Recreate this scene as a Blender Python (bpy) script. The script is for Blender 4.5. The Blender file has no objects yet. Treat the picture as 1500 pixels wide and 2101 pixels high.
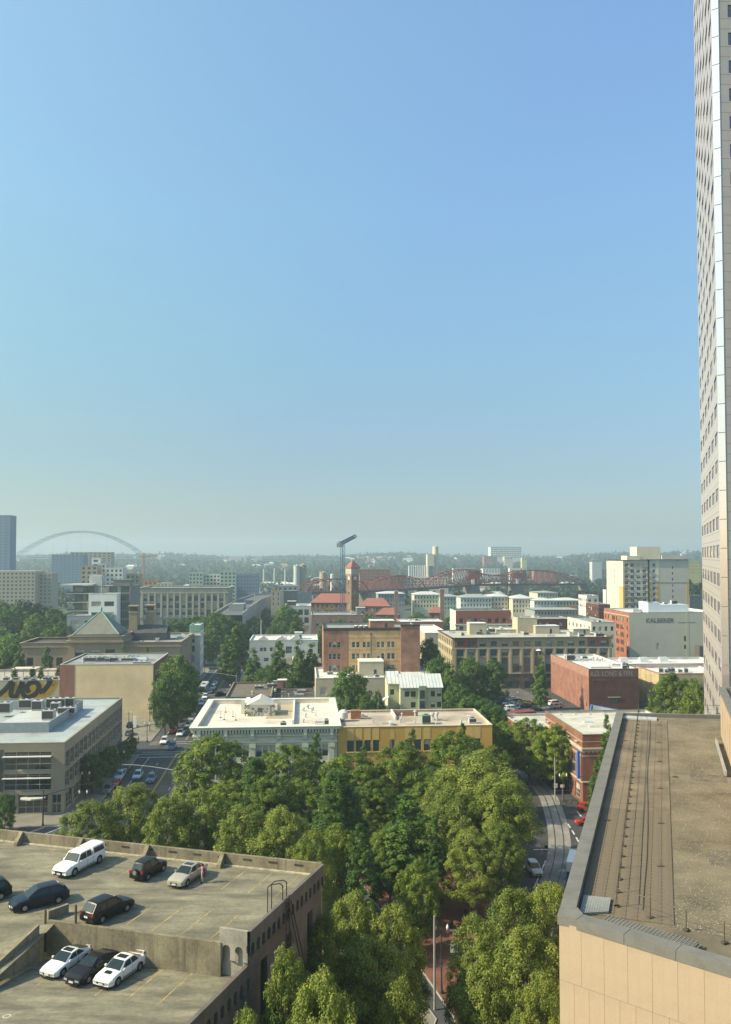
import bpy, bmesh, math, random
import numpy as np
from mathutils import Vector, Matrix
S = bpy.context.scene
C = S.collection
R = math.radians
HAZE_D = 0.00024

# ------------------------------------------------------------- camera
CH, CP, FPX = 52.0, R(2.2), 1720.0
PY0 = 1140 - FPX*math.tan(CP)
cam = bpy.data.cameras.new('camera'); camo = bpy.data.objects.new('camera', cam); C.objects.link(camo)
camo.location = (0, 0, CH); camo.rotation_euler = (R(90)+CP, 0, 0)
cam.lens = 36*FPX/2101; cam.sensor_width = 36; cam.shift_y = (PY0-1050.5)/2101
cam.clip_start = 0.5; cam.clip_end = 20000
S.camera = camo

# ------------------------------------------------------------- light
SUN_EL, SUN_DIR = R(37), Vector((1, .20))           # direction in which the light travels, on the ground
w = bpy.data.worlds.new('World'); S.world = w; w.use_nodes = True
nt = w.node_tree; bg = nt.nodes['Background']
sky = nt.nodes.new('ShaderNodeTexSky'); sky.sky_type = 'NISHITA'; sky.sun_disc = False
sky.sun_elevation = SUN_EL; sky.air_density = 1.0; sky.dust_density = 1.2; sky.ozone_density = 2.0; sky.altitude = 50
to_sun = Vector((-SUN_DIR.x, -SUN_DIR.y)).normalized()
sky.sun_rotation = math.atan2(to_sun.x, to_sun.y)
wtc = nt.nodes.new('ShaderNodeTexCoord'); wsp = nt.nodes.new('ShaderNodeSeparateXYZ'); wcr = nt.nodes.new('ShaderNodeValToRGB'); wmx = nt.nodes.new('ShaderNodeMix')
nt.links.new(wtc.outputs['Generated'], wsp.inputs[0]); nt.links.new(wsp.outputs[2], wcr.inputs[0])     # smoke haze dulls the sky low down
wel = wcr.color_ramp.elements; wel[0].position = 0; wel[0].color = (.36,.41,.41,1); wel[1].position = .62; wel[1].color = (.86,1,.96,1)
for p_, c_ in ((.07, (.35,.385,.395)), (.15, (.41,.46,.43)), (.26, (.54,.65,.57)), (.38, (.66,.79,.71))): x_ = wel.new(p_); x_.color = (*c_, 1)
wcr.color_ramp.interpolation = 'B_SPLINE'
wmx.data_type = 'RGBA'; wmx.blend_type = 'MULTIPLY'; wmx.inputs[0].default_value = 1
wdp = nt.nodes.new('ShaderNodeVectorMath'); wdp.operation = 'DOT_PRODUCT'; nt.links.new(wtc.outputs['Generated'], wdp.inputs[0]); wdp.inputs[1].default_value = (to_sun.x*math.cos(SUN_EL), to_sun.y*math.cos(SUN_EL), math.sin(SUN_EL))
wc2 = nt.nodes.new('ShaderNodeValToRGB'); nt.links.new(wdp.outputs['Value'], wc2.inputs[0]); wm2 = nt.nodes.new('ShaderNodeMix'); wm2.data_type = 'RGBA'; wm2.blend_type = 'MULTIPLY'; wm2.inputs[0].default_value = 1
e2_ = wc2.color_ramp.elements; e2_[0].position = 0; e2_[0].color = (.93,.92,.99,1); e2_[1].position = .62; e2_[1].color = (1.0,.97,.84,1); x_ = e2_.new(.12); x_.color = (.95,.95,.96,1)
nt.links.new(sky.outputs[0], wm2.inputs[6]); nt.links.new(wc2.outputs[0], wm2.inputs[7]); nt.links.new(wm2.outputs[2], wmx.inputs[6]); nt.links.new(wcr.outputs[0], wmx.inputs[7]); nt.links.new(wmx.outputs[2], bg.inputs[0]); bg.inputs[1].default_value = 0.141
sun = bpy.data.lights.new('sun', 'SUN'); sun.energy = 3.5; sun.angle = R(.6); sun.color = (1, .86, .60)
suno = bpy.data.objects.new('sun', sun); C.objects.link(suno)
d3 = Vector((-to_sun.x*math.cos(SUN_EL), -to_sun.y*math.cos(SUN_EL), -math.sin(SUN_EL)))
suno.rotation_euler = d3.to_track_quat('-Z', 'Y').to_euler()
S.view_settings.view_transform = 'Standard'; S.view_settings.look = 'None'
S.view_settings.exposure = 1.2; S.view_settings.gamma = 1; S.view_settings.use_curve_mapping = False
S.cycles.max_bounces = 6; S.cycles.diffuse_bounces = 2; S.cycles.glossy_bounces = 3; S.cycles.transmission_bounces = 3
S.cycles.volume_bounces = 0; S.cycles.transparent_max_bounces = 6
S.cycles.caustics_reflective = False; S.cycles.caustics_refractive = False

# ------------------------------------------------------------- places: photo bearing -> point on the plane z or at distance Y
def ray(px, py):
    dx = (px-750)/FPX; dz = -(py-PY0)/FPX
    return Vector((dx, math.cos(CP)-dz*math.sin(CP), math.sin(CP)+dz*math.cos(CP)))
def G(px, py, z=0.0):
    r = ray(px, py); t = (z-CH)/r.z
    return Vector((r.x*t, r.y*t, z))
def A(px, py, Y):
    r = ray(px, py); t = Y/r.y
    return Vector((r.x*t, Y, CH+r.z*t))
def span(o, u, px):                                   # how far along u from o the bearing px lies
    z = o.z if len(o) > 2 else 0
    k = (px-750)/FPX; c, s = math.cos(CP), math.sin(CP)
    return (k*(o.y*c+(z-CH)*s)-o.x)/(u[0]-k*u[1]*c)
NG = R(4.2)                                           # the street grid north of the camera
NU = (math.cos(NG), math.sin(NG)); NV = (-math.sin(NG), math.cos(NG))

# ------------------------------------------------------------- materials
MATS = {}
def mat(name, col, rough=.85, var=.12, scale=.5, fine=6.0, bump=0.0, metal=0.0, spec=.3, streak=0.0, streakcol=(.08,.07,.06), coat=0.0, stain=0.0):
    if name in MATS: return MATS[name]
    m = bpy.data.materials.new(name); m.use_nodes = True
    n = m.node_tree; L = n.links; b = n.nodes['Principled BSDF']
    b.inputs['Roughness'].default_value = rough; b.inputs['Metallic'].default_value = metal
    b.inputs['Specular IOR Level'].default_value = spec; b.inputs['Coat Weight'].default_value = coat
    tc = n.nodes.new('ShaderNodeTexCoord')
    if var > 0 or streak > 0 or bump > 0:
        def noise(sc, det, vec=None):
            t = n.nodes.new('ShaderNodeTexNoise'); t.inputs['Scale'].default_value = sc; t.inputs['Detail'].default_value = det
            t.inputs['Roughness'].default_value = .62
            L.new(vec or tc.outputs['Object'], t.inputs['Vector']); return t
        n1 = noise(scale, 5); n2 = noise(fine, 3)
        a = n.nodes.new('ShaderNodeMath'); a.operation = 'MULTIPLY_ADD'
        L.new(n2.outputs['Fac'], a.inputs[0]); a.inputs[1].default_value = .45; L.new(n1.outputs['Fac'], a.inputs[2])
        mr = n.nodes.new('ShaderNodeMapRange'); L.new(a.outputs[0], mr.inputs[0])
        mr.inputs[1].default_value = .45; mr.inputs[2].default_value = 1.0
        mr.inputs[3].default_value = 1-var*1.6; mr.inputs[4].default_value = 1+var*1.6
        mx = n.nodes.new('ShaderNodeMix'); mx.data_type = 'RGBA'; mx.blend_type = 'MULTIPLY'; mx.inputs[0].default_value = 1
        mx.inputs[6].default_value = (*col, 1); L.new(mr.outputs[0], mx.inputs[7])
        out = mx.outputs[2]
        if streak > 0:
            mp = n.nodes.new('ShaderNodeMapping'); mp.inputs['Scale'].default_value = (2.2, 2.2, .12)
            L.new(tc.outputs['Object'], mp.inputs[0]); n3 = noise(1.3, 4, mp.outputs[0])
            r3 = n.nodes.new('ShaderNodeMapRange'); L.new(n3.outputs['Fac'], r3.inputs[0])
            r3.inputs[1].default_value = .5; r3.inputs[2].default_value = .75; r3.inputs[4].default_value = streak
            m3 = n.nodes.new('ShaderNodeMix'); m3.data_type = 'RGBA'; L.new(r3.outputs[0], m3.inputs[0])
            L.new(out, m3.inputs[6]); m3.inputs[7].default_value = (*streakcol, 1); out = m3.outputs[2]
        if stain > 0:
            n4 = noise(.22, 7); r4 = n.nodes.new('ShaderNodeMapRange'); L.new(n4.outputs['Fac'], r4.inputs[0])
            r4.inputs[1].default_value = .5; r4.inputs[2].default_value = .66; r4.inputs[4].default_value = stain
            m4 = n.nodes.new('ShaderNodeMix'); m4.data_type = 'RGBA'; L.new(r4.outputs[0], m4.inputs[0]); L.new(out, m4.inputs[6]); m4.inputs[7].default_value = (*[c*.48 for c in col], 1)
            sx = n.nodes.new('ShaderNodeTexBrick'); sx.inputs['Scale'].default_value = 1; sx.inputs['Brick Width'].default_value = 9; sx.inputs['Row Height'].default_value = 1.9; sx.inputs['Mortar Size'].default_value = .035
            sx.inputs['Color1'].default_value = (1,1,1,1); sx.inputs['Color2'].default_value = (.93,.93,.92,1); sx.inputs['Mortar'].default_value = (.72,.72,.70,1); L.new(tc.outputs['Object'], sx.inputs['Vector'])
            m5 = n.nodes.new('ShaderNodeMix'); m5.data_type = 'RGBA'; m5.blend_type = 'MULTIPLY'; m5.inputs[0].default_value = 1; L.new(m4.outputs[2], m5.inputs[6]); L.new(sx.outputs[0], m5.inputs[7]); out = m5.outputs[2]
        L.new(out, b.inputs['Base Color'])
        if bump > 0:
            bp = n.nodes.new('ShaderNodeBump'); bp.inputs['Strength'].default_value = bump; bp.inputs['Distance'].default_value = .05
            L.new(n2.outputs['Fac'], bp.inputs['Height']); L.new(bp.outputs[0], b.inputs['Normal'])
    else:
        b.inputs['Base Color'].default_value = (*col, 1)
    m.diffuse_color = (*col, 1)
    MATS[name] = m; return m
def glass(name, col=(.040,.055,.062), rough=.08, spec=.8, var=.3):
    if name in MATS: return MATS[name]
    m = mat(name, col, rough, var, .35, 1.2, 0, 0, spec)
    return m
def brick(name, c1, c2, mortar, bw=.22, bh=.075, var=.25, streak=.0, glaze=.9):
    if name in MATS: return MATS[name]
    m = mat(name, c1, glaze, var, .35, 3, 0, 0, .2, streak=streak)
    n = m.node_tree; L = n.links; b = n.nodes['Principled BSDF']
    src = b.inputs['Base Color'].links[0].from_socket
    tc = n.nodes.new('ShaderNodeTexCoord'); sp = n.nodes.new('ShaderNodeSeparateXYZ'); L.new(tc.outputs['Object'], sp.inputs[0])
    ad = n.nodes.new('ShaderNodeMath'); ad.operation = 'ADD'; L.new(sp.outputs[0], ad.inputs[0]); L.new(sp.outputs[1], ad.inputs[1])
    cb = n.nodes.new('ShaderNodeCombineXYZ'); L.new(ad.outputs[0], cb.inputs[0]); L.new(sp.outputs[2], cb.inputs[1])
    bt = n.nodes.new('ShaderNodeTexBrick'); L.new(cb.outputs[0], bt.inputs['Vector']); bt.inputs['Scale'].default_value = 1
    bt.inputs['Brick Width'].default_value = bw; bt.inputs['Row Height'].default_value = bh; bt.inputs['Mortar Size'].default_value = .008
    bt.inputs['Color1'].default_value = (1, 1, 1, 1); bt.inputs['Color2'].default_value = (*[b2/max(a2, .01) for a2, b2 in zip(c1, c2)], 1)
    bt.inputs['Mortar'].default_value = (*[min(2.0, b2/max(a2, .01)) for a2, b2 in zip(c1, mortar)], 1)
    mx = n.nodes.new('ShaderNodeMix'); mx.data_type = 'RGBA'; mx.blend_type = 'MULTIPLY'; mx.inputs[0].default_value = 1
    L.new(src, mx.inputs[6]); L.new(bt.outputs[0], mx.inputs[7]); L.new(mx.outputs[2], b.inputs['Base Color'])
    return m
def leafmat(name, dark, mid, light, trans=.25):
    m = bpy.data.materials.new(name); m.use_nodes = True; n = m.node_tree; L = n.links
    for x in list(n.nodes): n.nodes.remove(x)
    out = n.nodes.new('ShaderNodeOutputMaterial')
    at = n.nodes.new('ShaderNodeAttribute'); at.attribute_name = 'tint'
    oi = n.nodes.new('ShaderNodeObjectInfo')
    ad = n.nodes.new('ShaderNodeMath'); ad.operation = 'MULTIPLY_ADD'; L.new(oi.outputs['Random'], ad.inputs[0]); ad.inputs[1].default_value = .22
    L.new(at.outputs['Fac'], ad.inputs[2])
    cr = n.nodes.new('ShaderNodeValToRGB'); L.new(ad.outputs[0], cr.inputs[0])
    e = cr.color_ramp.elements; e[0].position = .1; e[0].color = (*dark, 1); e[1].position = 1; e[1].color = (*light, 1)
    x = e.new(.55); x.color = (*mid, 1)
    df = n.nodes.new('ShaderNodeBsdfPrincipled'); df.inputs['Roughness'].default_value = .55; df.inputs['Specular IOR Level'].default_value = .25
    tr = n.nodes.new('ShaderNodeBsdfTranslucent'); mx = n.nodes.new('ShaderNodeMixShader'); mx.inputs[0].default_value = trans
    L.new(cr.outputs[0], df.inputs['Base Color']); L.new(cr.outputs[0], tr.inputs[0])
    L.new(df.outputs[0], mx.inputs[1]); L.new(tr.outputs[0], mx.inputs[2]); L.new(mx.outputs[0], out.inputs[0])
    return m

# ------------------------------------------------------------- mesh builder
class MB:
    def __init__(s): s.v = []; s.f = []; s.m = []
    def face(s, pts, m=0):
        i = len(s.v); s.v += [tuple(p) for p in pts]; s.f.append(tuple(range(i, i+len(pts)))); s.m.append(m)
    def box(s, x0, y0, z0, x1, y1, z1, m=0, top=None, M=None):
        p = [(x0,y0,z0),(x1,y0,z0),(x1,y1,z0),(x0,y1,z0),(x0,y0,z1),(x1,y0,z1),(x1,y1,z1),(x0,y1,z1)]
        if M is not None: p = [tuple(M @ Vector(q)) for q in p]
        i = len(s.v); s.v += p
        for k, q in enumerate([(0,3,2,1),(4,5,6,7),(0,1,5,4),(1,2,6,5),(2,3,7,6),(3,0,4,7)]):
            s.f.append(tuple(i+a for a in q)); s.m.append(top if (k == 1 and top is not None) else m)
    def cbox(s, cx, cy, cz, sx, sy, sz, rot=0, m=0, top=None):
        s.box(-sx/2, -sy/2, 0, sx/2, sy/2, sz, m, top, Matrix.Translation((cx, cy, cz)) @ Matrix.Rotation(rot, 4, 'Z'))
    def prism(s, pts, z0, z1, m=0, top=None, bottom=True):
        n = len(pts); i = len(s.v)
        s.v += [(p[0], p[1], z0) for p in pts] + [(p[0], p[1], z1) for p in pts]
        for k in range(n):
            j = (k+1) % n; s.f.append((i+k, i+j, i+n+j, i+n+k)); s.m.append(m)
        s.f.append(tuple(i+n+k for k in range(n))); s.m.append(m if top is None else top)
        if bottom: s.f.append(tuple(i+k for k in reversed(range(n)))); s.m.append(m)
    def bar(s, a, b, w, h=None, m=0):
        a, b = Vector(a), Vector(b); h = h or w; d = b-a
        if d.length < 1e-6: return
        q = d.to_track_quat('Y', 'Z').to_matrix().to_4x4()
        s.box(-w/2, 0, -h/2, w/2, d.length, h/2, m, None, Matrix.Translation(a) @ q)
    def tube(s, a, b, r0, r1=None, n=8, m=0, cap=True):
        a, b = Vector(a), Vector(b); r1 = r0 if r1 is None else r1; d = b-a
        if d.length < 1e-6: return
        q = d.to_track_quat('Z', 'Y'); i = len(s.v)
        for c, r in ((a, r0), (b, r1)):
            for k in range(n):
                t = 2*math.pi*k/n; s.v.append(tuple(c + q @ Vector((r*math.cos(t), r*math.sin(t), 0))))
        for k in range(n):
            j = (k+1) % n; s.f.append((i+k, i+j, i+n+j, i+n+k)); s.m.append(m)
        if cap:
            s.f.append(tuple(i+k for k in reversed(range(n)))); s.m.append(m)
            s.f.append(tuple(i+n+k for k in range(n))); s.m.append(m)
    def path(s, pts, r, n=8, m=0):
        for a, b in zip(pts, pts[1:]): s.tube(a, b, r, r, n, m)
    def lathe(s, prof, cx=0, cy=0, n=12, m=0):
        i = len(s.v)
        for r, z in prof:
            for k in range(n):
                t = 2*math.pi*k/n; s.v.append((cx+r*math.cos(t), cy+r*math.sin(t), z))
        for a in range(len(prof)-1):
            for k in range(n):
                j = (k+1) % n; s.f.append((i+a*n+k, i+a*n+j, i+a*n+n+j, i+a*n+n+k)); s.m.append(m)
        s.f.append(tuple(i+k for k in reversed(range(n)))); s.m.append(m)
        q = i+(len(prof)-1)*n; s.f.append(tuple(q+k for k in range(n))); s.m.append(m)
    def mesh(s, name, mats, smooth=False):
        me = bpy.data.meshes.new(name); me.from_pydata(s.v, [], s.f); me.polygons.foreach_set('material_index', s.m)
        for m in (mats if isinstance(mats, (list, tuple)) else [mats]): me.materials.append(m)
        if smooth:
            me.polygons.foreach_set('use_smooth', [True]*len(me.polygons)); me.set_sharp_from_angle(angle=R(smooth if smooth > 1 else 40))
        me.update(); return me
    def build(s, name, mats, parent=None, loc=(0,0,0), rz=0.0, smooth=False, **kw):
        return put(name, s.mesh(name, mats, smooth), parent, loc, rz, **kw)
KIDS = {}
def put(name, me, parent=None, loc=(0,0,0), rz=0.0, label=None, cat=None, group=None, kind=None):
    o = bpy.data.objects.new(name, me); C.objects.link(o); o.location = loc
    if rz: o.rotation_euler = (0, 0, rz)
    if parent is not None: o.parent = parent; KIDS.setdefault(parent.name, []).append(o)
    tag(o, label, cat, group, kind); return o
def tag(o, label=None, cat=None, group=None, kind=None):
    for k, v in (('label', label), ('category', cat), ('group', group), ('kind', kind)):
        if v: o[k] = v
    return o
def thing(name, label, cat, loc=(0,0,0), rz=0.0, group=None):
    return put(name, None, None, loc, rz, label, cat, group)
def dup(root, loc, rz=None, label=None, group=None, scale=None):
    r = root.copy(); C.objects.link(r); r.location = loc
    if rz is not None: r.rotation_euler = (0, 0, rz)
    if scale: r.scale = scale
    if label: r['label'] = label
    if group: r['group'] = group
    for ch in KIDS.get(root.name, []):
        c = ch.copy(); C.objects.link(c); c.parent = r
        for g in KIDS.get(ch.name, []):
            d = g.copy(); C.objects.link(d); d.parent = c
    return r

# ------------------------------------------------------------- windows and walls
WIN = {}
FR = {}
def winmesh(w_, h_, style, var, fm, gm, bm):
    key = (round(w_, 2), round(h_, 2), style, var, fm.name, gm.name)
    if key in WIN: return WIN[key]
    b = MB(); t = min(.09, w_*.07)
    b.face([(0,0,0),(w_,0,0),(w_,0,h_),(0,0,h_)], 1)
    if var == 1: b.face([(t,-.015,h_*.55),(w_-t,-.015,h_*.55),(w_-t,-.015,h_-t),(t,-.015,h_-t)], 2)
    if var == 2: b.face([(t,-.015,t),(w_-t,-.015,t),(w_-t,-.015,h_-t),(t,-.015,h_-t)], 2)
    if var == 3: b.face([(t,-.015,t),(w_*.5,-.015,t),(w_*.5,-.015,h_-t),(t,-.015,h_-t)], 2)
    p = .06
    b.box(0,-p,0,t,0,h_); b.box(w_-t,-p,0,w_,0,h_); b.box(t,-p,0,w_-t,0,t); b.box(t,-p,h_-t,w_-t,0,h_)
    nx, nz = {'plain': (1,1), 'sash': (1,2), 'pair': (2,2), 'casement': (2,1), 'grid': (3,2), 'curtain': (4,3), 'tri': (3,1)}[style]
    q = min(.06, w_*.04)
    for i in range(1, nx): x = w_*i/nx; b.box(x-q/2,-p*.8,t,x+q/2,0,h_-t)
    for i in range(1, nz):
        z = h_*i/nz
        for k in range(nx):
            x0 = t if k == 0 else w_*k/nx+q/2; x1 = w_-t if k == nx-1 else w_*(k+1)/nx-q/2
            b.box(x0,-p*.75,z-q/2,x1,0,z+q/2)
    me = b.mesh('window', [fm, gm, bm]); WIN[key] = me; return me
def wallgrid(mb, W, Z0, H, ops, f, m=0, mr=None, depth=.22):
    xs = sorted({0.0, W} | {round(o[0], 3) for o in ops} | {round(o[1], 3) for o in ops})
    zs = sorted({Z0, H} | {round(o[2], 3) for o in ops} | {round(o[3], 3) for o in ops})
    mr = m if mr is None else mr
    hit = lambda x, z: any(o[0]-1e-3 < x < o[1]+1e-3 and o[2]-1e-3 < z < o[3]+1e-3 for o in ops)
    for z0, z1 in zip(zs, zs[1:]):
        run = None
        for x0, x1 in zip(xs, xs[1:]):
            if hit((x0+x1)/2, (z0+z1)/2):
                if run is not None: mb.face([f(run,0,z0), f(x0,0,z0), f(x0,0,z1), f(run,0,z1)], m); run = None
            elif run is None: run = x0
        if run is not None: mb.face([f(run,0,z0), f(W,0,z0), f(W,0,z1), f(run,0,z1)], m)
    for a, b, c, d in [o[:4] for o in ops]:
        mb.face([f(a,0,c), f(a,0,d), f(a,depth,d), f(a,depth,c)], mr); mb.face([f(b,0,d), f(b,0,c), f(b,depth,c), f(b,depth,d)], mr)
        mb.face([f(a,0,d), f(b,0,d), f(b,depth,d), f(a,depth,d)], mr); mb.face([f(b,0,c), f(a,0,c), f(a,depth,c), f(b,depth,c)], mr)
def grid(x0, n, dx, w_, zs, h_, style='sash'):
    return [(x0+i*dx, x0+i*dx+w_, z, z+h_, style) for z in zs for i in range(n)]
def even(W, n, w_, zs, h_, style='sash', m0=0.0, m1=0.0):
    dx = (W-m0-m1)/n
    return grid(m0+(dx-w_)/2, n, dx, w_, zs, h_, style)
def inset(pts, d):                                    # d > 0 goes inside a counter-clockwise outline
    n = len(pts); out = []
    for i in range(n):
        a, b, c = Vector(pts[i-1][:2]), Vector(pts[i][:2]), Vector(pts[(i+1) % n][:2])
        e, g = (b-a).normalized(), (c-b).normalized()
        n1, n2 = Vector((-e.y, e.x)), Vector((-g.y, g.x)); k = n1+n2
        k = k*(d/max(.2, k.dot(n1))); out.append((b.x+k.x, b.y+k.y))
    return out
def ring(mb, o, i, z0, z1, m=0, top=None, bottom=True):
    n = len(o)
    for k in range(n):
        j = (k+1) % n
        mb.face([(*o[k],z0),(*o[j],z0),(*o[j],z1),(*o[k],z1)], m); mb.face([(*i[j],z0),(*i[k],z0),(*i[k],z1),(*i[j],z1)], m)
        mb.face([(*o[k],z1),(*o[j],z1),(*i[j],z1),(*i[k],z1)], m if top is None else top)
        if bottom: mb.face([(*o[j],z0),(*o[k],z0),(*i[k],z0),(*i[j],z0)], m)
RND = random.Random(7)
class Bld:
    """a building: footprint in world points (counter-clockwise, the camera's side first), its walls, roof, windows"""
    def __init__(s, name, label, pts, h, wall, roof, faces={}, par=.7, cap=None, frame=None, gl=None, blind=None, cat='building',
                 base=0.0, vars_=(0,0,0,1,2), depth=.22, wallmats={}, group=None, capw=.35, capout=.08, reveal=None, bands=()):
        p0 = Vector(pts[0][:2]); d = Vector(pts[1][:2])-p0; s.rz = math.atan2(d.y, d.x); s.h = h; s.zr = h-par
        s.root = thing(name, label, cat, (p0.x, p0.y, base), s.rz, group)
        s.inv = Matrix.Rotation(-s.rz, 2)
        s.pts = [tuple(s.inv @ (Vector(p[:2])-p0)) for p in pts]
        s.wall = wall; s.gl = gl or glass('glass_dark'); s.fm = frame or mat('frame_dark', (.06,.06,.06), .5, 0)
        s.bm = blind or mat('blind', (.42,.40,.34), .8, .1); s.vars = vars_; s.depth = depth; s.cap = cap or wall
        n = len(s.pts); s.edges = []
        for k in range(n):
            a, b = Vector(s.pts[k]), Vector(s.pts[(k+1) % n]); e = (b-a); L = e.length; e.normalize(); nn = Vector((-e.y, e.x))
            f = lambda u, v, z, a=a, e=e, nn=nn: (a.x+e.x*u+nn.x*v, a.y+e.y*u+nn.y*v, z)
            s.edges.append((a, e, L, f))
            ops = faces.get(k, []); ops = ops(L) if callable(ops) else ops
            ops = [o for o in ops if o[0] > .02 and o[1] < L-.02]
            mb = MB(); wallgrid(mb, L, 0, h, ops, f, 0, 1, depth)
            wm = wallmats.get(k, wall); mb.build('wall', [wm, reveal or wm], s.root)
            ang = math.atan2(e.y, e.x)
            for o in ops:
                if len(o) > 4 and o[4] is None: continue
                st = o[4] if len(o) > 4 else 'sash'
                me = winmesh(o[1]-o[0], o[3]-o[2], st, RND.choice(s.vars), s.fm, s.gl, s.bm)
                put('window', me, s.root, f(o[0], depth-.005, o[2]), ang)
        mb = MB(); mb.face([(*p, s.zr) for p in s.pts]); mb.build('roof', roof, s.root)
        if par > 0:
            mb = MB(); o = inset(s.pts, -capout); i = inset(s.pts, capw); ring(mb, o, i, h-.002, h+.1, 0)
            i2 = inset(s.pts, capw-.06)
            for k in range(n):
                j = (k+1) % n; mb.face([(*i2[j],s.zr),(*i2[k],s.zr),(*i2[k],h),(*i2[j],h)], 1)
            mb.build('parapet', [s.cap, wall if roof is None else roof], s.root)
        for b_ in bands: s.band(*b_)
    def band(s, z0, z1, out, m, name='cornice'):
        mb = MB(); ring(mb, inset(s.pts, -out), inset(s.pts, .01), z0, z1, 0); return mb.build(name, m, s.root)
    def loc(s, p):                                    # world point -> local
        v = s.inv @ (Vector(p[:2])-Vector(s.root.location[:2])); return v.x, v.y
    def add(s, mb, name, m, loc=(0,0,0), rz=0.0, smooth=False): return mb.build(name, m, s.root, loc, rz, smooth)
def rect(o, W, D, ang=NG):
    u = Vector((math.cos(ang), math.sin(ang))); v = Vector((-u.y, u.x)); o = Vector(o[:2])
    return [o, o+u*W, o+u*W+v*D, o+v*D]
def roofrect(px, py, h, px2, D, ang=NG):              # front-left roof corner at a photo bearing, right corner at bearing px2
    o = G(px, py, h); return rect(o, span(o, (math.cos(ang), math.sin(ang)), px2), D, ang)

# rooftop pieces (shared meshes)
RT = {}
def rooftop(b, kind, x, y, w_=2, d_=1.5, h_=1.2, rz=0.0, mt=None, z=None):
    z = b.zr if z is None else z
    key = (kind, round(w_, 1), round(d_, 1), round(h_, 1), mt.name if mt else '')
    grey = mat('galvanised', (.42,.43,.42), .5, .15, 1); dark = mat('vent_dark', (.05,.05,.05), .7, 0); white = mat('roof_white_metal', (.62,.62,.58), .5, .1)
    if key not in RT:
        q = MB()
        if kind == 'air_conditioner':
            q.box(0,0,.15,w_,d_,h_); q.box(.1,.1,0,w_-.1,.25,.15); q.box(.1,d_-.25,0,w_-.1,d_-.1,.15)
            for k in range(max(1, int(w_/1.3))): q.tube((w_*(k+.5)/max(1, int(w_/1.3)), d_/2, h_), (w_*(k+.5)/max(1, int(w_/1.3)), d_/2, h_+.12), min(.45, d_*.35), None, 10, 1)
            q.box(.08,-.02,.35,w_-.08,-.003,h_-.2,1); ms = [mt or grey, dark]
        elif kind == 'roof_vent':
            q.tube((0,0,0),(0,0,h_*.75),w_*.28,None,8); q.tube((0,0,h_*.75),(0,0,h_),w_*.5,w_*.35,8); ms = [mt or grey]
        elif kind == 'skylight':
            q.box(0,0,0,w_,d_,h_*.4); q.face([(0,0,h_*.4),(w_,0,h_*.4),(w_*.9,d_/2,h_),(w_*.1,d_/2,h_)],1); q.face([(w_,d_,h_*.4),(0,d_,h_*.4),(w_*.1,d_/2,h_),(w_*.9,d_/2,h_)],1)
            q.face([(w_,0,h_*.4),(w_,d_,h_*.4),(w_*.9,d_/2,h_)],1); q.face([(0,d_,h_*.4),(0,0,h_*.4),(w_*.1,d_/2,h_)],1); ms = [mt or white, mat('skylight_pane', (.35,.4,.42), .3, .1)]
        elif kind == 'penthouse':
            q.box(0,0,0,w_,d_,h_); q.box(-.12,-.12,h_,w_+.12,d_+.12,h_+.15,1); q.box(w_*.6,-.03,.05,w_*.6+.9,-.004,2.05,2); ms = [mt or b.wall, white, dark]
        elif kind == 'duct':
            q.box(0,0,.3,w_,d_,h_); q.box(0,0,0,.15,d_,.3); q.box(w_-.15,0,0,w_,d_,.3); ms = [mt or grey]
        elif kind == 'chimney':
            q.box(0,0,0,w_,d_,h_); q.box(-.08,-.08,h_,w_+.08,d_+.08,h_+.15); ms = [mt or b.wall]
        RT[key] = q.mesh(kind, ms)
    return put(kind, RT[key], b.root, (x, y, z+.01), rz)
def scatter_roof(b, n, seed, kinds=('roof_vent','air_conditioner','roof_vent','duct'), x0=None, x1=None, y0=None, y1=None):
    r = random.Random(seed); xs = [p[0] for p in b.pts]; ys = [p[1] for p in b.pts]
    x0 = min(xs)+2 if x0 is None else x0; x1 = max(xs)-4 if x1 is None else x1; y0 = min(ys)+2 if y0 is None else y0; y1 = max(ys)-3 if y1 is None else y1
    sz = {'roof_vent': [(.6,.6,.9),(.5,.5,.6)], 'air_conditioner': [(2.2,1.4,1.3),(1.4,1.2,1.1),(3.4,1.8,1.6)], 'duct': [(3,.7,.8),(1.6,.6,.7)], 'skylight': [(1.6,1.2,.8)]}
    for i in range(n):
        k = r.choice(kinds); rooftop(b, k, r.uniform(x0, x1), r.uniform(y0, y1), *r.choice(sz[k]), rz=r.choice((0, 0, math.pi/2)))
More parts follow.
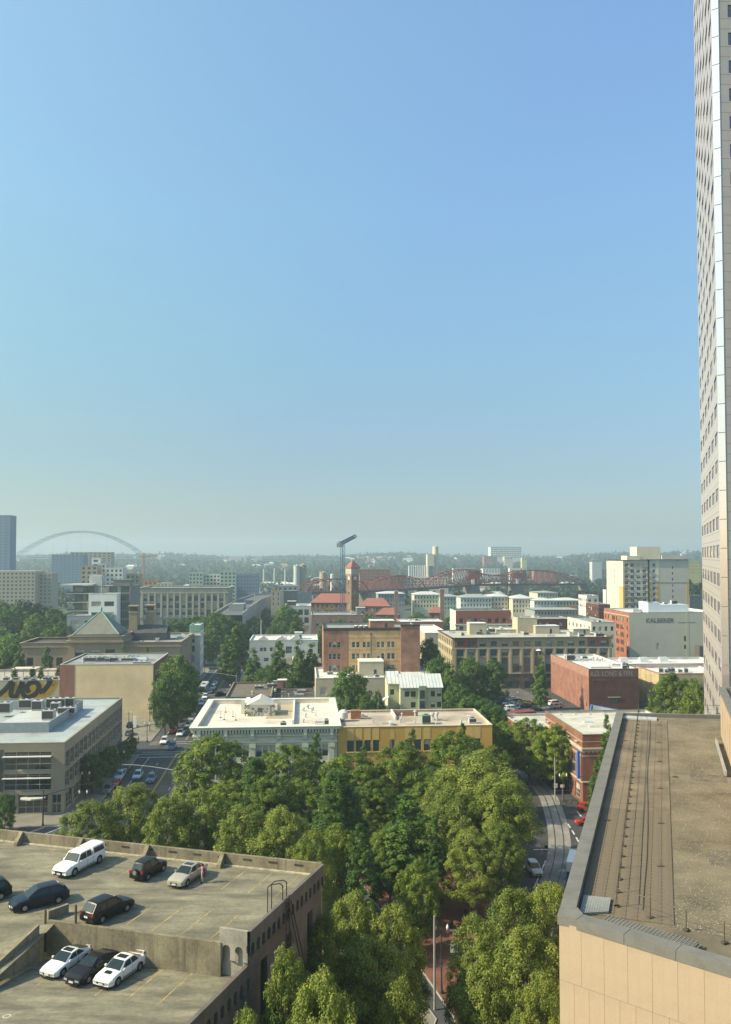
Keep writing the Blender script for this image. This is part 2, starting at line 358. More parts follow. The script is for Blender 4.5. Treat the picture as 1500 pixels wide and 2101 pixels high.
# ============================================================= trees
BARK = mat('bark', (.11,.085,.06), .95, .3, 2, 12, .4)
LEAF = {
 'plane': leafmat('leaf_plane', (.065,.105,.016), (.185,.240,.040), (.40,.43,.085), .38),
 'maple': leafmat('leaf_maple', (.045,.090,.012), (.145,.225,.025), (.42,.45,.06), .38),
 'hornbeam': leafmat('leaf_hornbeam', (.030,.072,.014), (.085,.168,.026), (.23,.32,.050), .36),
 'far': leafmat('leaf_far', (.008,.024,.010), (.020,.048,.018), (.055,.085,.028), .2),
}
def crown_mesh(name, kind, w_, h_, z0, n_cl, n_leaf, leaf, seed, shape='round', sparse=.0, clump=1.0):
    r = np.random.default_rng(seed); cl = []; rad = w_/2; hc = h_-z0
    ph = r.uniform(0, 6.28, 6)
    prof = {'round': lambda t: (max(0, 1-abs(2*t-.85)**2.6/1.45))**.5, 'cone': lambda t: min(1, (t+.05)/.22)*(1-max(0, t-.15)/.90)**.52,
            'column': lambda t: min(1, (t+.08)/.3)*(1-max(0, t-.35)/.68)**.6}[shape]
    while len(cl) < n_cl:
        t = r.random(); az = r.uniform(0, 2*math.pi); f = prof(t)
        if r.random() > f+.12: continue
        lob = 1+.12*math.sin(2*az+ph[0]+3*t)+.10*math.sin(3*az+ph[1]-4*t)+.07*math.sin(7*az+ph[2]+9*t)
        k = r.uniform(.12, 1.0)**.38*r.choice([1, 1, 1, .93, 1.06]); s_ = clump*r.uniform(.65, 1.3)*(w_/10)**.5
        R_ = max(.15, rad*f*lob-s_*.45)*k; zt = z0+s_*.3+(hc-s_)*t+.35*math.sin(az*2+ph[3])
        cl.append((R_*math.cos(az), R_*math.sin(az), zt, s_, r.uniform(-.14, .2)))
    cl = np.array(cl); ctr = np.array([0, 0, z0+hc*.4])
    idx = r.integers(0, len(cl), n_leaf); c = cl[idx]
    d = r.normal(size=(n_leaf, 3)); d[:, 2] += .3; d /= np.linalg.norm(d, axis=1)[:, None]
    rr = c[:, 3]*r.uniform(.45, 1.08, n_leaf)
    p = c[:, :3] + d*rr[:, None]*np.array([1, 1, .8])
    out = p-ctr; out /= np.linalg.norm(out, axis=1)[:, None]
    nrm = d*.75+out*.5+r.normal(size=(n_leaf, 3))*.42; nrm[:, 2] += .45; nrm /= np.linalg.norm(nrm, axis=1)[:, None]
    t1 = np.cross(nrm, r.normal(size=(n_leaf, 3))); t1 /= np.linalg.norm(t1, axis=1)[:, None]; t2 = np.cross(nrm, t1)
    sz = leaf*r.uniform(.6, 1.25, n_leaf)[:, None]
    bend = nrm*sz*.22
    v = np.stack([p-t1*sz, p-t2*sz*.6+bend, p+t1*sz, p+t2*sz*.6+bend], 1).reshape(-1, 3)
    me = bpy.data.meshes.new(name); me.vertices.add(len(v)); me.vertices.foreach_set('co', v.ravel())
    me.loops.add(n_leaf*4); me.loops.foreach_set('vertex_index', np.arange(n_leaf*4, dtype=np.int32))
    me.polygons.add(n_leaf); me.polygons.foreach_set('loop_start', np.arange(0, n_leaf*4, 4, dtype=np.int32))
    at = me.attributes.new('tint', 'FLOAT', 'POINT')
    ti = np.clip(.33+c[:, 4]+r.normal(size=n_leaf)*.16+(r.random(n_leaf) < .06)*.3, 0, 1)
    at.data.foreach_set('value', np.repeat(ti, 4).astype(np.float32))
    me.materials.append(LEAF[kind]); me.update(calc_edges=True); me.validate(); return me, cl
def trunk_mesh(name, h_, z0, r0, cl, seed, limbs=9):
    rr = random.Random(seed); b = MB(); top = z0+(h_-z0)*.35
    p = Vector((0, 0, -.1)); q = Vector((rr.uniform(-.2, .2), rr.uniform(-.2, .2), z0*.9)); b.tube(p, q, r0, r0*.75, 9)
    e = Vector((rr.uniform(-.4, .4), rr.uniform(-.4, .4), top)); b.tube(q, e, r0*.75, r0*.5, 8); b.tube(e, (e.x*1.5, e.y*1.5, h_*.9), r0*.5, r0*.12, 6)
    for k in range(limbs):
        c = Vector(cl[rr.randrange(len(cl))][:3]); s_ = q.lerp(e, rr.random()); m_ = s_.lerp(c, .5)+Vector((0, 0, .5))
        b.tube(s_, m_, r0*.38, r0*.22, 6); b.tube(m_, c, r0*.22, r0*.06, 5)
    return b.mesh(name, BARK, 60)
TP = {}
def tproto(key, kind, w_, h_, z0, n_cl, n_leaf, leaf, shape, seeds, clump=1.0, r0=.28):
    for s_ in seeds:
        me, cl = crown_mesh('crown', kind, w_, h_, z0, n_cl, n_leaf, leaf, s_, shape, clump=clump)
        TP.setdefault(key, []).append((me, trunk_mesh('trunk', h_, z0, r0, cl, s_), w_, h_))
tproto('plane', 'plane', 12, 18, 4.5, 300, 46000, .14, 'round', (1, 2, 3), .84, .35)
tproto('maple', 'maple', 11, 16, 3.0, 330, 38000, .15, 'round', (11, 12), .72)
tproto('horn', 'hornbeam', 9, 17, 1.0, 420, 42000, .14, 'cone', (21, 22), .70)
tproto('column', 'hornbeam', 6, 17, 1.8, 170, 15000, .15, 'column', (31,), .66, .2)
tproto('mid', 'hornbeam', 11, 16, 1.8, 200, 14000, .23, 'round', (41, 42, 43), .95)
tproto('midcol', 'hornbeam', 6, 16, .8, 110, 8500, .24, 'column', (51, 52), 1.0, .2)
tproto('far', 'far', 12, 14, 1, 50, 1600, .65, 'round', (61, 62, 63), 1.6)
tproto('farcol', 'far', 6, 16, .5, 30, 1000, .6, 'cone', (71, 72), 1.1, .2)
TRND = random.Random(5)
def tree(key, x, y, w_, h_, label, group=None, z=0, name='tree'):
    me, tm, pw, ph_ = TRND.choice(TP[key]); t = thing(name, label, 'tree', (x, y, z), TRND.uniform(0, 6.28), group)
    sc = (w_/pw, w_/pw, h_/ph_)
    c = put('crown', me, t); c.scale = sc
    k = put('trunk', tm, t); k.scale = sc; return t
def treepx(key, px, topy, Y, wpx, label, group=None, name='tree', zb=0):
    p = A(px, topy, Y); return tree(key, p.x, p.y, wpx*Y/FPX, p.z-zb, label, group, zb, name)

# ============================================================= vehicles
TYRE = mat('tyre', (.018,.018,.018), .9, .1); RIM = mat('rim', (.38,.38,.39), .35, .1, metal=.8); UNDER = mat('underbody', (.012,.012,.012), .9, 0)
CARG = glass('car_glass', (.015,.024,.027), .05, .45); LAMP = mat('headlamp', (.30,.31,.31), .15, .1, spec=.8); TAIL = mat('taillamp', (.22,.02,.02), .25, .1)
PLATE = mat('licence_plate', (.5,.52,.55), .5, .1, 3, 30); CHROME = mat('chrome', (.5,.5,.5), .2, .05, metal=.9); BLACKP = mat('black_trim', (.015,.015,.016), .45, .1)
PAINT = {
 'white': mat('paint_white', (.72,.72,.70), .28, .03, spec=.5, coat=.6), 'black': mat('paint_black', (.008,.008,.009), .38, .1, spec=.3, coat=.08),
 'silver': mat('paint_silver', (.42,.42,.41), .32, .04, metal=.35, coat=.6), 'beige': mat('paint_beige', (.40,.36,.28), .33, .04, metal=.3, coat=.6),
 'navy': mat('paint_navy', (.008,.013,.024), .35, .08, spec=.3, coat=.12), 'blue': mat('paint_blue', (.04,.10,.22), .3, .05, coat=.6),
 'red': mat('paint_red', (.33,.02,.02), .3, .06, coat=.6), 'grey': mat('paint_grey', (.13,.135,.14), .3, .05, coat=.6), 'green': mat('paint_green', (.05,.12,.09), .3, .05, coat=.6),
 'yellow': mat('paint_yellow', (.65,.38,.02), .35, .05, coat=.5), 'skyblue': mat('paint_sky', (.28,.42,.52), .3, .04, coat=.6)}
# y runs from the tail (-) to the nose (+)
CARS = {
 'sedan':  dict(L=4.6, W=1.8, wb=2.65, top=[(-2.3,.80),(-2.2,.98),(-1.55,1.02),(-.9,1.0),(.9,.98),(1.5,.90),(2.1,.78),(2.3,.60)], gh=(-1.75,-.95,.15,1.0), zr=1.45, zb=.98),
 'coupe':  dict(L=4.4, W=1.75, wb=2.57, top=[(-2.2,.78),(-2.1,.97),(-1.5,1.0),(-.9,.96),(.8,.92),(1.4,.84),(2.0,.72),(2.2,.55)], gh=(-1.85,-.75,.05,.95), zr=1.36, zb=.93),
 'sport':  dict(L=4.7, W=1.86, wb=2.75, top=[(-2.35,.82),(-2.25,1.0),(-1.6,1.04),(-.9,1.0),(.7,.97),(1.5,.92),(2.15,.82),(2.35,.62)], gh=(-1.85,-.8,-.05,.85), zr=1.38, zb=.98),
 'suv':    dict(L=4.7, W=1.88, wb=2.72, top=[(-2.35,.75),(-2.3,1.05),(-1.6,1.08),(-.9,1.06),(.95,1.04),(1.5,.98),(2.15,.88),(2.35,.66)], gh=(-2.25,-1.75,.2,1.05), zr=1.72, zb=1.05),
 'wagon':  dict(L=4.9, W=1.9, wb=2.9, top=[(-2.45,.75),(-2.38,1.05),(-1.6,1.07),(-.9,1.05),(.95,1.02),(1.6,.95),(2.25,.84),(2.45,.62)], gh=(-2.3,-1.55,.15,1.15), zr=1.66, zb=1.04),
 'small_suv': dict(L=4.1, W=1.75, wb=2.5, top=[(-2.05,.75),(-2.0,1.05),(-1.4,1.07),(-.8,1.06),(.75,1.04),(1.2,1.0),(1.85,.92),(2.05,.7)], gh=(-1.95,-1.6,.25,.85), zr=1.7, zb=1.05),
 'pickup': dict(L=5.9, W=2.0, wb=3.65, top=[(-2.95,.85),(-2.9,1.18),(-1.9,1.18),(-.9,1.18),(1.1,1.16),(1.7,1.12),(2.75,1.05),(2.95,.75)], gh=(-.95,-.75,.75,1.35), zr=1.86, zb=1.15, r=.4),
 'van':    dict(L=5.1, W=1.95, wb=3.0, top=[(-2.55,.75),(-2.5,1.1),(-1.6,1.12),(-.9,1.1),(1.3,1.06),(1.8,1.0),(2.4,.85),(2.55,.62)], gh=(-2.45,-2.2,.75,1.75), zr=1.85, zb=1.08),
}
CM = {}
def car_meshes(t):
    if t in CM: return CM[t]
    c = CARS[t]; L, W, wb, r = c['L'], c['W'], c['wb'], c.get('r', .335); hw = W/2; lift = r-.335; out = {}
    ty, tz = zip(*c['top'])
    ztop = lambda y: float(np.interp(y, ty, tz))
    def hwid(y):
        t_ = abs(y)/(L/2); return hw*(1-.16*max(0, (t_-.78)/.22)**2.2)
    ra = r+.07; ys = set(np.linspace(-L/2, L/2, 13)); ys |= {-L/2+.08, L/2-.08}
    for s_ in (-1, 1):
        for d in (-1, -.97, -.8, -.5, 0, .5, .8, .97, 1): ys.add(s_*wb/2+d*ra)
    ys = sorted(ys); y2 = [ys[0]]
    for y in ys[1:]:
        if y-y2[-1] > .012: y2.append(y)
    b = MB(); rows = []
    for y in y2:
        w1 = hwid(y); zt = ztop(y); zl = .24+lift; za = zl+.03
        for s_ in (-1, 1):
            d = abs(y-s_*wb/2)
            if d < ra*.985: za = max(za, r+math.sqrt(max(0, ra*ra-d*d)))
        e = max(0, (abs(y)/(L/2)-.9)/.1); zl2 = zl+.08*e
        za = max(za, zl2+.02); zm = max(za+.02, .62+lift*.7); zt = max(zt, zm+.06)
        pr = [(0, zl2), (w1*.74, zl2), (w1*.74, za), (w1*.975, za), (w1, zm), (w1*.97, zt-.10 if zt-.1 > zm else zm+.02), (w1*.90, zt-.015), (w1*.6, zt+.02), (0, zt+.035)]
        rows.append([(x, y, z) for x, z in pr])
    n = len(rows[0])
    for sg in (1, -1):
        for a, d in zip(rows, rows[1:]):
            for k in range(n-1):
                q = [a[k], d[k], d[k+1], a[k+1]]; q = [(x*sg, y, z) for x, y, z in q]
                if sg < 0: q.reverse()
                b.face(q, 1 if k < 3 else 0)
    for row, flip in ((rows[0], False), (rows[-1], True)):
        p = [(x, y, z) for x, y, z in row]+[(-x, y, z) for x, y, z in reversed(row[1:-1])]
        b.face(p if not flip else p[::-1], 0)
    # greenhouse
    g0, g1, g2, g3 = c['gh']; zb, zr = c['zb']-.03, c['zr']; wb_, wr = hw*.90, hw*.70
    if t == 'van' or t == 'pickup': wr = hw*.78
    def sec(y, wx, z, k=1.0): return [(-wx, y, z), (-wx*.6*k, y, z+.035), (0, y, z+.045), (wx*.6*k, y, z+.035), (wx, y, z)]
    base = lambda y: (hwid(y)*.90, ztop(y)-.02)
    bf, br = base(g3), base(g0)
    F0 = (bf[0]*.96, g3, bf[1]); F1 = (wr*.95, g2, zr-.03); B1 = (wr*.95, g1, zr-.02); B0 = (br[0]*.95, g0, br[1])
    mid = (wr, (g1+g2)/2, zr)
    secs = [sec(g2, wr*.95, zr-.05), sec(g2-.2, wr*.99, zr-.01), sec((g1+g2)/2, wr, zr), sec(g1+.15, wr*.98, zr-.015), sec(g1, wr*.95, zr-.05)]
    for a, d in zip(secs, secs[1:]):
        for k in range(4): b.face([a[k], a[k+1], d[k+1], d[k]][::-1], 0)
    fr = [(-F0[0], g3, F0[2]), (-F0[0]*.5, g3+.06, F0[2]+.02), (0, g3+.08, F0[2]+.03), (F0[0]*.5, g3+.06, F0[2]+.02), (F0[0], g3, F0[2])]
    rr = [(-B0[0], g0, B0[2]), (-B0[0]*.5, g0-.05, B0[2]+.02), (0, g0-.06, B0[2]+.03), (B0[0]*.5, g0-.05, B0[2]+.02), (B0[0], g0, B0[2])]
    for k in range(4): b.face([fr[k], fr[k+1], secs[0][k+1], secs[0][k]], 0); b.face([rr[k+1], rr[k], secs[-1][k], secs[-1][k+1]], 0)
    bm_ = (g0+g3)/2; sp = []
    for sg in (1, -1):
        lo = [(B0[0]*sg, g0, B0[2]), (hwid(g1)*.9*sg, g1, zb), (hwid(bm_)*.9*sg, (g1+g2)/2, zb), (hwid(g2)*.9*sg, g2, zb), (F0[0]*sg, g3, F0[2])]
        hi = [None, (wr*.95*sg, g1, zr-.05), (wr*sg, (g1+g2)/2, zr), (wr*.95*sg, g2, zr-.05), None]
        def fc(p): b.face(p if sg > 0 else p[::-1], 0)
        fc([lo[0], lo[1], hi[1]]); fc([lo[1], lo[2], hi[2], hi[1]]); fc([lo[2], lo[3], hi[3], hi[2]]); fc([lo[3], lo[4], hi[3]])
        sp.append((lo, hi))
    out['body'] = b.mesh('body', [PAINT['white'], UNDER], 32)
    def sheet(quad, m, push, shr=(.93, .86), nm='pane'):
        c_ = sum((Vector(q) for q in quad), Vector())/len(quad); v = [Vector(q) for q in quad]
        nr = (v[1]-v[0]).cross(v[2]-v[0]).normalized()
        if nr.dot(c_-Vector((0, 0, .7))) < 0: nr = -nr; v.reverse()
        w2 = [c_+Vector(((p-c_).x*shr[0], (p-c_).y*shr[0], (p-c_).z*shr[1]))+nr*push for p in v]
        q = MB(); q.face(w2, 0)
        for i in range(len(w2)): j = (i+1) % len(w2); q.face([w2[j], w2[i], w2[i]-nr*(push+.01), w2[j]-nr*(push+.01)], 1)
        return q.mesh(nm, [m, BLACKP])
    g = []
    fm = [(-F0[0]*.97, g3+.01, F0[2]+.01), (F0[0]*.97, g3+.01, F0[2]+.01), (wr*.93, g2+.01, zr-.05), (-wr*.93, g2+.01, zr-.05)]
    g.append(('windshield', sheet(fm, CARG, .065, (.90, .9))))
    fm = [(-B0[0]*.96, g0, B0[2]+.01), (B0[0]*.96, g0, B0[2]+.01), (wr*.93, g1, zr-.05), (-wr*.93, g1, zr-.05)]
    g.append(('rear_window', sheet(fm, CARG, .05, (.86, .82))))
    for lo, hi in sp:
        L_ = lambda a, b2, t_: tuple(a[i]*(1-t_)+b2[i]*t_ for i in range(3))
        g.append(('side_window', sheet([L_(lo[4], lo[3], .35), lo[2], hi[2], hi[3]], CARG, .02, (.90, .74))))
        g.append(('side_window', sheet([lo[2], L_(lo[1], lo[0], .45), hi[1], hi[2]], CARG, .02, (.88, .74))))
    out['glass'] = g
    q = MB()
    for y0, y1 in ((.55, 1.0), (-.02, .02)):
        pass
    q.tube((0, 0, 0), (.22, 0, 0), r, r, 18, 0); out['tyre'] = q.mesh('tyre', [TYRE], 40)
    q = MB(); q.tube((.18, 0, 0), (.228, 0, 0), r*.66, r*.6, 14, 0)
    for k in range(5):
        a = k*2*math.pi/5; q.bar((.229, 0, 0), (.229, math.cos(a)*r*.56, math.sin(a)*r*.56), .04, .03, 0)
    out['rim'] = q.mesh('rim', [RIM], 40)
    zf = ztop(L/2-.06); zr_ = ztop(-L/2+.05)
    q = MB(); q.cbox(0, 0, 0, .40, .16, .15); out['headlight'] = q.mesh('headlight', [LAMP])
    q = MB(); q.cbox(0, 0, 0, .26, .14, .22); out['taillight'] = q.mesh('taillight', [TAIL])
    q = MB(); q.cbox(0, 0, 0, .42, .03, .15); out['plate'] = q.mesh('licence_plate', [PLATE])
    q = MB(); gh_ = {'pickup': .30, 'suv': .22, 'van': .2}.get(t, .15); q.cbox(0, 0, .17-gh_, W*.42, .05, gh_); q.cbox(0, .0, -.24, W*.62, .05, .11); out['grille'] = q.mesh('grille', [BLACKP])
    q = MB(); q.cbox(0, 0, 0, .1, .16, .13); out['mirror'] = q.mesh('side_mirror', [PAINT['white']])
    out['z'] = (zf, zr_); out['dim'] = (L, W, wb, r, hw, lift); CM[t] = out; return out
def car(t, colour, x, y, z, hx, hy, label, group=None, name='parked_car', detail=2, cat='car'):
    """hx, hy: the direction its nose points to"""
    m = car_meshes(t); L, W, wb, r, hw, lift = m['dim']; rz = math.atan2(-hx, hy); P_ = PAINT[colour]
    o = thing(name, label, cat, (x, y, z+.003), rz, group)
    b = put('body', m['body'], o); b.material_slots[0].link = 'OBJECT'; b.material_slots[0].material = P_
    for nm, me in m['glass']: put(nm, me, o)
    for sx in (-1, 1):
        for sy in (-1, 1):
            wq = put('wheel', m['tyre'], o, (sx*(hw-.215), sy*wb/2, r), 0 if sx > 0 else math.pi)
            if detail > 1: put('rim', m['rim'], wq)
        if detail > 0:
            put('headlight', m['headlight'], o, (sx*hw*.62, L/2-.055, m['z'][0]-.20), -sx*.16)
            put('taillight', m['taillight'], o, (sx*hw*.74, -L/2+.08, m['z'][1]-.22), 0)
        if detail > 1:
            g3 = CARS[t]['gh'][3]; mm = put('side_mirror', m['mirror'], o, (sx*(hw+.03), g3-.35, CARS[t]['zb']-.02)); mm.material_slots[0].link = 'OBJECT'; mm.material_slots[0].material = P_
    if detail > 1:
        if 'seam' not in m:
            q = MB(); c_ = CARS[t]
            for sg in (-1, 1):
                for y in (c_['gh'][2]+.5, (c_['gh'][1]+c_['gh'][2])/2, c_['gh'][1]-.1): q.cbox(sg*(hw-.005), y, .36+lift, .012, .016, c_['zb']-.42-lift)
                q.cbox(sg*(hw-.002), 0, .34+lift, .02, wb*.62, .07)
            m['seam'] = q.mesh('door_seam', BLACKP)
        put('door_trim', m['seam'], o)
    if detail > 0:
        put('licence_plate', m['plate'], o, (0, L/2+.03, .36+lift)); put('licence_plate', m['plate'], o, (0, -L/2-.012, .62+lift))
        put('grille', m['grille'], o, (0, L/2+.0, m['z'][0]-.26))
    return o
def sunroof(o, t, y=None):
    c = CARS[t]; y = (c['gh'][1]+c['gh'][2])/2+.15 if y is None else y; q = MB(); q.cbox(0, y, c['zr']+.025, .82, .52, .035); q.build('sunroof', CARG, o)
def spoiler(o, t, P_, z=.2):
    c = CARS[t]; q = MB(); zt = c['top'][1][1]; W = c['W']; q.cbox(0, -c['L']/2+.2, zt+z, W*.84, .26, .04)
    for s_ in (-1, 1): q.cbox(s_*W*.36, -c['L']/2+.22, zt-.03, .05, .2, z+.04)
    q.build('spoiler', P_, o)

# ============================================================= people
PM = {}
def person_mesh(pose):
    J = {'hip': (0,0,.93), 'belly': (0,.0,1.08), 'chest': (0,.0,1.32), 'neck': (0,.0,1.48), 'head': (0,.02,1.60), 'crown': (0,.0,1.72)}
    Rr = {'hip': .145, 'belly': .13, 'chest': .155, 'neck': .062, 'head': .098, 'crown': .07}
    E = [('hip','belly'),('belly','chest'),('chest','neck'),('neck','head'),('head','crown')]
    walk = pose == 'walk'; arm = pose == 'lean'
    for s_, n in ((1,'l'),(-1,'r')):
        st = .22*s_ if walk else 0.03*s_
        J[n+'th'] = (s_*.09, st*.25, .86); J[n+'kn'] = (s_*.10, st*.8+.02, .50); J[n+'an'] = (s_*.11, st*1.1-.03, .09); J[n+'to'] = (s_*.12, st*1.1+.14, .04)
        Rr.update({n+'th': .095, n+'kn': .06, n+'an': .045, n+'to': .042}); E += [('hip', n+'th'), (n+'th', n+'kn'), (n+'kn', n+'an'), (n+'an', n+'to')]
        J[n+'sh'] = (s_*.18, 0, 1.40); a = -.2*s_ if walk else 0
        if arm and s_ > 0: J[n+'el'] = (.30, .14, 1.22); J[n+'wr'] = (.30, .38, 1.24); J[n+'ha'] = (.30, .47, 1.24)
        else: J[n+'el'] = (s_*.24, a*.5, 1.13); J[n+'wr'] = (s_*.25, a+.09, .90); J[n+'ha'] = (s_*.25, a+.12, .81)
        Rr.update({n+'sh': .06, n+'el': .042, n+'wr': .032, n+'ha': .034}); E += [('chest', n+'sh'), (n+'sh', n+'el'), (n+'el', n+'wr'), (n+'wr', n+'ha')]
    ks = list(J); me = bpy.data.meshes.new('body'); me.from_pydata([J[k] for k in ks], [(ks.index(a), ks.index(b)) for a, b in E], [])
    o = bpy.data.objects.new('body', me); C.objects.link(o); sk = o.modifiers.new('skin', 'SKIN'); sk.use_smooth_shade = True
    lay = me.skin_vertices[0] if me.skin_vertices else None
    if lay is None:
        bm = bmesh.new(); bm.from_mesh(me); bm.verts.layers.skin.verify(); bm.to_mesh(me); bm.free(); lay = me.skin_vertices[0]
    for i, k in enumerate(ks): lay.data[i].radius = (Rr[k], Rr[k]*(.72 if k in ('hip','belly','chest') else 1)); lay.data[i].use_root = (k == 'hip')
    su = o.modifiers.new('sub', 'SUBSURF'); su.levels = 1
    dg = bpy.context.evaluated_depsgraph_get(); m2 = bpy.data.meshes.new_from_object(o.evaluated_get(dg)); bpy.data.objects.remove(o)
    m2.materials.clear()
    for k in range(4): m2.materials.append(BARK)
    for p in m2.polygons:
        c = p.center; z = c.z; mi = 0                  # 0 shirt, 1 trousers, 2 skin, 3 shoes
        if z > 1.465: mi = 2
        elif abs(c.x) > .2 and (z < 1.16 or c.y > .2): mi = 2
        elif z < .12: mi = 3
        elif z < .97 and abs(c.x) < .2: mi = 1
        p.material_index = mi
    q = MB(); q.lathe([(.02,1.72),(.09,1.70),(.115,1.63),(.112,1.56),(.09,1.53)], 0, -.02, 12); hair = q.mesh('hair', [BARK], 60)
    fc = MB()
    for s_ in (-1, 1): fc.cbox(s_*.035, .112, 1.612, .022, .012, .012, 0, 0)
    fc.cbox(0, .118, 1.57, .024, .03, .04, 0, 1); fc.cbox(0, .108, 1.545, .05, .012, .01, 0, 2)
    PM[pose] = (m2, hair, fc.mesh('face', [mat('eye', (.03,.02,.02), .3, 0), mat('skin', (.48,.29,.2), .6, .05), mat('lips', (.3,.1,.09), .6, 0)])); return PM[pose]
SHOE = mat('shoe', (.03,.025,.02), .7, .1); SKIN = mat('skin', (.48,.29,.2), .6, .05); HAIRC = {'dark': mat('hair_dark', (.03,.02,.015), .7, .1), 'fair': mat('hair_fair', (.25,.16,.07), .7, .1)}
def person(x, y, z, face, shirt, pants, label, pose='stand', hair='dark', h_=1.75):
    b, ha, fa = PM.get(pose) or person_mesh(pose); o = thing('person', label, 'person', (x, y, z), math.atan2(-face[0], face[1])); o.scale = (h_/1.75,)*3
    q = put('body', b, o)
    for k, m_ in enumerate((mat('cloth_%s' % str(shirt), shirt, .9, .1), mat('cloth_%s' % str(pants), pants, .9, .1), SKIN, SHOE)):
        q.material_slots[k].link = 'OBJECT'; q.material_slots[k].material = m_
    q = put('hair', ha, o); q.material_slots[0].link = 'OBJECT'; q.material_slots[0].material = HAIRC[hair]
    put('face', fa, o); return o

# ============================================================= street furniture
POLE = mat('pole_green', (.045,.055,.05), .5, .1, metal=.2); POLEG = mat('pole_grey', (.33,.34,.34), .5, .1, metal=.3); GLOBE = mat('globe', (.75,.74,.68), .4, .02); WHITEP = mat('sign_white', (.72,.72,.70), .5, .05)
def lamp_twin(x, y, label, rz=0.0, h_=5.0, group='twin globe street lamps'):
    o = thing('street_lamp', label, 'street lamp', (x, y, 0), rz, group)
    b = MB(); b.lathe([(.26,0),(.26,.35),(.16,.5),(.13,1.1),(.09,1.3),(.075,h_-.6),(.11,h_-.5),(.05,h_)], 0, 0, 10); b.build('post', POLE, o, smooth=True)
    b = MB(); b.path([(-.75,0,h_-.35),(-.6,0,h_-.6),(0,0,h_-.45),(.6,0,h_-.6),(.75,0,h_-.35)], .04, 6); b.build('arm', POLE, o)
    for s_ in (-1, 1):
        b = MB(); b.lathe([(.05,0),(.1,.06),(.16,.24),(.17,.38),(.10,.55),(.02,.72)], 0, 0, 10); b.build('lamp_globe', GLOBE, o, (s_*.75, 0, h_-.35), smooth=True)
    return o
def mast(x, y, tip, label, h_=7.0, heads=(1.0,), col=None, lamp=False):
    dx, dy = tip[0]-x, tip[1]-y; L = math.hypot(dx, dy); o = thing('traffic_signal', label, 'traffic light', (x, y, 0), math.atan2(dy, dx)); m_ = col or POLE
    b = MB(); b.tube((0,0,0),(0,0,h_+ (2.5 if lamp else .3)), .16, .1, 10); b.tube((0,0,0),(0,0,.4), .26, .22, 10); b.build('post', m_, o, smooth=True)
    b = MB(); n = 8; pts = [(L*k/n, 0, h_-.8+1.3*math.sin(k/n*math.pi/2)) for k in range(n+1)]
    for k in range(n): b.tube(pts[k], pts[k+1], .1-.006*k, .094-.006*k, 7)
    b.build('arm', m_, o, smooth=True)
    for t in heads:
        q = MB(); q.cbox(0, 0, 0, .36, .3, 1.1)
        for k in range(3): q.tube((0,-.15,.2+.34*k),(0,-.3,.2+.34*k), .12, .12, 8)
        z = h_-.8+1.3*math.sin(t*math.pi/2); s_ = q.build('signal_head', mat('signal_black', (.02,.02,.02), .6, 0), o, (L*t, 0, z-1.2), -math.atan2(dy, dx))
    return o
# ============================================================= setting: ground, roads, pavements
def rp(a, s, z=0.0): return (-49.4+NU[0]*a+NV[0]*s, 220.8+NU[1]*a+NV[1]*s, z)
GRN = mat('ground_far', (.055,.07,.045), .95, .35, .02, .3)
b = MB(); b.face([(-9000,-400,-.01),(9000,-400,-.01),(9000,9000,-.01),(-9000,9000,-.01)]); b.build('ground', GRN, kind='structure')
ASPH = mat('asphalt', (.052,.054,.057), .9, .22, .12, 4, .1, streak=0)
b = MB(); b.face([(-150,50,0),(150,50,0),(150,560,0),(-150,560,0)]); b.build('road', ASPH, kind='structure')
PAVE = mat('pavement_concrete', (.19,.175,.145), .9, .2, .2, 4, .1); BRKP = mat('pavement_brick', (.135,.06,.042), .9, .25, .3, 8, .1)
KERB = mat('kerb', (.30,.29,.27), .85, .1)
def block(pts, m=PAVE, z=.13):
    b = MB(); b.prism(pts, -.02, z, 1, 0); ring(b, inset(pts, -.002), inset(pts, .16), z-.0, z+.006, 1, bottom=False); b.build('pavement', [m, KERB], kind='structure')
def gb(a0, a1, s0, s1, m=PAVE): block([rp(a0,s0)[:2], rp(a1,s0)[:2], rp(a1,s1)[:2], rp(a0,s1)[:2]], m)
for s0, s1 in ((-57, 1), (17, 84), (99, 170), (184, 330)):
    gb(-90, -9.5, s0, s1); gb(6.5, 77.5, s0, s1, PAVE if s0 > -50 else PAVE)
for s0, s1 in ((-40, 1), (17, 55), (150, 210)): gb(88, 160, s0, s1, BRKP if s0 < 0 else PAVE)
block([(-110,60),(-3,60),(8,96),(-6,141),(-110,141)])
block([(-2,62),(7,62),(18,96),(27,126),(24,141),(-2,141),(9,96)][:0] or [(0.5,62),(6.5,62),(18,100),(25,128),(22,140),(-2,140),(10,96)], BRKP)
GRASS = mat('park_grass', (.045,.075,.02), .95, .3, .5, 10)
b = MB(); b.face([(-30,163,.144),(18,163,.144),(17,171,.144),(-31,171,.144)]); b.build('grass', GRASS, kind='structure')
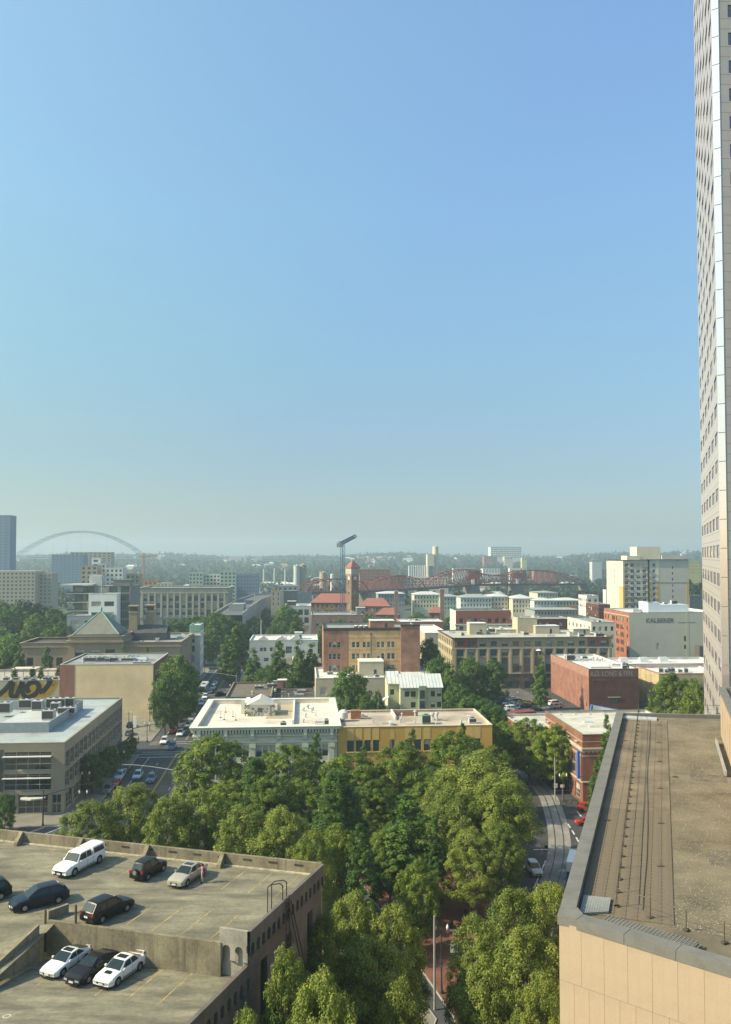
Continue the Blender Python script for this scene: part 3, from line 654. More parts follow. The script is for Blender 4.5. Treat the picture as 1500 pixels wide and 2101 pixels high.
# markings
WHT = mat('road_paint_white', (.5,.5,.48), .8, .25, 1, 8); YEL = mat('road_paint_yellow', (.42,.29,.06), .8, .25, 1, 8)
def line(p, q, w_, m, z=.004, name='road_marking'):
    p, q = Vector(p[:2]), Vector(q[:2]); n = Vector((-(q-p).y, (q-p).x)).normalized()*w_/2
    b = MB(); b.face([(*(p-n), z), (*(q-n), z), (*(q+n), z), (*(p+n), z)][::1]); return b.build(name, m, kind='structure')
def gline(a0, s0, a1, s1, w_=.14, m=WHT): line(rp(a0, s0), rp(a1, s1), w_, m)
for s0, s1 in ((-78, -1.5), (18, 84), (99, 170), (184, 320)):
    gline(-.12, s0, -.12, s1, .12, YEL); gline(.12, s0, .12, s1, .12, YEL); gline(-6.5, s0, -6.5, s1, .16)
    s = s0
    while s < s1-3: gline(-3.25, s, -3.25, s+2.6, .14); gline(3.3, s, 3.3, s+2.6, .14); s += 7.5
    gline(-9.2, s1-.3, 0, s1-.3, .4)
for s0 in (1.5, 13.5, 85.5, 95.5): gline(-9.4, s0, 6.4, s0, .25); gline(-9.4, s0+2.4, 6.4, s0+2.4, .25)
for px0, py0, px1, py1 in ((60,1708,112,1690),(90,1712,130,1696),(1095,1743,1195,1742)): line(G(px0,py0), G(px1,py1), .3, WHT)
for k in range(9): line((-40+k*6, 152), (-37+k*6, 152), .14, WHT)
dash = [G(1148+47*k/5.5, 1667+(58+3*k)*k/5.5) for k in range(6)]
for p, q in zip(dash, dash[1:]): line(p, p.lerp(q, .62), .28, WHT)
line(G(1184,1664), G(1204,1690), .28, WHT)
for dx in (0, 7): line(G(1120+dx,1765), G(1096+dx,1822), .22, WHT)
line(G(1172,1758), G(1158,1815), .15, WHT)
PA1 = mat('asphalt_patch', (.035,.036,.038), .9, .15, .5, 6); PA2 = mat('asphalt_worn', (.075,.073,.068), .9, .2, .5, 6); MHC = mat('manhole', (.03,.03,.03), .6, .1)
PR0 = random.Random(40)
for i in range(34):
    a_, s_ = PR0.choice((-8,-5,-1.8,1.8,4.6))+PR0.uniform(-.6,.6), PR0.uniform(-70, 140); l_, w_ = PR0.uniform(2, 16), PR0.uniform(.7, 2.4); b = MB()
    b.face([(*rp(a_-w_/2, s_)[:2],.0025),(*rp(a_+w_/2, s_)[:2],.0025),(*rp(a_+w_/2, s_+l_)[:2],.0025),(*rp(a_-w_/2, s_+l_)[:2],.0025)]) if i % 3 else b.lathe([(.36,0),(.36,.003)], *rp(a_, s_)[:2], 12)
    b.build('asphalt_patch' if i % 3 else 'manhole_cover', (PA1 if i % 2 else PA2) if i % 3 else MHC, kind='structure')
for i in range(16):
    x, y = PR0.uniform(28, 48), PR0.uniform(128, 180); b = MB(); l_, w_ = PR0.uniform(1.5, 6), PR0.uniform(.6, 2); b.face([(x,y,.0025),(x+w_,y,.0025),(x+w_,y+l_,.0025),(x,y+l_,.0025)]); b.build('asphalt_patch', PA1 if i % 2 else PA2, kind='structure')
# tram track: a concrete band with two rails
TRC = mat('track_concrete', (.21,.205,.19), .9, .25, .3, 5); RAIL = mat('rail_steel', (.035,.035,.038), .45, .2, metal=.5)
tp = [(4,60),(14,90),(23.5,117)]+[tuple(G(px,py)[:2]) for px, py in ((1128,1826),(1143,1785),(1149,1745),(1147,1705),(1136,1662),(1120,1622))]
e = Vector(tp[-1]); tp.append((e.x-.0734*60-1.5, e.y+60)); tp = [Vector(p) for p in tp]
for _ in range(2):
    q = [tp[0]]
    for a, c in zip(tp, tp[1:]): q += [a.lerp(c, .25), a.lerp(c, .75)]
    tp = q+[tp[-1]]
def ribbon(o0, o1, z, m, name):
    b = MB(); L_ = []
    for i, p in enumerate(tp):
        d = (tp[min(i+1, len(tp)-1)]-tp[max(i-1, 0)]).normalized(); n = Vector((-d.y, d.x)); L_.append((p+n*o0, p+n*o1))
    for (a, c), (d, f) in zip(L_, L_[1:]): b.face([(*a,z),(*d,z),(*f,z),(*c,z)][::-1])
    b.build(name, m, kind='structure')
ribbon(-2.0, 2.0, .006, TRC, 'tram_track_bed'); ribbon(-.85, -.68, .012, RAIL, 'tram_rail'); ribbon(.68, .85, .012, RAIL, 'tram_rail')

# ============================================================= parking garage (left, near)
CONC = mat('garage_concrete', (.20,.172,.118), .92, .32, .35, 5, .25, streak=.75, streakcol=(.075,.068,.052))
DECK = mat('garage_deck', (.20,.185,.13), .9, .3, .22, 3.2, .1)
nt_ = DECK.node_tree                                   # darker wear patches across the deck
_src = nt_.nodes['Principled BSDF'].inputs['Base Color'].links[0].from_socket
_tc = nt_.nodes.new('ShaderNodeTexCoord'); _mp = nt_.nodes.new('ShaderNodeMapping'); _mp.inputs['Rotation'].default_value = (0,0,R(20)); _mp.inputs['Scale'].default_value = (.35,1.5,1)
_nn = nt_.nodes.new('ShaderNodeTexNoise'); _nn.inputs['Scale'].default_value = .55; _nn.inputs['Detail'].default_value = 6; _nn.inputs['Roughness'].default_value = .7
_r = nt_.nodes.new('ShaderNodeMapRange'); _r.inputs[1].default_value = .42; _r.inputs[2].default_value = .62; _r.inputs[4].default_value = .8
_mx = nt_.nodes.new('ShaderNodeMix'); _mx.data_type = 'RGBA'
nt_.links.new(_tc.outputs['Object'], _mp.inputs[0]); nt_.links.new(_mp.outputs[0], _nn.inputs['Vector']); nt_.links.new(_nn.outputs['Fac'], _r.inputs[0])
nt_.links.new(_r.outputs[0], _mx.inputs[0]); nt_.links.new(_src, _mx.inputs[6]); _mx.inputs[7].default_value = (.088,.083,.062,1); nt_.links.new(_mx.outputs[2], nt_.nodes['Principled BSDF'].inputs['Base Color'])
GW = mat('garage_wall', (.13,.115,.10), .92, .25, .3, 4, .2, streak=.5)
ZU, ZL, PT = 22.5, 20.1, 23.6
gr = thing('parking_garage', 'weathered concrete parking garage with two roof decks of parked cars, lower left', 'parking garage', (0,0,0))
Bk0, Bk1 = G(-220, 1680, PT), G(659, 1772, PT)         # back parapet line
Rt1 = G(506, 1911, PT); Lw0, Lw1 = G(507, 1975, ZL+1.0), G(330, 2150, ZL+1.0)
Kb = G(454, 1903, PT)                                  # left end of the small block
sd = (Lw1-Lw0).normalized()
W0 = Vector((Kb.x+.1, Kb.y-.15, 0)); W1 = G(100, 1886, ZU+.12)    # retaining wall line
bd = (Vector(Bk0[:2])-Vector(Bk1[:2])).normalized(); bn = Vector((-bd.y, bd.x))    # outward (away from the camera)
if bn.y < 0: bn = -bn
# upper deck
b = MB(); b.face([(Rt1.x,Rt1.y,ZU),(Bk1.x,Bk1.y,ZU),(Bk0.x,Bk0.y,ZU),(-60,72,ZU),(-34.5,71.2,ZU),(-24.4,69.6,ZU),(W1.x,W1.y,ZU),(W0.x,W0.y+.3,ZU)]); b.build('deck', DECK, gr)
# ramp to the left
b = MB(); b.face([(-34.5,71.2,ZU),(-36.4,62,ZL),(-28.4,60.6,ZL),(-25.2,66.9,ZU-.2),(-24.9,69.7,ZU)]); b.build('ramp', DECK, gr)
b = MB(); b.face([(-24.9,69.7,ZU),(-25.2,66.9,ZU-.2),(-25.4,67.7,ZU-.02)]); 
# lower deck
LD = [Vector((Lw0.x, Lw0.y, ZL)), Vector((Lw0.x, Lw0.y, ZL))+Vector((sd.x, sd.y, 0))*40, Vector((-60, 26, ZL)), Vector((-60, 64, ZL)), Vector((-28.4, 60.6, ZL)), Vector((-25.3, 67.6, ZL)), Vector((W0.x, W0.y+.1, ZL))]
b = MB(); b.face([tuple(p) for p in LD][::-1]); b.build('deck', DECK, gr, label='lower roof deck')
def wallseg(p, q, z0, z1, th, m, name='parapet', mats=None, z0b=None, z1b=None):
    p, q = Vector(p[:2]), Vector(q[:2]); n = Vector((-(q-p).y, (q-p).x)).normalized()*th; z0b = z0 if z0b is None else z0b; z1b = z1 if z1b is None else z1b
    b = MB(); L = (q-p).length; N = max(1, int(L/3))
    P = [(*p,z0),(*q,z0b),(*(q+n),z0b),(*(p+n),z0),(*p,z1),(*q,z1b),(*(q+n),z1b),(*(p+n),z1)]; i = len(b.v); b.v += P
    for f in [(0,3,2,1),(4,5,6,7),(0,1,5,4),(1,2,6,5),(2,3,7,6),(3,0,4,7)]: b.f.append(f); b.m.append(0)
    return b.build(name, m, gr)
wallseg(Bk0, Bk1, 0, PT, -.32 if ((Bk1-Bk0).x*bn.y-(Bk1-Bk0).y*bn.x) < 0 else .32, CONC)
# dark ledge along the foot of the back parapet, pale flashing
fn = -bn
def off(p, d): return Vector((p[0], p[1]))+fn*d
wallseg(off(Bk0,.02), off(Bk1,.02), ZU, ZU+.12, -.14, mat('pale_flashing', (.42,.38,.3), .8, .3, 2, 9), 'flashing')
for px in (118, 283, 461, -40):                        # buttresses
    g_ = G(px, 1772, ZU); t = (Vector(g_[:2])-Vector(Bk0[:2])).dot((Vector(Bk1[:2])-Vector(Bk0[:2])).normalized()); p = Vector(Bk0[:2])+(Vector(Bk1[:2])-Vector(Bk0[:2])).normalized()*t
    b = MB(); ud = -bd*.2; a0, a1 = p-ud+fn*.02, p+ud+fn*.02; b_ = fn*1.0
    b.face([(*a0,ZU),(*(a0+b_),ZU),(*(a0+b_*.95),ZU+.35),(*(a0+b_*.1),PT+.1),(*a0,PT+.1)]); b.face([(*a1,ZU),(*a1,PT+.1),(*(a1+b_*.1),PT+.1),(*(a1+b_*.95),ZU+.35),(*(a1+b_),ZU)])
    b.face([(*(a0+b_),ZU),(*(a1+b_),ZU),(*(a1+b_*.95),ZU+.35),(*(a0+b_*.95),ZU+.35)]); b.face([(*(a0+b_*.95),ZU+.35),(*(a1+b_*.95),ZU+.35),(*(a1+b_*.1),PT+.1),(*(a0+b_*.1),PT+.1)])
    b.face([(*(a0+b_*.1),PT+.1),(*(a1+b_*.1),PT+.1),(*a1,PT+.1),(*a0,PT+.1)]); b.build('buttress', CONC, gr)
for k in range(9):                                     # small drain slots in the back parapet
    p = Vector(Bk1[:2])+bd*(2.2+k*2.6)+fn*.012; b = MB(); u = -bd*.45
    b.box(-.42,-.03,0,.42,.03,.16, 0, None, Matrix.Translation((*p, ZU+.68))@Matrix.Rotation(math.atan2(bd.y, bd.x), 4, 'Z')); b.build('drain_slot', mat('slot_dark', (.05,.045,.04), .9, .2), gr)
# retaining wall between the decks
wallseg(W0, W1, ZL-.3, ZU+.14, .28, CONC, 'retaining_wall')
ww = (Vector(W1[:2])-Vector(W0[:2])); wl = ww.length; wd = ww.normalized(); wn = Vector((-wd.y, wd.x)); wn = wn if wn.y < 0 else -wn
for t in (.0,): pass
wallseg(Vector(W0[:2])+wn*.12, Vector(W1[:2])+wn*.12, ZL, ZL+.1, .1, mat('pale_flashing', (.4,.4,.4)), 'flashing')
RUST = mat('steel_post', (.07,.06,.05), .7, .3, metal=.4)
for px, zt in ((157, 1.6), (293, -.4), (95, .9)):
    g_ = span(Vector((W0.x, W0.y, ZL)), (wd.x, wd.y), px); p = Vector(W0[:2])+wd*g_+wn*.16
    b = MB(); b.cbox(p.x, p.y, ZL, .13, .12, ZU-ZL+zt, math.atan2(wd.y, wd.x)); b.build('steel_post', RUST, gr)
b = MB(); p = Vector(W0[:2])+wd*(wl-1.2)+wn*.05; M_ = Matrix.Translation((*p, ZL))@Matrix.Rotation(math.atan2(-wd.y, -wd.x), 4, 'Z')
b.box(-.55,-.06,.05,.55,0,1.85,0,None,M_); b.box(-.75,-.1,0,-.55,0,2.0,1,None,M_); b.box(.55,-.1,0,.75,0,2.0,1,None,M_); b.box(-.75,-.1,2.0,.75,0,2.15,1,None,M_)
b.build('blocked_doorway', [mat('blockwork', (.33,.31,.25), .9, .25, 1, 6, streak=.5, streakcol=(.13,.12,.1)), CONC], gr)
# low guard walls of the ramp
wallseg(W1, (-24.5, 70.4), ZU-.1, ZU+.75, .25, CONC, 'guard_wall'); wallseg((-34.6,71.2), (-37.0,60), ZU, ZU+.8, .25, CONC, 'guard_wall', z0b=ZL, z1b=ZL+.9)
wallseg((-25.6,67.0), (-28.0,63.0), ZL, ZU+.55, -.28, CONC, 'guard_wall', z1b=ZL+1.05)
# east face: parapet with a frieze of small arches over a recessed wall
def eastface(p, q, zt, zl, n):
    p, q = Vector(p[:2]), Vector(q[:2]); d = (q-p); L = d.length; d.normalize(); nn = Vector((d.y, -d.x))   # outward
    if nn.x < 0: nn = -nn
    F = lambda u, v, z: (p.x+d.x*u+nn.x*v, p.y+d.y*u+nn.y*v, z)
    b = MB(); zs, za = zt-.95, zt-2.15                  # spring of the arches' top, foot of the corbels
    b.face([F(0,.3,zs),F(L,.3,zs),F(L,.3,zt),F(0,.3,zt)]); b.face([F(0,.3,zt),F(L,.3,zt),F(L,0,zt),F(0,0,zt)]); b.face([F(0,0,zl),F(0,0,zt),F(L,0,zt),F(L,0,zl)])
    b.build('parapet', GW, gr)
    w_ = L/n
    for k in range(n):
        u0 = k*w_; r = w_*.3; c = u0+w_/2; b = MB(); arc = [(c-r*math.cos(math.pi*t/6), zs-r+r*math.sin(math.pi*t/6)) for t in range(7)]
        for (a0, z0), (a1, z1) in zip(arc, arc[1:]): b.face([F(a0,.3,z0),F(a1,.3,z1),F(a1,.3,zs),F(a0,.3,zs)]); b.face([F(a0,.3,z0),F(a0,.0,z0),F(a1,.0,z1),F(a1,.3,z1)])
        for s0, s1 in ((u0, c-r), (c+r, u0+w_)):
            b.face([F(s0,.3,za+.25),F(s1,.3,za+.25),F(s1,.3,zs),F(s0,.3,zs)]); b.face([F(s0,.02,za),F(s1,.02,za),F(s1,.3,za+.25),F(s0,.3,za+.25)])
        b.face([F(c-r,.3,za+.25),F(c-r,.3,zs-r),F(c-r,.0,zs-r),F(c-r,0,za+.25)]); b.face([F(c+r,.3,zs-r),F(c+r,.3,za+.25),F(c+r,0,za+.25),F(c+r,0,zs-r)])
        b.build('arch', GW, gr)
    return F, L
F1, L1 = eastface(Rt1, Bk1, PT, ZU, 16); F2, L2 = eastface((Lw0.x+sd.x*26, Lw0.y+sd.y*26), Lw0, ZL+1.0, ZL, 27)
b = MB()
for F, L, zt in ((F1, L1, ZU-.6), (F2, L2, ZL-1.1)):
    ops = [(2.4+k*4.6, 3.6+k*4.6, zt-6.2, zt-1.6) for k in range(int(L/4.6))]
    wallgrid(b, L, 0, zt+.75, ops, lambda u, v, z, F=F: F(u, -v, z), 0, 0, .4)
    for o in ops: q = MB(); q.face([F(o[0],-.38,o[2]),F(o[1],-.38,o[2]),F(o[1],-.38,o[3]),F(o[0],-.38,o[3])]); q.build('window', mat('garage_void', (.02,.02,.022), .4, .1), gr)
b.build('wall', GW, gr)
# small block with two arches facing the camera
bw = (Vector(Rt1[:2])-Vector(Kb[:2])); BL = bw.length; be = bw.normalized(); bo = Vector((be.y, -be.x))
FB = lambda u, v, z: (Kb.x+be.x*u+bo.x*v, Kb.y+be.y*u+bo.y*v, z)
LC = mat('block_concrete', (.27,.25,.21), .9, .25, .5, 5, .2, streak=.5); zs = PT-.95; b = MB()
b.face([FB(0,.3,zs),FB(BL+.2,.3,zs),FB(BL+.2,.3,PT+.1),FB(0,.3,PT+.1)]); b.face([FB(0,.3,PT+.1),FB(BL+.2,.3,PT+.1),FB(BL+.2,0,PT+.1),FB(0,0,PT+.1)]); b.face([FB(0,0,PT+.1),FB(BL,0,PT+.1),FB(BL,0,ZU),FB(0,0,ZU)]); b.face([FB(0,0,ZU),FB(0,.3,ZU),FB(0,.3,PT+.1),FB(0,0,PT+.1)])
for k in range(2):
    w_ = BL/2; c = w_*(k+.5)+.05; r = w_*.31; arc = [(c-r*math.cos(math.pi*t/8), zs-r+r*math.sin(math.pi*t/8)-.15) for t in range(9)]
    for (a0, z0), (a1, z1) in zip(arc, arc[1:]): b.face([FB(a0,.3,z0),FB(a1,.3,z1),FB(a1,.3,zs),FB(a0,.3,zs)]); b.face([FB(a1,.3,z1),FB(a0,.3,z0),FB(a0,0,z0),FB(a1,0,z1)])
    for s0, s1 in ((w_*k, c-r), (c+r, w_*(k+1)+(.15 if k else 0))): b.face([FB(s0,.3,zs-1.25),FB(s1,.3,zs-1.25),FB(s1,.3,zs),FB(s0,.3,zs)]); b.face([FB(s0,0,zs-1.5),FB(s1,0,zs-1.5),FB(s1,.3,zs-1.25),FB(s0,.3,zs-1.25)])
b.face([FB(0,0,ZL-2),FB(BL+.1,0,ZL-2),FB(BL+.1,0,ZU+.2),FB(0,0,ZU+.2)]); b.build('arched_block', LC, gr)
# escape ladder hoops and platform on the east parapet
b = MB()
for du in (0, .75):
    for v in (.1, ): 
        c = F1(L1*.42+du*1.0, v, PT); 
        b.path([(c[0],c[1],PT-.2),(c[0],c[1],PT+1.15),(c[0]-.25,c[1]-.08,PT+1.35),(c[0]-.95,c[1]-.3,PT+1.35),(c[0]-1.2,c[1]-.38,PT+1.15),(c[0]-1.2,c[1]-.38,PT-.9)], .045, 6)
b.build('ladder_rail', RUST, gr)
b = MB()
for du in (0, .6):
    a0, a1 = F1(L1*.42+du, .42, PT+.2), F1(L1*.42+du+.2, .45, PT-16); b.tube(a0, a1, .05, .05, 5)
for k in range(22): z = PT-.6-k*.6; b.tube(F1(L1*.42,.42,z), F1(L1*.42+.6,.42,z), .03, .03, 4)
b.tube(F1(L1*.44,.5,PT-.3), F1(L1*.62,.9,PT-8), .05, .05, 5); b.tube(F1(L1*.47,.5,PT-.3), F1(L1*.66,.9,PT-8), .05, .05, 5)
b.build('fire_ladder', RUST, gr)
# stall lines
YS = mat('stall_paint', (.36,.26,.10), .85, .5, 1.2, 9)
cd = Vector((-.33,-.944))
def stall(p, L, z): q = Vector(p[:2])+cd*L; b = MB(); n = Vector((-cd.y, cd.x))*.04; b.face([(*(Vector(p[:2])-n),z+.004),(*(q-n),z+.004),(*(q+n),z+.004),(*(Vector(p[:2])+n),z+.004)]); b.build('stall_line', YS, gr)
for k in range(11): stall(Vector(Bk1[:2])+bd*(2.0+k*2.6)+fn*.6, 4.8, ZU)
for k in range(7): stall(Vector(W0[:2])+wd*(1.2+k*2.55)+Vector((-cd.x,-cd.y))*5.1, 4.6, ZU)
for k in range(5): stall(Vector(W0[:2])+wd*(2.3+k*2.5)+wn*.3, 4.8, ZL)
b = MB(); g_ = G(14, 2085, ZL)
for k in range(16): t0, t1 = 2*math.pi*k/16, 2*math.pi*(k+1)/16; b.face([(g_.x+.2*math.cos(t0),g_.y+.2*math.sin(t0),ZL+.005),(g_.x+.28*math.cos(t0),g_.y+.28*math.sin(t0),ZL+.005),(g_.x+.28*math.cos(t1),g_.y+.28*math.sin(t1),ZL+.005),(g_.x+.2*math.cos(t1),g_.y+.2*math.sin(t1),ZL+.005)][::-1])
b.build('painted_ring', WHT, gr)
def gcar(t, col, px, py, z, hx, hy, label, **k): p = G(px, py, z); o = car(t, col, p.x, p.y, z, hx, hy, label, 'cars parked on the garage roof', **k); o.scale = (.95,)*3; return o
# pickup with a canopy over its bed
pk = gcar('pickup', 'white', 163, 1782, ZU, -.36, -.93, 'white pickup truck with canopy parked by the back parapet', name='pickup_truck', cat='pickup truck')
b = MB(); x, z0, z1 = .93, 1.16, 1.86
P = [(-x,-2.85,z0),(x,-2.85,z0),(x,-.97,z0),(-x,-.97,z0),(-x*.86,-2.72,z1),(x*.86,-2.72,z1),(x*.86,-.97,z1),(-x*.86,-.97,z1),(-x*.5,-2.7,z1+.08),(x*.5,-2.7,z1+.08),(x*.5,-.97,z1+.08),(-x*.5,-.97,z1+.08)]
b.v = P; b.f = [(0,1,5,9,8,4),(1,2,6,5),(2,3,7,11,10,6),(3,0,4,7),(4,8,11,7),(8,9,10,11),(9,5,6,10)]; b.m = [0]*7; b.build('canopy', PAINT['white'], pk)
for s_ in (-1, 1):
    b = MB(); q = [(s_*.925,-2.62,1.27),(s_*.925,-1.1,1.27),(s_*.84,-1.1,1.74),(s_*.84,-2.5,1.74)]; b.face([(a+s_*.012, y_, z_) for a, y_, z_ in (q if s_ > 0 else q[::-1])]); b.build('canopy_window', CARG, pk)
c_ = gcar('small_suv', 'black', 305, 1795, ZU, .36, .93, 'small black off-roader showing its spare wheel at the back', name='parked_car')
q = MB(); q.tube((0,0,0),(0,-.2,0),.34,.34,16); sw = q.build('spare_wheel', TYRE, c_, (0,-2.06,.95)); q = MB(); q.tube((0,-.2,0),(0,-.23,0),.22,.2,12); q.build('rim', RIM, sw)
c_ = gcar('sedan', 'beige', 385, 1806, ZU, -.36, -.93, 'pale gold sedan with sunroof beside the man in pink'); sunroof(c_, 'sedan')
gcar('wagon', 'navy', 80, 1856, ZU, -.80, -.60, 'dark navy estate car at the head of the ramp')
gcar('suv', 'black', 221, 1878, ZU, .52, .85, 'black crossover parked behind the retaining wall, tail towards us')
c_ = gcar('coupe', 'white', 137, 1985, ZL, -.40, -.92, 'white coupe, leftmost of the three on the lower deck'); sunroof(c_, 'coupe'); spoiler(c_, 'coupe', PAINT['white'], .12)
gcar('sport', 'black', 189, 1998, ZL, -.40, -.92, 'black muscle coupe between the two white cars')
c_ = gcar('sedan', 'white', 247, 2003, ZL, -.40, -.92, 'white sports sedan with bonnet scoop and rear wing'); sunroof(c_, 'sedan'); spoiler(c_, 'sedan', PAINT['white'], .25)
q = MB(); q.cbox(0, 1.45, .93, .5, .35, .09); q.build('bonnet_scoop', BLACKP, c_)
gcar('suv', 'black', -36, 1848, ZU, -.8, -.6, 'dark car cut off by the left picture edge')
p = G(415, 1812, ZU); person(p.x, p.y, ZU, (-.9,-.3), (.42,.2,.22), (.27,.23,.17), 'man in a pink shirt standing by the pale gold sedan', 'lean')

# ============================================================= near tan building (right)
TAN = mat('tan_panel', (.37,.285,.20), .75, .08, .5, 14, .05, streak=.16, streakcol=(.27,.2,.135)); TANJ = mat('panel_joint', (.26,.19,.125), .9, .1)
SLATE = mat('coping_slate', (.15,.145,.13), .7, .14, .8, 9, .05); RFB = mat('roof_paver', (.16,.128,.088), .92, .3, .3, 6, .2)
ZR = 32.45; ZC = 33.0
tb = thing('tan_office_building', 'tan panelled office building with flat gravel roof and slate coping, lower right', 'building', (0,0,0))
O0, O1 = G(1147, 1876, ZC), G(1266, 1459, ZC); f1 = G(1500, 1983, ZC)
sg = (Vector(O1[:2])-Vector(O0[:2])); sgL = sg.length; sg.normalize(); sn = Vector((sg.y, -sg.x))        # sn points onto the roof
fd = (Vector(f1[:2])-Vector(O0[:2])).normalized(); FL = 26.0; fin = Vector((-fd.y, fd.x))                # inward from the front edge
TL = lambda u, v: Vector(O0[:2])+sg*u+sn*v
RO = Vector(O0[:2])+fd*FL; RB = Vector(O1[:2])+Vector((1,-.12)).normalized()*34
b = MB(); b.face([(*(TL(.6,.6)),ZR),(*(RO+fin*.5),ZR),(RO.x+22,RO.y+10,ZR),(RB.x+6,RB.y-.6,ZR),(*(TL(sgL-.4,.6)),ZR)]); b.build('roof', mat('roof_gravel_base', (.165,.138,.095), .95, .3, .35, 18, 1.0), tb)
# walls
b = MB(); 
b.face([(*O0[:2],0),(*O0[:2],ZC-.5),(*O1[:2],ZC-.5),(*O1[:2],0)]); b.face([(*O1[:2],0),(*O1[:2],ZC-.35),(*RB,ZC-.35),(*RB,0)]); b.build('wall', TAN, tb)
b = MB(); b.face([(*O0[:2],0),(*RO,0),(*RO,ZC-.35),(*O0[:2],ZC-.35)][::1]); b.build('wall', TANJ, tb, label='front wall behind the panels')
# front panels: tall upper row, narrower rows below
def panelrow(z0, z1, w_, off_):
    me = None; u = .02
    pm = MB(); pm.box(0,-.03,0,w_-.012,.0,z1-z0-.0); me = pm.mesh('wall_panel', TAN)
    k = 0
    while u+w_ < FL-6:
        put('wall_panel', me, tb, (O0.x+fd.x*u, O0.y+fd.y*u, z0), math.atan2(fd.y, fd.x)); u += w_; k += 1
panelrow(29.66, 32.62, 1.25, 0); panelrow(26.66, 29.64, .83, 0); panelrow(23.66, 26.64, .83, 0)
# coping stones
cap = [.0]
def coping(p, d, n_, L, L0, wdt, name='coping_stone'):
    u = 0
    while u < L-.2:
        l = min(L0, L-u); a = Vector(p)+d*(u+.012); c = Vector(p)+d*(u+l-.012); b = MB(); b.prism([tuple(a-n_*.06), tuple(a+n_*wdt), tuple(c+n_*wdt), tuple(c-n_*.06)][::(1 if d.cross(n_) > 0 else -1)][::-1] if d.cross(n_) > 0 else [tuple(a-n_*.06), tuple(a+n_*wdt), tuple(c+n_*wdt), tuple(c-n_*.06)], ZC-.5, ZC+RND.uniform(-.006,.006)); b.build(name, SLATE, tb); u += l
coping(TL(1.0,0), sg, sn, sgL-1.0, 2.75, .78); coping(Vector(O0[:2])+fd*1.0, fd, fin, FL-1, 2.6, .85)
cc = Vector(O0[:2]); b = MB(); b.prism([tuple(cc-sn*.06-fin*.06), tuple(cc+fd*.98), tuple(cc+fd*.98+fin*.85), tuple(TL(1.3,.82)), tuple(TL(.98,.78)), tuple(TL(.98,-.06))], ZC-.5, ZC+.002); b.build('coping_stone', SLATE, tb)
b = MB(); b.prism([tuple(TL(sgL-.5,.8)), tuple(RB+Vector((0,-.6))), tuple(RB), tuple(TL(sgL,.8))], ZR-.1, ZC-.12); b.build('coping_stone', SLATE, tb)
b = MB(); b.prism([tuple(TL(sgL-2.2,.8)), tuple(TL(sgL-2.2,4.6)), tuple(TL(sgL-.6,4.6)), tuple(TL(sgL-.6,.8))], ZR, ZR+.2); b.build('metal_plate', mat('pale_metal', (.4,.41,.4), .5, .1), tb)
# pavers: strip 5 m wide along the west parapet
pv = .55; pm = MB(); pm.box(0,0,0,pv*1.12-.02,pv-.02,.045); pme = pm.mesh('roof_paver', RFB); far = MB(); cnt = 0
for i in range(int((sgL-3.2)/pv)):
    for j in range(8):
        u, v = 1.9+i*pv, .84+j*pv*1.12
        q = TL(u, v)
        if q.y < O0.y and (q-Vector(O0[:2])).dot(fin) < 1.0: continue
        if cnt < 296: put('roof_paver', pme, tb, (q.x, q.y, ZR+.005+RND.uniform(0,.006)), math.atan2(sg.y, sg.x)-math.pi/2+0); cnt += 1
        else: far.box(0,0,0,pv*1.12-.02,pv-.02,.045,0,None,Matrix.Translation((q.x,q.y,ZR+.005+RND.uniform(0,.006)))@Matrix.Rotation(math.atan2(sg.y,sg.x)-math.pi/2,4,'Z'))
far.build('roof_pavers', RFB, tb, kind='stuff')
# pavers in front (towards the camera) up to the front coping
far = MB()
for i in range(30):
    for j in range(1, 5):
        q = Vector(O0[:2])+fd*(4.6+i*pv)+fin*(.4+j*pv); 
        far.box(0,0,0,pv-.02,pv-.02,.04,0,None,Matrix.Translation((q.x,q.y,ZR+.004))@Matrix.Rotation(math.atan2(fd.y,fd.x),4,'Z'))
# loose gravel
g_ = np.random.default_rng(3); gv = MB(); PB = mat('gravel', (.27,.235,.16), .9, .5, 3, 20)
for _ in range(26000):
    u = 1.5+(sgL-3)*g_.random()**1.25; v = 5.2+g_.random()*min(16, 4+u*.6+6); q = TL(u, v)
    if (q-Vector(O0[:2])).dot(fin) < 1.5: continue
    r = .018+.026*g_.random(); z = ZR+.012; x, y = q
    i = len(gv.v); gv.v += [(x-r,y,z),(x,y-r,z),(x+r,y+r*.3,z),(x,y+r,z),(x+r*.2,y,z+r*.8)]; gv.f += [(i,i+1,i+4),(i+1,i+2,i+4),(i+2,i+3,i+4),(i+3,i,i+4)]; gv.m += [0]*4
gv.build('gravel', PB, tb, kind='stuff')
# patches, drains and flashing laps on the near roof
for u, v, lu, lv in ((12,8,3,2.2),(22,11,5,1.6),(33,7.5,2.5,3),(40,14,6,2),(8,12,2,2),(27,16,3,3)):
    q0, q1, q2, q3 = TL(u, v), TL(u+lu, v), TL(u+lu, v+lv), TL(u, v+lv); b = MB(); b.face([(*q0,ZR+.006),(*q1,ZR+.006),(*q2,ZR+.006),(*q3,ZR+.006)][::-1]); b.build('roof_patch', mat('roof_patch', (.115,.10,.075), .95, .3, .8, 12), tb)
for u, v in ((18,10),(38,12)):
    q_ = TL(u, v); b = MB(); b.lathe([(.28,0),(.28,.1),(.12,.16),(.1,.3)], q_.x, q_.y, 12); b.v = [(x, y, z+ZR) for x, y, z in b.v]; b.build('roof_drain', RB_ if 0 else mat('drain_metal', (.2,.19,.17), .6, .1, metal=.3), tb)
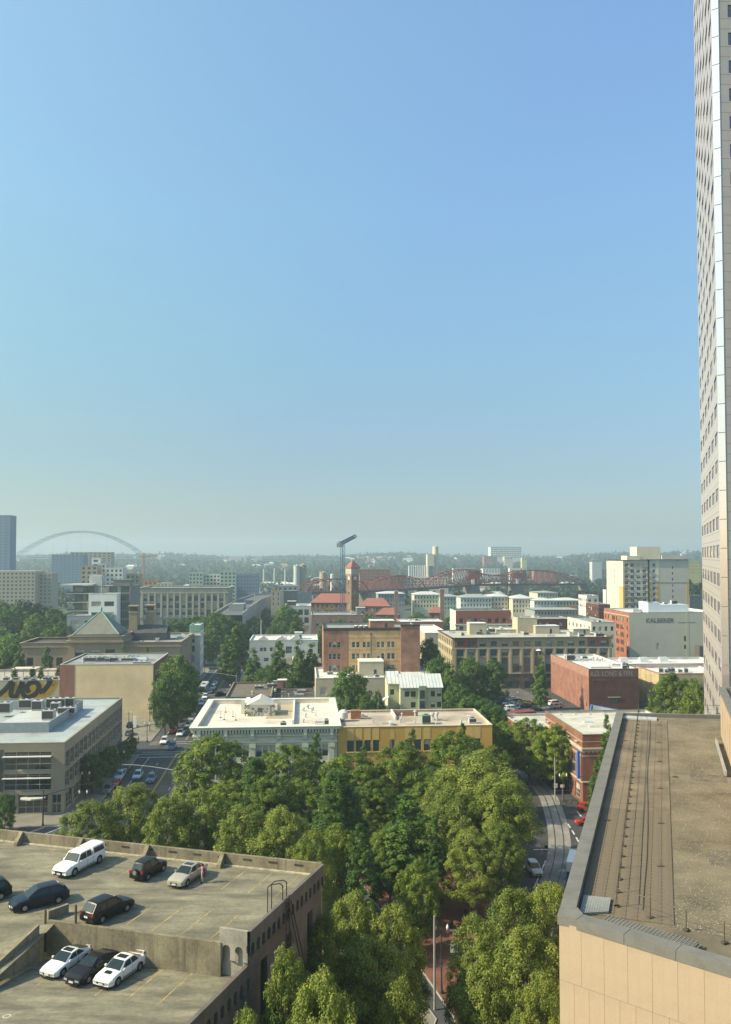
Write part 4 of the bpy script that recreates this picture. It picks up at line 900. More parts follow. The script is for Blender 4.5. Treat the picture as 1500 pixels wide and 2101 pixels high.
# guard rail
RL = mat('rail_bronze', (.10,.085,.06), .6, .2, metal=.3)
def rail(pts, name='guard_rail', sp=2.05):
    for a, c in zip(pts, pts[1:]):
        a, c = Vector(a), Vector(c); L = (c-a).length; d = (c-a)/L; n = max(1, round(L/sp))
        for h_, r_ in ((.55, .010), (1.07, .022)): q = MB(); q.tube((*a, ZR+h_), (*c, ZR+h_), r_, r_, 6); q.build('rail', RL, tb)
        for k in range(n+1):
            p = a+d*(L*k/n); q = MB(); q.tube((0,0,0),(0,0,1.08),.028,.028,6); q.cbox(0,0,0,.32,.22,.07,0); q.build('rail_post', RL, tb, (p.x, p.y, ZR+.05), RND.uniform(0,1))
ra, rb_ = Vector(G(1266, 1862, ZR)[:2]), Vector(G(1311, 1462, ZR)[:2])
rcn = Vector(G(1446, 1923, ZR)[:2]); rdr = (rcn-ra).normalized(); rail([rb_, ra, ra+rdr*14]); rail([rb_, rb_+Vector((22,-2.5))], sp=3.1)
q = MB(); pp = [G(px, py, ZR+.07) for px, py in ((1333,1463),(1334,1500),(1333,1530),(1329,1565),(1328,1600),(1329,1650),(1329,1700),(1327,1760),(1321,1830),(1319,1866))]; q.path(pp, .035, 6); q.build('lightning_cable', RL, tb)
for px, py in ((1352,1488),(1352,1524),(1353,1563),(1355,1618),(1356,1690),(1356,1778),(1247,1684),(1282,1520),(1385,1594)):
    p = G(px, py, ZR+.04); q = MB(); q.cbox(0,0,0,.42,.2,.06); q.tube((0,0,.06),(0,0,.45),.018,.012,5); q.build('lightning_rod', RL, tb, tuple(p), RND.uniform(-.2,.2))
GT = mat('grating', (.36,.37,.34), .55, .1, metal=.3)
q = MB(); a0, a1, a2, a3 = [Vector(G(px, py, ZR+.2)[:2]) for px, py in ((1190,1872),(1248,1869),(1253,1841),(1199,1835))]
for k in range(14): t = k/14; q.bar((*a0.lerp(a3,t),ZR+.18),(*a1.lerp(a2,t),ZR+.18),.06,.04)
for k in range(12): t = k/11; q.bar((*a0.lerp(a1,t),ZR+.17),(*a3.lerp(a2,t),ZR+.17),.03,.03)
q.prism([tuple(a0),tuple(a1),tuple(a2),tuple(a3)],ZR+.05,ZR+.14); q.build('metal_grating', GT, tb, kind='stuff')
q = MB(); GT2 = mat('grating_dark', (.17,.17,.155), .6, .15)
o_ = Vector(O0[:2])+fd*1.9+fin*.9
for k in range(24): q.bar((*(o_+fd*(k*.2)),ZR+.36),(*(o_+fd*(k*.2)+fin*1.15),ZR+.36),.07,.04)
q.face([(*o_,ZR+.25),(*(o_+fd*4.8),ZR+.25),(*(o_+fd*4.8+fin*1.15),ZR+.25),(*(o_+fin*1.15),ZR+.25)]); q.build('metal_grating', GT2, tb, kind='stuff')
# upper block at the right edge
h0 = Vector(G(1479, 1508, ZR)[:2]); hb = MB(); u1 = h0-sg*40
pts = [tuple(h0), tuple(u1), tuple(u1+sn*16), tuple(h0+sn*16)]
hb.prism(pts, ZR, 37.3, 0, 1); hb.build('upper_storey', [TAN, RFB], tb)
q = MB(); ring(q, inset(pts, -.15), inset(pts, .55), 37.3, 37.65, 0); q.build('coping_stone', SLATE, tb)
q = MB(); q.box(-.05,0,0,.12,.0,3.6); 
for k in range(6): 
    p = h0-sg*(3+k*3.2); q = MB(); q.box(-.9,-.05,0,.9,.02,3.1,0,None,Matrix.Translation((*(p-sn*.02),ZR+.6))@Matrix.Rotation(math.atan2(sg.y,sg.x),4,'Z')); q.build('wall_panel', TAN, tb)
q = MB(); a = Vector(G(1480,1527,ZR)[:2]); q.bar((*(a-sn*.5),ZR+.35),(*(a-sn*.5-sg*14),ZR+.35),.18,.4); q.build('gutter', mat('pale_metal2', (.27,.27,.25)), tb)
# ============================================================= glass-and-stone tower (right edge)
PINK = mat('tower_granite', (.43,.39,.365), .3, .05, .5, 8, spec=.6); PGL = glass('tower_glass', (.15,.145,.21), .05, 1.0); PFR = mat('tower_frame', (.12,.11,.11), .5, .05)
t0 = Vector((.4221*118*1.001, 118)); td = Vector((math.sin(R(19.1)), math.cos(R(19.1)))); far_ = t0+td*49
ch = Vector((-.62, .78)).normalized()                  # chamfer strip between the two faces
tA = t0.copy(); tB = t0+Vector((.85,-.55)); 
TW = 163.0; FH = 4.08
pts = [tB, tB+Vector((38,0)), tB+Vector((38,0))+td*45, far_, tA]
def leftf(L):
    o = []
    for k in range(1, 40):
        z = k*FH-2.35
        if z < 4: continue
        for i in range(6): w_ = L/6.0; o.append((i*w_+w_*.14, i*w_+w_*.86, z+1.0, z+2.85, 'plain'))
    return o
def frontf(L): return [(1.3, 9.0, k*FH-1.35, k*FH+.5, 'plain') for k in range(1, 40)]
tw = Bld('skyscraper', 'tall pinkish stone and glass skyscraper rising out of the top right corner', [tuple(p) for p in pts], TW, PINK, RFB, {0: frontf, 3: leftf},
   par=1.0, frame=PFR, gl=PGL, blind=mat('tower_blind', (.20,.20,.22), .7, .05), vars_=(0,0,1), depth=.12, cat='skyscraper')
GLZ = mat('chamfer_glass', (.98,.84,.82), .12, .04, .2, 3, metal=.85)
a, b_ = tw.loc(tA), tw.loc(tB); u = Vector((b_[0]-a[0], b_[1]-a[1])); L = u.length; ang = math.atan2(u.y, u.x); n_ = Vector((u.y, -u.x)).normalized()*.03
pm = MB(); pm.box(.03,-.05,.05,L-.03,0,FH/2*1-.04+.0); 
pm = MB(); pm.box(.03,-.05,.04,L-.03,0,FH-.06); pme = pm.mesh('glass_panel', GLZ)
for k in range(40): put('glass_panel', pme, tw.root, (a[0]+n_.x, a[1]+n_.y, k*FH), ang)
JT = mat('granite_joint', (.20,.18,.16), .8, 0)
q = MB()
for ei, inset_ in ((3, 0), (0, 0)):
    a_, e_, L_, f_ = tw.edges[ei]
    for k in range(1, 40):
        for dz in (0.0, -1.2 if ei == 3 else -2.6): z = k*FH-1.75+dz if ei == 3 else k*FH+1.0+dz; q.face([f_(0,-.006,z),f_(L_,-.006,z),f_(L_,-.006,z+.05),f_(0,-.006,z+.05)])
q.build('panel_joints', JT, tw.root, kind='stuff')
# ============================================================= buildings of the near blocks
CRM = mat('cream_roof', (.50,.48,.42), .8, .12, .15, 3, stain=.55); WROOF = mat('white_roof', (.60,.60,.57), .75, .12, .12, 3, stain=.55); GROOF = mat('grey_roof', (.26,.27,.26), .85, .2, .15, 3, stain=.55)
DROOF = mat('dark_roof', (.075,.07,.062), .9, .25, .2, 3, stain=.55); WSTONE = mat('white_stucco', (.60,.58,.52), .8, .08, .3, 5, streak=.25, streakcol=(.35,.33,.28))
BEIGE = mat('beige_stucco', (.42,.37,.27), .85, .07, .3, 5, streak=.15, streakcol=(.28,.24,.18)); FRW = mat('frame_white', (.5,.5,.48), .6, .05)
GDK = glass('glass_dark'); GBL = glass('glass_blue', (.06,.09,.11), .08, .9); GGR = glass('glass_green', (.05,.09,.08), .08, .9)

# --- modern office, left edge
OFW = mat('office_limestone', (.27,.235,.175), .8, .06, .3, 6)
o = G(133, 1524, 14.2); u0 = Vector(NU)
W_ = 34.0; pts = rect(Vector(o[:2])-u0*W_, W_, 54)
def off_front(L):
    o = []
    for x0 in (L-11.9, L-22.6, L-33):
        o += [(x0, x0+9.3, 4.8, 8.1, 'curtain'), (x0, x0+9.3, 8.8, 12.5, 'curtain')]
    return o+[(L-9, L-3.2, .2, 3.9, 'curtain'), (L-2.4, L-.6, .2, 3.9, 'pair'), (L-16, L-9.6, .2, 3.9, 'curtain'), (L-30, L-17, .2, 3.9, 'curtain')]
def off_right(L): return even(L, 15, 3.0, (4.9, 8.8), 3.3, 'grid', .5, .5)+even(L, 9, 4.6, (.3,), 3.3, 'curtain', .6, .6)
ofb = Bld('office_building', 'modern stone and glass office block with louvred sunshades, left edge', pts, 14.2, OFW, mat('office_roof', (.33,.37,.37), .7, .1, .1, 2, stain=.55), {0: off_front, 1: off_right}, par=.35, frame=FRW, gl=glass('glass_office', (.015,.024,.026), .05, 1.0), depth=.35, vars_=(0,), capout=.02)
SHD = mat('sunshade', (.55,.55,.52), .5, .05)
for x0 in (W_-11.9, W_-22.6):
    for z in (7.3, 11.6): q = MB(); q.box(x0-.1,-1.0,z,x0+9.4,-.02,z+.12); ofb.add(q, 'sunshade', SHD)
q = MB(); q.box(W_-13.25,-.03,.1,W_-12.0,-.003,13.0); ofb.add(q, 'dark_pier', mat('office_dark', (.08,.08,.075), .7, .1)); q = MB(); q.prism([(W_-8.5,-.02),(W_-8.2,-1.2),(W_-6,-1.9),(W_-3.8,-1.2),(W_-3.5,-.02)], 3.3, 3.55); ofb.add(q, 'entrance_canopy', SHD)
ofb.band(3.95, 4.6, .12, OFW, 'cornice')
SCR = mat('roof_screen', (.24,.28,.30), .6, .1, 1, 3)
q = MB(); q.box(W_-6.9,12,ofb.zr,W_-6.7,40,ofb.zr+2.2); q.box(W_-40,12,ofb.zr,W_-6.9,12.2,ofb.zr+2.2); q.box(W_-40,39.8,ofb.zr,W_-6.9,40,ofb.zr+2.2); ofb.add(q, 'roof_screen', SCR)
q = MB(); q.box(W_-19,12.6,ofb.zr,W_-19+12,34,ofb.zr+.9); ofb.add(q, 'roof_platform', mat('office_roof'if 0 else 'grey_deck', (.40,.42,.40), .7, .12, .2, 2))
for x, y, a in ((W_-11,21,(2.6,2.2,2.2)),(W_-9.5,28,(4,2,1.6)),(W_-12,31,(2,2,2.2)),(W_-17,33,(2.4,2,2.4)),(W_-21,36,(3,2,2.2)),(W_-14.5,36,(4.5,2,2.4)),(W_-24,30,(3,2,2.5)),(W_-10,36.5,(2,1.5,2.4))): rooftop(ofb, 'air_conditioner', x, y, *a, z=ofb.zr+.9)
# --- tan wall building behind it
YST = mat('tan_stucco', (.74,.57,.34), .85, .14, .12, 2, streak=.06, streakcol=(.38,.3,.18)); BRKD = brick('brick_brown', (.20,.085,.055), (.15,.06,.04), (.2,.17,.15))
o = G(123, 1364, 17.4); W_ = span(o, NU, 314.7)
twb = Bld('warehouse', 'windowless tan stucco wall of a four storey warehouse with brick corner', rect(o, W_, 30), 17.4, YST, GROOF, {1: lambda L: even(L, 8, 1.6, (3.8, 7.6, 11.4), 2.3, 'pair', 1, 1)}, par=.35, cap=mat('coping_pale', (.4,.38,.33)), wallmats={1: BRKD})
q = MB(); q.box(0,-.06,0,4.6,-.005,17.3); twb.add(q, 'brick_bay', mat('faded_brick', (.27,.125,.085), .9, .15, .3, 4, streak=.4, streakcol=(.42,.28,.2)))
for x, a in ((5,(4,2,1.5)),(9.5,(2.6,2,1.7)),(13,(3,2,1.4)),(17,(4,3,1.2)),(22,(5,2.5,.7)),(12,(1.5,1.5,1.3))): rooftop(twb, 'air_conditioner', x, RND.uniform(3,12), *a)
rooftop(twb, 'roof_vent', 6, 5, .9, .9, 2.2); rooftop(twb, 'skylight', 19, 12, 6, 3, 1.0)
# --- mural building at the left edge
o2 = Vector(o[:2])-Vector(NU)*34.05
mub = Bld('mural_building', 'building with a black and gold graffiti mural and roof terrace', rect(o2, 34, 26), 12.6, BEIGE, mat('terrace_deck', (.33,.31,.27), .9, .2, .3, 3), par=.8, cap=mat('coping_pale', (.4,.38,.33)))
GLD = mat('mural_gold', (.38,.235,.03), .8, .12, .5, 4); BLK = mat('mural_black', (.016,.016,.015), .7, .2, 1, 6)
def stroke(b, pts, w_, z, m=0):
    n = len(pts); L_ = []
    for i in range(n):
        d = (Vector(pts[min(i+1, n-1)])-Vector(pts[max(i-1, 0)])).normalized(); nn = Vector((-d.y, d.x)); ww_ = w_[i] if isinstance(w_, list) else w_; L_.append((Vector(pts[i])+nn*ww_/2, Vector(pts[i])-nn*ww_/2))
    for (a, c), (d, e) in zip(L_, L_[1:]): b.face([(a.x,z,a.y),(c.x,z,c.y),(e.x,z,e.y),(d.x,z,d.y)], m)
def curve(ctrl, n=10):
    out = []; P = [Vector(c) for c in ctrl]; P = [P[0]]+P+[P[-1]]
    for i in range(1, len(P)-2):
        for k in range(n):
            t = k/n; a, b_, c, d = P[i-1:i+3]; out.append(tuple(.5*((2*b_)+(-a+c)*t+(2*a-5*b_+4*c-d)*t*t+(-a+3*b_-3*c+d)*t**3)))
    out.append(tuple(P[-2])); return out
mx = lambda px: span(Vector((o2.x, o2.y, 9)), NU, px); mz = lambda py: 52-(py-1140)/1720*Vector(o2[:2]).y*1.0-1.0
ctr = [[(-6,1421),(10,1408),(22,1394),(27,1392)],[(27,1392),(24,1404),(23,1418),(30,1424),(38,1412),(44,1396),(46,1392)],[(46,1392),(46,1408),(50,1420),(60,1424),(74,1416),(80,1402),(72,1393),(60,1396),(55,1404),(60,1414)],[(80,1414),(92,1408),(101,1396),(103,1390),(96,1392)]]
yard = (-.012, -.024)
q = MB(); 
for c in ctr: stroke(q, [(mx(x+9), mz(y+6)) for x, y in curve(c)], 2.1, -.012)
mub.add(q, 'mural_shadow', GLD); q = MB()
for c in ctr: stroke(q, [(mx(x), mz(y)) for x, y in curve(c)], 1.55, -.024)
mub.add(q, 'mural_lettering', BLK)
for k in range(7): rooftop(mub, 'air_conditioner', 12+k*3.1, 2+RND.uniform(0,3), 1.6, 1.4, 1.2)
q = MB()
for i in range(5):
    for j in range(2): q.cbox(14+i*4, 9+j*6, mub.zr, .15, .15, 3)
for i in range(9): q.cbox(14+i*2, 12, mub.zr+3, .12, 7, .12)
mub.add(q, 'pergola', mat('timber', (.25,.19,.12), .8, .2)); q = MB(); q.box(16,9,mub.zr+3.2,24,14,mub.zr+3.3); q.box(26,10,mub.zr+2.7,30,13.5,mub.zr+2.8); mub.add(q, 'awning', mat('awning_pale', (.55,.5,.4), .8, .05))
PLG = []
# --- white corniced building
WTR = mat('terracotta_white', (.55,.56,.45), .7, .07, .3, 6, streak=.15, streakcol=(.3,.31,.26)); ZH = 16.0
o = G(397, 1493, ZH); W_ = span(o, NU, 692); OW = W_
def cor_front(L):
    o = []; bay = (L-2.4)/5
    for k in range(5):
        x = 1.2+k*bay
        for z in (9.6, 5.0): o += [(x+.7, x+2.0, z, z+2.5, 'sash'), (x+2.2, x+bay-2.2, z, z+2.5, 'sash'), (x+bay-2.0, x+bay-.7, z, z+2.5, 'sash')]
        o.append((x+.6, x+bay-.6, .4, 3.6, 'curtain'))
    return o
cob = Bld('corniced_building', 'white terracotta building with deep dentilled cornice and white roof', rect(o, W_, 34), ZH, WTR, mat('white_membrane', (.62,.57,.48), .8, .09, .12, 2, stain=.55), {0: cor_front, 3: lambda L: even(L, 6, 2.6, (5.0, 9.6), 2.5, 'pair', 1, 1)}, par=1.0, cap=mat('cornice_white', (.55,.56,.48), .7, .08), frame=FRW, capw=.7, capout=.85, gl=GBL, vars_=(0,1,1,2,0))
CO = mat('cornice_white', (.5,.5,.45)); cob.band(15.45, 15.98, .62, CO); cob.band(14.72, 15.42, .02, mat('frieze_shade', (.17,.20,.16), .9, .15), 'frieze_shade_band'); cob.band(14.0, 14.25, .25, CO); cob.band(12.6, 12.8, .18, WTR); cob.band(8.2, 8.6, .12, WTR)  # dark frieze band: shade of the gaps behind the dentils, painted in
q = MB(); q.box(-.42,-.42,14.85,-.22,-.2,15.43)
dm = MB(); dm.box(-.17,-.5,14.75,.17,-.02,15.42); dme = dm.mesh('dentil', CO); nd = int(OW/.62)
for k in range(nd+1): put('dentil', dme, cob.root, (.2+k*(OW-.4)/nd, 0, 0))
for k in range(20): put('dentil', dme, cob.root, (0, 34-1-k*1.7, 0), -math.pi/2)
bay = (OW-2.4)/5; bm_ = MB(); bm_.box(-.32,-.62,14.2,.32,-.02,15.44); bm_.box(-.5,-.3,13.4,.5,-.02,14.0); bme = bm_.mesh('cornice_bracket', CO)
for k in range(6): put('cornice_bracket', bme, cob.root, (1.2+k*bay, 0, 0))
pl = MB(); pl.box(-.55,-.2,0,.55,-.003,12.6); pl.box(-.7,-.3,11.6,.7,-.003,12.4); plm = pl.mesh('pilaster', WTR)
for k in range(6): put('pilaster', plm, cob.root, (1.2+k*bay, 0, 0))
lw = MB(); lw.box(10.5,-.0,0,0,0,0)
q = MB(); q.box(9.0,22,cob.zr,10.0,30,cob.zr+2.2); cob.add(q, 'roof_wall', WSTONE)
ph = MB(); ph.box(0,0,0,5.5,6,2.6); ph.prism([(0,0),(5.5,0),(5.5,6),(0,6)],2.6,2.62); ph.face([(-.3,-.3,2.6),(2.75,-.3,4.1),(2.75,6.3,4.1),(-.3,6.3,2.6)]); ph.face([(2.75,-.3,4.1),(5.8,-.3,2.6),(5.8,6.3,2.6),(2.75,6.3,4.1)]); ph.face([(-.3,-.3,2.6),(5.8,-.3,2.6),(2.75,-.3,4.1)]); ph.box(2.2,-.05,.9,3.3,-.01,1.9,1)
cob.add(ph, 'roof_hut', [WSTONE, GDK], (10.2,17,cob.zr)); q = MB(); q.cbox(8.9,20,cob.zr,.9,.9,3.4); q.cbox(17.2,22,cob.zr,.8,.8,3.2); q.cbox(15.8,17.5,cob.zr,1.2,1.0,2.4); cob.add(q, 'chimney', WSTONE)
q = MB(); q.box(20.5,7,cob.zr,20.9,34,cob.zr+.9); q.box(16.8,31.6,cob.zr,20.5,32,cob.zr+.9); cob.add(q, 'roof_wall', WSTONE)
q = MB(); q.box(14.4,13.6,cob.zr-.0,20.5,31.6,cob.zr+.05); cob.add(q, 'lightwell_floor', mat('roof_tan', (.36,.30,.2), .9, .1))
VNE = leafmat('leaf_vine', (.12,.12,.06), (.26,.26,.15), (.38,.36,.24))
q = MB(); rr = random.Random(4)
for k in range(110):
    x, z = rr.choice([rr.uniform(9.4,10.3), rr.uniform(10.2,12.2), rr.uniform(12.6,16.4)]), rr.uniform(.1,2.8); 
    if z > 1.9 and 10.6 < x < 15: continue
    y = 16.9+rr.uniform(-.25,.0); s_ = .16; q.face([(x-s_,y,cob.zr+z),(x,y-.1,cob.zr+z-s_),(x+s_,y,cob.zr+z),(x,y+.05,cob.zr+z+s_)])
cob.add(q, 'vine', VNE)
ORG = mat('orange_post', (.5,.10,.03), .6, .1)
for px, py in ((453,1473),(463,1462),(460,1477),(478,1471),(484,1478)):
    v = cob.loc(G(px, py, cob.zr)); q = MB(); q.cbox(0,0,0,.5,.35,.12,0,1); q.tube((0,0,.1),(0,0,1.5),.06,.04,6); cob.add(q, 'barrier_post', [ORG, DROOF], (v[0], v[1], cob.zr+.01))
for x, y, k, a in ((18,4,'air_conditioner',(1.3,1,1.1)),(25.5,6,'duct',(2,.5,.8)),(27.5,5,'air_conditioner',(1,1,1.3)),(24,26,'roof_vent',(1,1,.9)),(13,3.4,'roof_vent',(.5,.5,.5))): rooftop(cob, k, x, y, *a)
scatter_roof(cob, 7, 31, ('roof_vent','duct'), 22, 29, 6, 28)
# --- yellow building
YEL_ = mat('yellow_ochre', (.52,.33,.09), .85, .07, .15, 4, streak=.12, streakcol=(.4,.25,.08)); YP = mat('yellow_pale', (.60,.415,.15), .85, .06, .3, 5)
o = Vector(G(397, 1493, ZH)[:2])+Vector(NU)*(OW+.12); yo = Vector((o.x, o.y, 15.6)); YW = span(yo, NU, 1010)
gaps = [(2.0,3.4),(3.9,5.2),(5.7,7.0),(7.5,8.8),(11.1,12.1),(14.4,15.8),(16.4,17.8),(18.4,19.8),(22.4,23.4),(25.6,27.0),(27.5,29),(YW-4.1,YW-2.6)]
yb = Bld('yellow_building', 'ochre yellow two storey hall with tall narrow windows', rect(o, YW, 19), 15.6, YEL_, mat('worn_roof', (.40,.34,.27), .9, .22, .15, 2.5, stain=.55), {0: [(a, b_, z, z+2.4, 'sash') for a, b_ in gaps if b_ < YW-1 for z in (10.4, 5.4)]}, par=.45, cap=mat('coping_cream', (.55,.48,.36), .8, .1), frame=mat('frame_dark', (0,0,0)), gl=GBL, vars_=(0,0,3,2,1))
for a, b_ in gaps:
    if b_ < YW-1: q = MB(); q.box(a-.08,-.14,10.22,b_+.08,-.003,10.38); yb.add(q, 'window_sill', YP)
    if b_ > YW-1: continue
    q = MB(); w2 = (b_-a); 
    if abs(w2-1.0) < .05: q.face([(a,-.03,13),(b_,-.03,13),(b_,-.03,14.4),((a+b_)/2,-.03,15.2),(a,-.03,14.4)]); q.build('pale_panel', YP, yb.root)
    else: q.box(a,-.035,12.85,b_,-.003,15.3); yb.add(q, 'pale_panel', YP)
    q = MB(); q.box(a,-.03,3.0,b_,-.002,5.2); yb.add(q, 'pale_panel', YP)
q = MB(); q.lathe([(.3,0),(.3,.5),(1.0,.6),(1.05,2.0),(.5,2.5)],0,0,12); q.build('water_tank', WSTONE, yb.root, (1.6,9,yb.zr), smooth=True)
q = MB(); q.box(0,0,0,2.3,1.5,1.9); yb.add(q, 'rusty_cabinet', mat('rust', (.30,.14,.08), .9, .3, 1, 6), (3.4,11,yb.zr)); q = MB(); q.box(0,0,0,.35,9,.8); yb.add(q, 'roof_wall', WSTONE, (13.2,9.5,yb.zr)); q = MB(); q.box(0,0,0,5.4,.2,.9); yb.add(q, 'roof_wall', mat('faded_brick', (0,0,0)), (13.6,14,yb.zr))
for x, y, k, a, m_ in ((18.6,4,'air_conditioner',(1.9,1.6,2.0),mat('unit_teal', (.15,.33,.27), .6, .1)),(21.6,9,'roof_vent',(1.2,1.2,1.6),None),(22.5,8,'roof_vent',(.9,.9,1.9),None),(29,4,'air_conditioner',(1.6,1.3,1.2),None),(30.5,11,'roof_vent',(1.6,1.6,.5),None),(18.4,14,'roof_vent',(.9,.9,1.2),None),(8,7,'roof_vent',(.5,.5,.6),None),(10,5,'duct',(2,.4,.4),None)): rooftop(yb, k, x, y, *a, mt=m_)
q = MB(); q.tube((.4,1.2,yb.zr+.15),(YW-1,1.2,yb.zr+.15),.06,.06,5); yb.add(q, 'roof_pipe', RUST)
scatter_roof(yb, 8, 32, ('roof_vent','duct'))
# --- red brick building with cream roof, right of the street
RBK = brick('brick_red', (.245,.085,.055), (.18,.06,.04), (.2,.16,.14)); STN = mat('stone_trim', (.42,.38,.31), .85, .1)
o = G(1195, 1508, 14.4); L_ = 27
rbb = Bld('brick_building', 'red brick corner building with cream roof and stone string courses', rect(o, 25, L_), 14.4, RBK, CRM, {3: lambda L: even(L, 4, 3.2, (5.2,), 4.2, 'grid', 1.0, 3.4)+even(L, 5, 3, (.4,), 3.2, 'curtain', 1, 1), 0: lambda L: even(L, 4, 2.6, (5.4,), 3.6, 'pair', 2, 1)}, par=.5, cap=mat('cap_olive', (.16,.15,.10), .6, .1), frame=FRW, depth=.3)
for z0, z1, w_ in ((11.4,11.7,.35),(11.0,11.2,.22),(9.9,10.1,.05),(4.5,4.75,.3),(12.9,13.02,.03)): rbb.band(z0, z1, w_, STN)
q = MB()
for k in range(26): q.box(k*.95+.1,-.2,10.75,k*.95+.5,-.0,11.0); 
rbb.add(q, 'dentils', STN, ); q = MB(); q.box(-1.0,-.5,5.3,-.55,.1,11.0); q.box(-.6,-.2,5.6,-.02,-.1,5.7); q.box(-.6,-.2,10.6,-.02,-.1,10.7); rbb.add(q, 'blue_banner', mat('banner_blue', (.01,.12,.50), .6, .05), (.0,.6,0))
for k in range(5): q = MB(); q.box(-.5,0,12.4,-.003,1.4,12.6); rbb.add(q, 'stone_tablet', STN, (0, 2.4+k*5.2, 0))
for k in range(6): rooftop(rbb, 'roof_vent', 3+k*3.6, L_-2.2, .7, .7, .35)
rooftop(rbb, 'skylight', 5, 10, 2.2, 1, .35); rooftop(rbb, 'skylight', 5.5, 15, 2.2, 1, .35)
o2 = Vector(o[:2])+Vector(NV)*(L_+.1)-Vector(NU)*.5
lowb = Bld('low_hall', 'low building with plain white roof behind the leafy maples', rect(Vector(G(1068,1492,9)[:2]), 13, 17), 9, RBK, CRM, {}, par=.5, cap=CRM)
# --- long brick warehouse with faded lettering
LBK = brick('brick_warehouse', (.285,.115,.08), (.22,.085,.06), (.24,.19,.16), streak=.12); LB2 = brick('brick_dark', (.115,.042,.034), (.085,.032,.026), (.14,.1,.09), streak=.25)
o = G(1208, 1373, 14.3); W_ = span(o, NU, 1310)
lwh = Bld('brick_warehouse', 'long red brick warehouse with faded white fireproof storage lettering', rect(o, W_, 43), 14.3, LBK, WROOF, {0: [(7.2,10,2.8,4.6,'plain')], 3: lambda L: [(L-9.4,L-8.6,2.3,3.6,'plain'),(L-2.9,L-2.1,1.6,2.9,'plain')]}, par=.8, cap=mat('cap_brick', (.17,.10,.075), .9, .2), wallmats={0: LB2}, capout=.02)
q = MB(); q.box(-.02,0,11.6,-.004,43,14.25); lwh.add(q, 'faded_band', mat('faded_band', (.30,.16,.115), .9, .3, 1, 5, streak=.6, streakcol=(.42,.30,.23)))
q = MB(); q.box(0,-.02,11.6,W_,-.004,14.1); lwh.add(q, 'painted_band', mat('painted_band', (.15,.085,.07), .9, .2, 1, 5))
q = MB(); q.box(6.4,-.3,4.9,10.8,0,5.05); lwh.add(q, 'lintel', STN)
q = MB(); q.prism([(0,0),(7,0),(7,6),(0,6)],0,.5); q.face([(0,0,.5),(7,0,.5),(5,2.2,1.5),(2,2.2,1.5)]); q.face([(7,0,.5),(7,6,.5),(5,3.8,1.5),(5,2.2,1.5)]); q.face([(7,6,.5),(0,6,.5),(2,3.8,1.5),(5,3.8,1.5)]); q.face([(0,6,.5),(0,0,.5),(2,2.2,1.5),(2,3.8,1.5)]); q.face([(2,2.2,1.5),(5,2.2,1.5),(5,3.8,1.5),(2,3.8,1.5)]); lwh.add(q, 'roof_lantern', WROOF, (3.5,8,lwh.zr))
for x, y, k, a in ((1.5,28,'air_conditioner',(3,3,2.2)),(5,33,'air_conditioner',(1.5,1.5,1.3)),(8,30,'air_conditioner',(2,1.6,1.4)),(11,27,'roof_vent',(1,1,1.6)),(12.5,27,'roof_vent',(1,1,1.3)),(14,26,'roof_vent',(1,1,1.3)),(14.2,7,'air_conditioner',(2,1.8,1.8)),(13,4,'air_conditioner',(1.6,1.5,1.5))): rooftop(lwh, k, x, y, *a)
q = MB(); q.box(0,26,lwh.zr,.5,27,lwh.zr+2.4); lwh.add(q, 'roof_wall', WSTONE)
def letters(body, size, m, parent, loc, rz, name='lettering', depth=.02, sx=1.0, align='LEFT', **kw):
    cu = bpy.data.curves.new(name, 'FONT'); cu.body = body; cu.size = size; cu.extrude = depth; cu.align_x = align; cu.offset = kw.get('offset', .02)
    o = bpy.data.objects.new(name, cu); C.objects.link(o); bpy.context.view_layer.update(); dg = bpy.context.evaluated_depsgraph_get()
    me = bpy.data.meshes.new_from_object(o.evaluated_get(dg)); bpy.data.objects.remove(o); me.materials.clear(); me.materials.append(m)
    me.transform(Matrix.Scale(sx, 4, (1,0,0))); me.transform(Matrix.Rotation(math.pi/2, 4, 'X')); return put(name, me, parent, loc, rz)
letters('A.D. LONG & FIRE', 2.3, mat('faded_paint', (.27,.21,.19), .9, .35, 1.2, 7), lwh.root, (.5,-.045,11.95), 0, sx=.80, offset=.05)
letters('STORAGE', 1.0, mat('faded_paint2', (.19,.11,.095), .9, .3, 1.2, 7), lwh.root, (1.2,-.045,10.4), 0, sx=1.1)
scatter_roof(lwh, 10, 33, ('roof_vent','duct','roof_vent'))
scatter_roof(twb, 6, 34, ('roof_vent','duct'), 3, 27, 10, 24)
# cream neighbour with skylights
CBK = brick('brick_cream', (.47,.37,.20), (.40,.31,.17), (.38,.33,.25), streak=.15)
o = Vector(G(1208, 1373, 14.3)[:2])+Vector(NU)*(W_+.05)+Vector(NV)*3

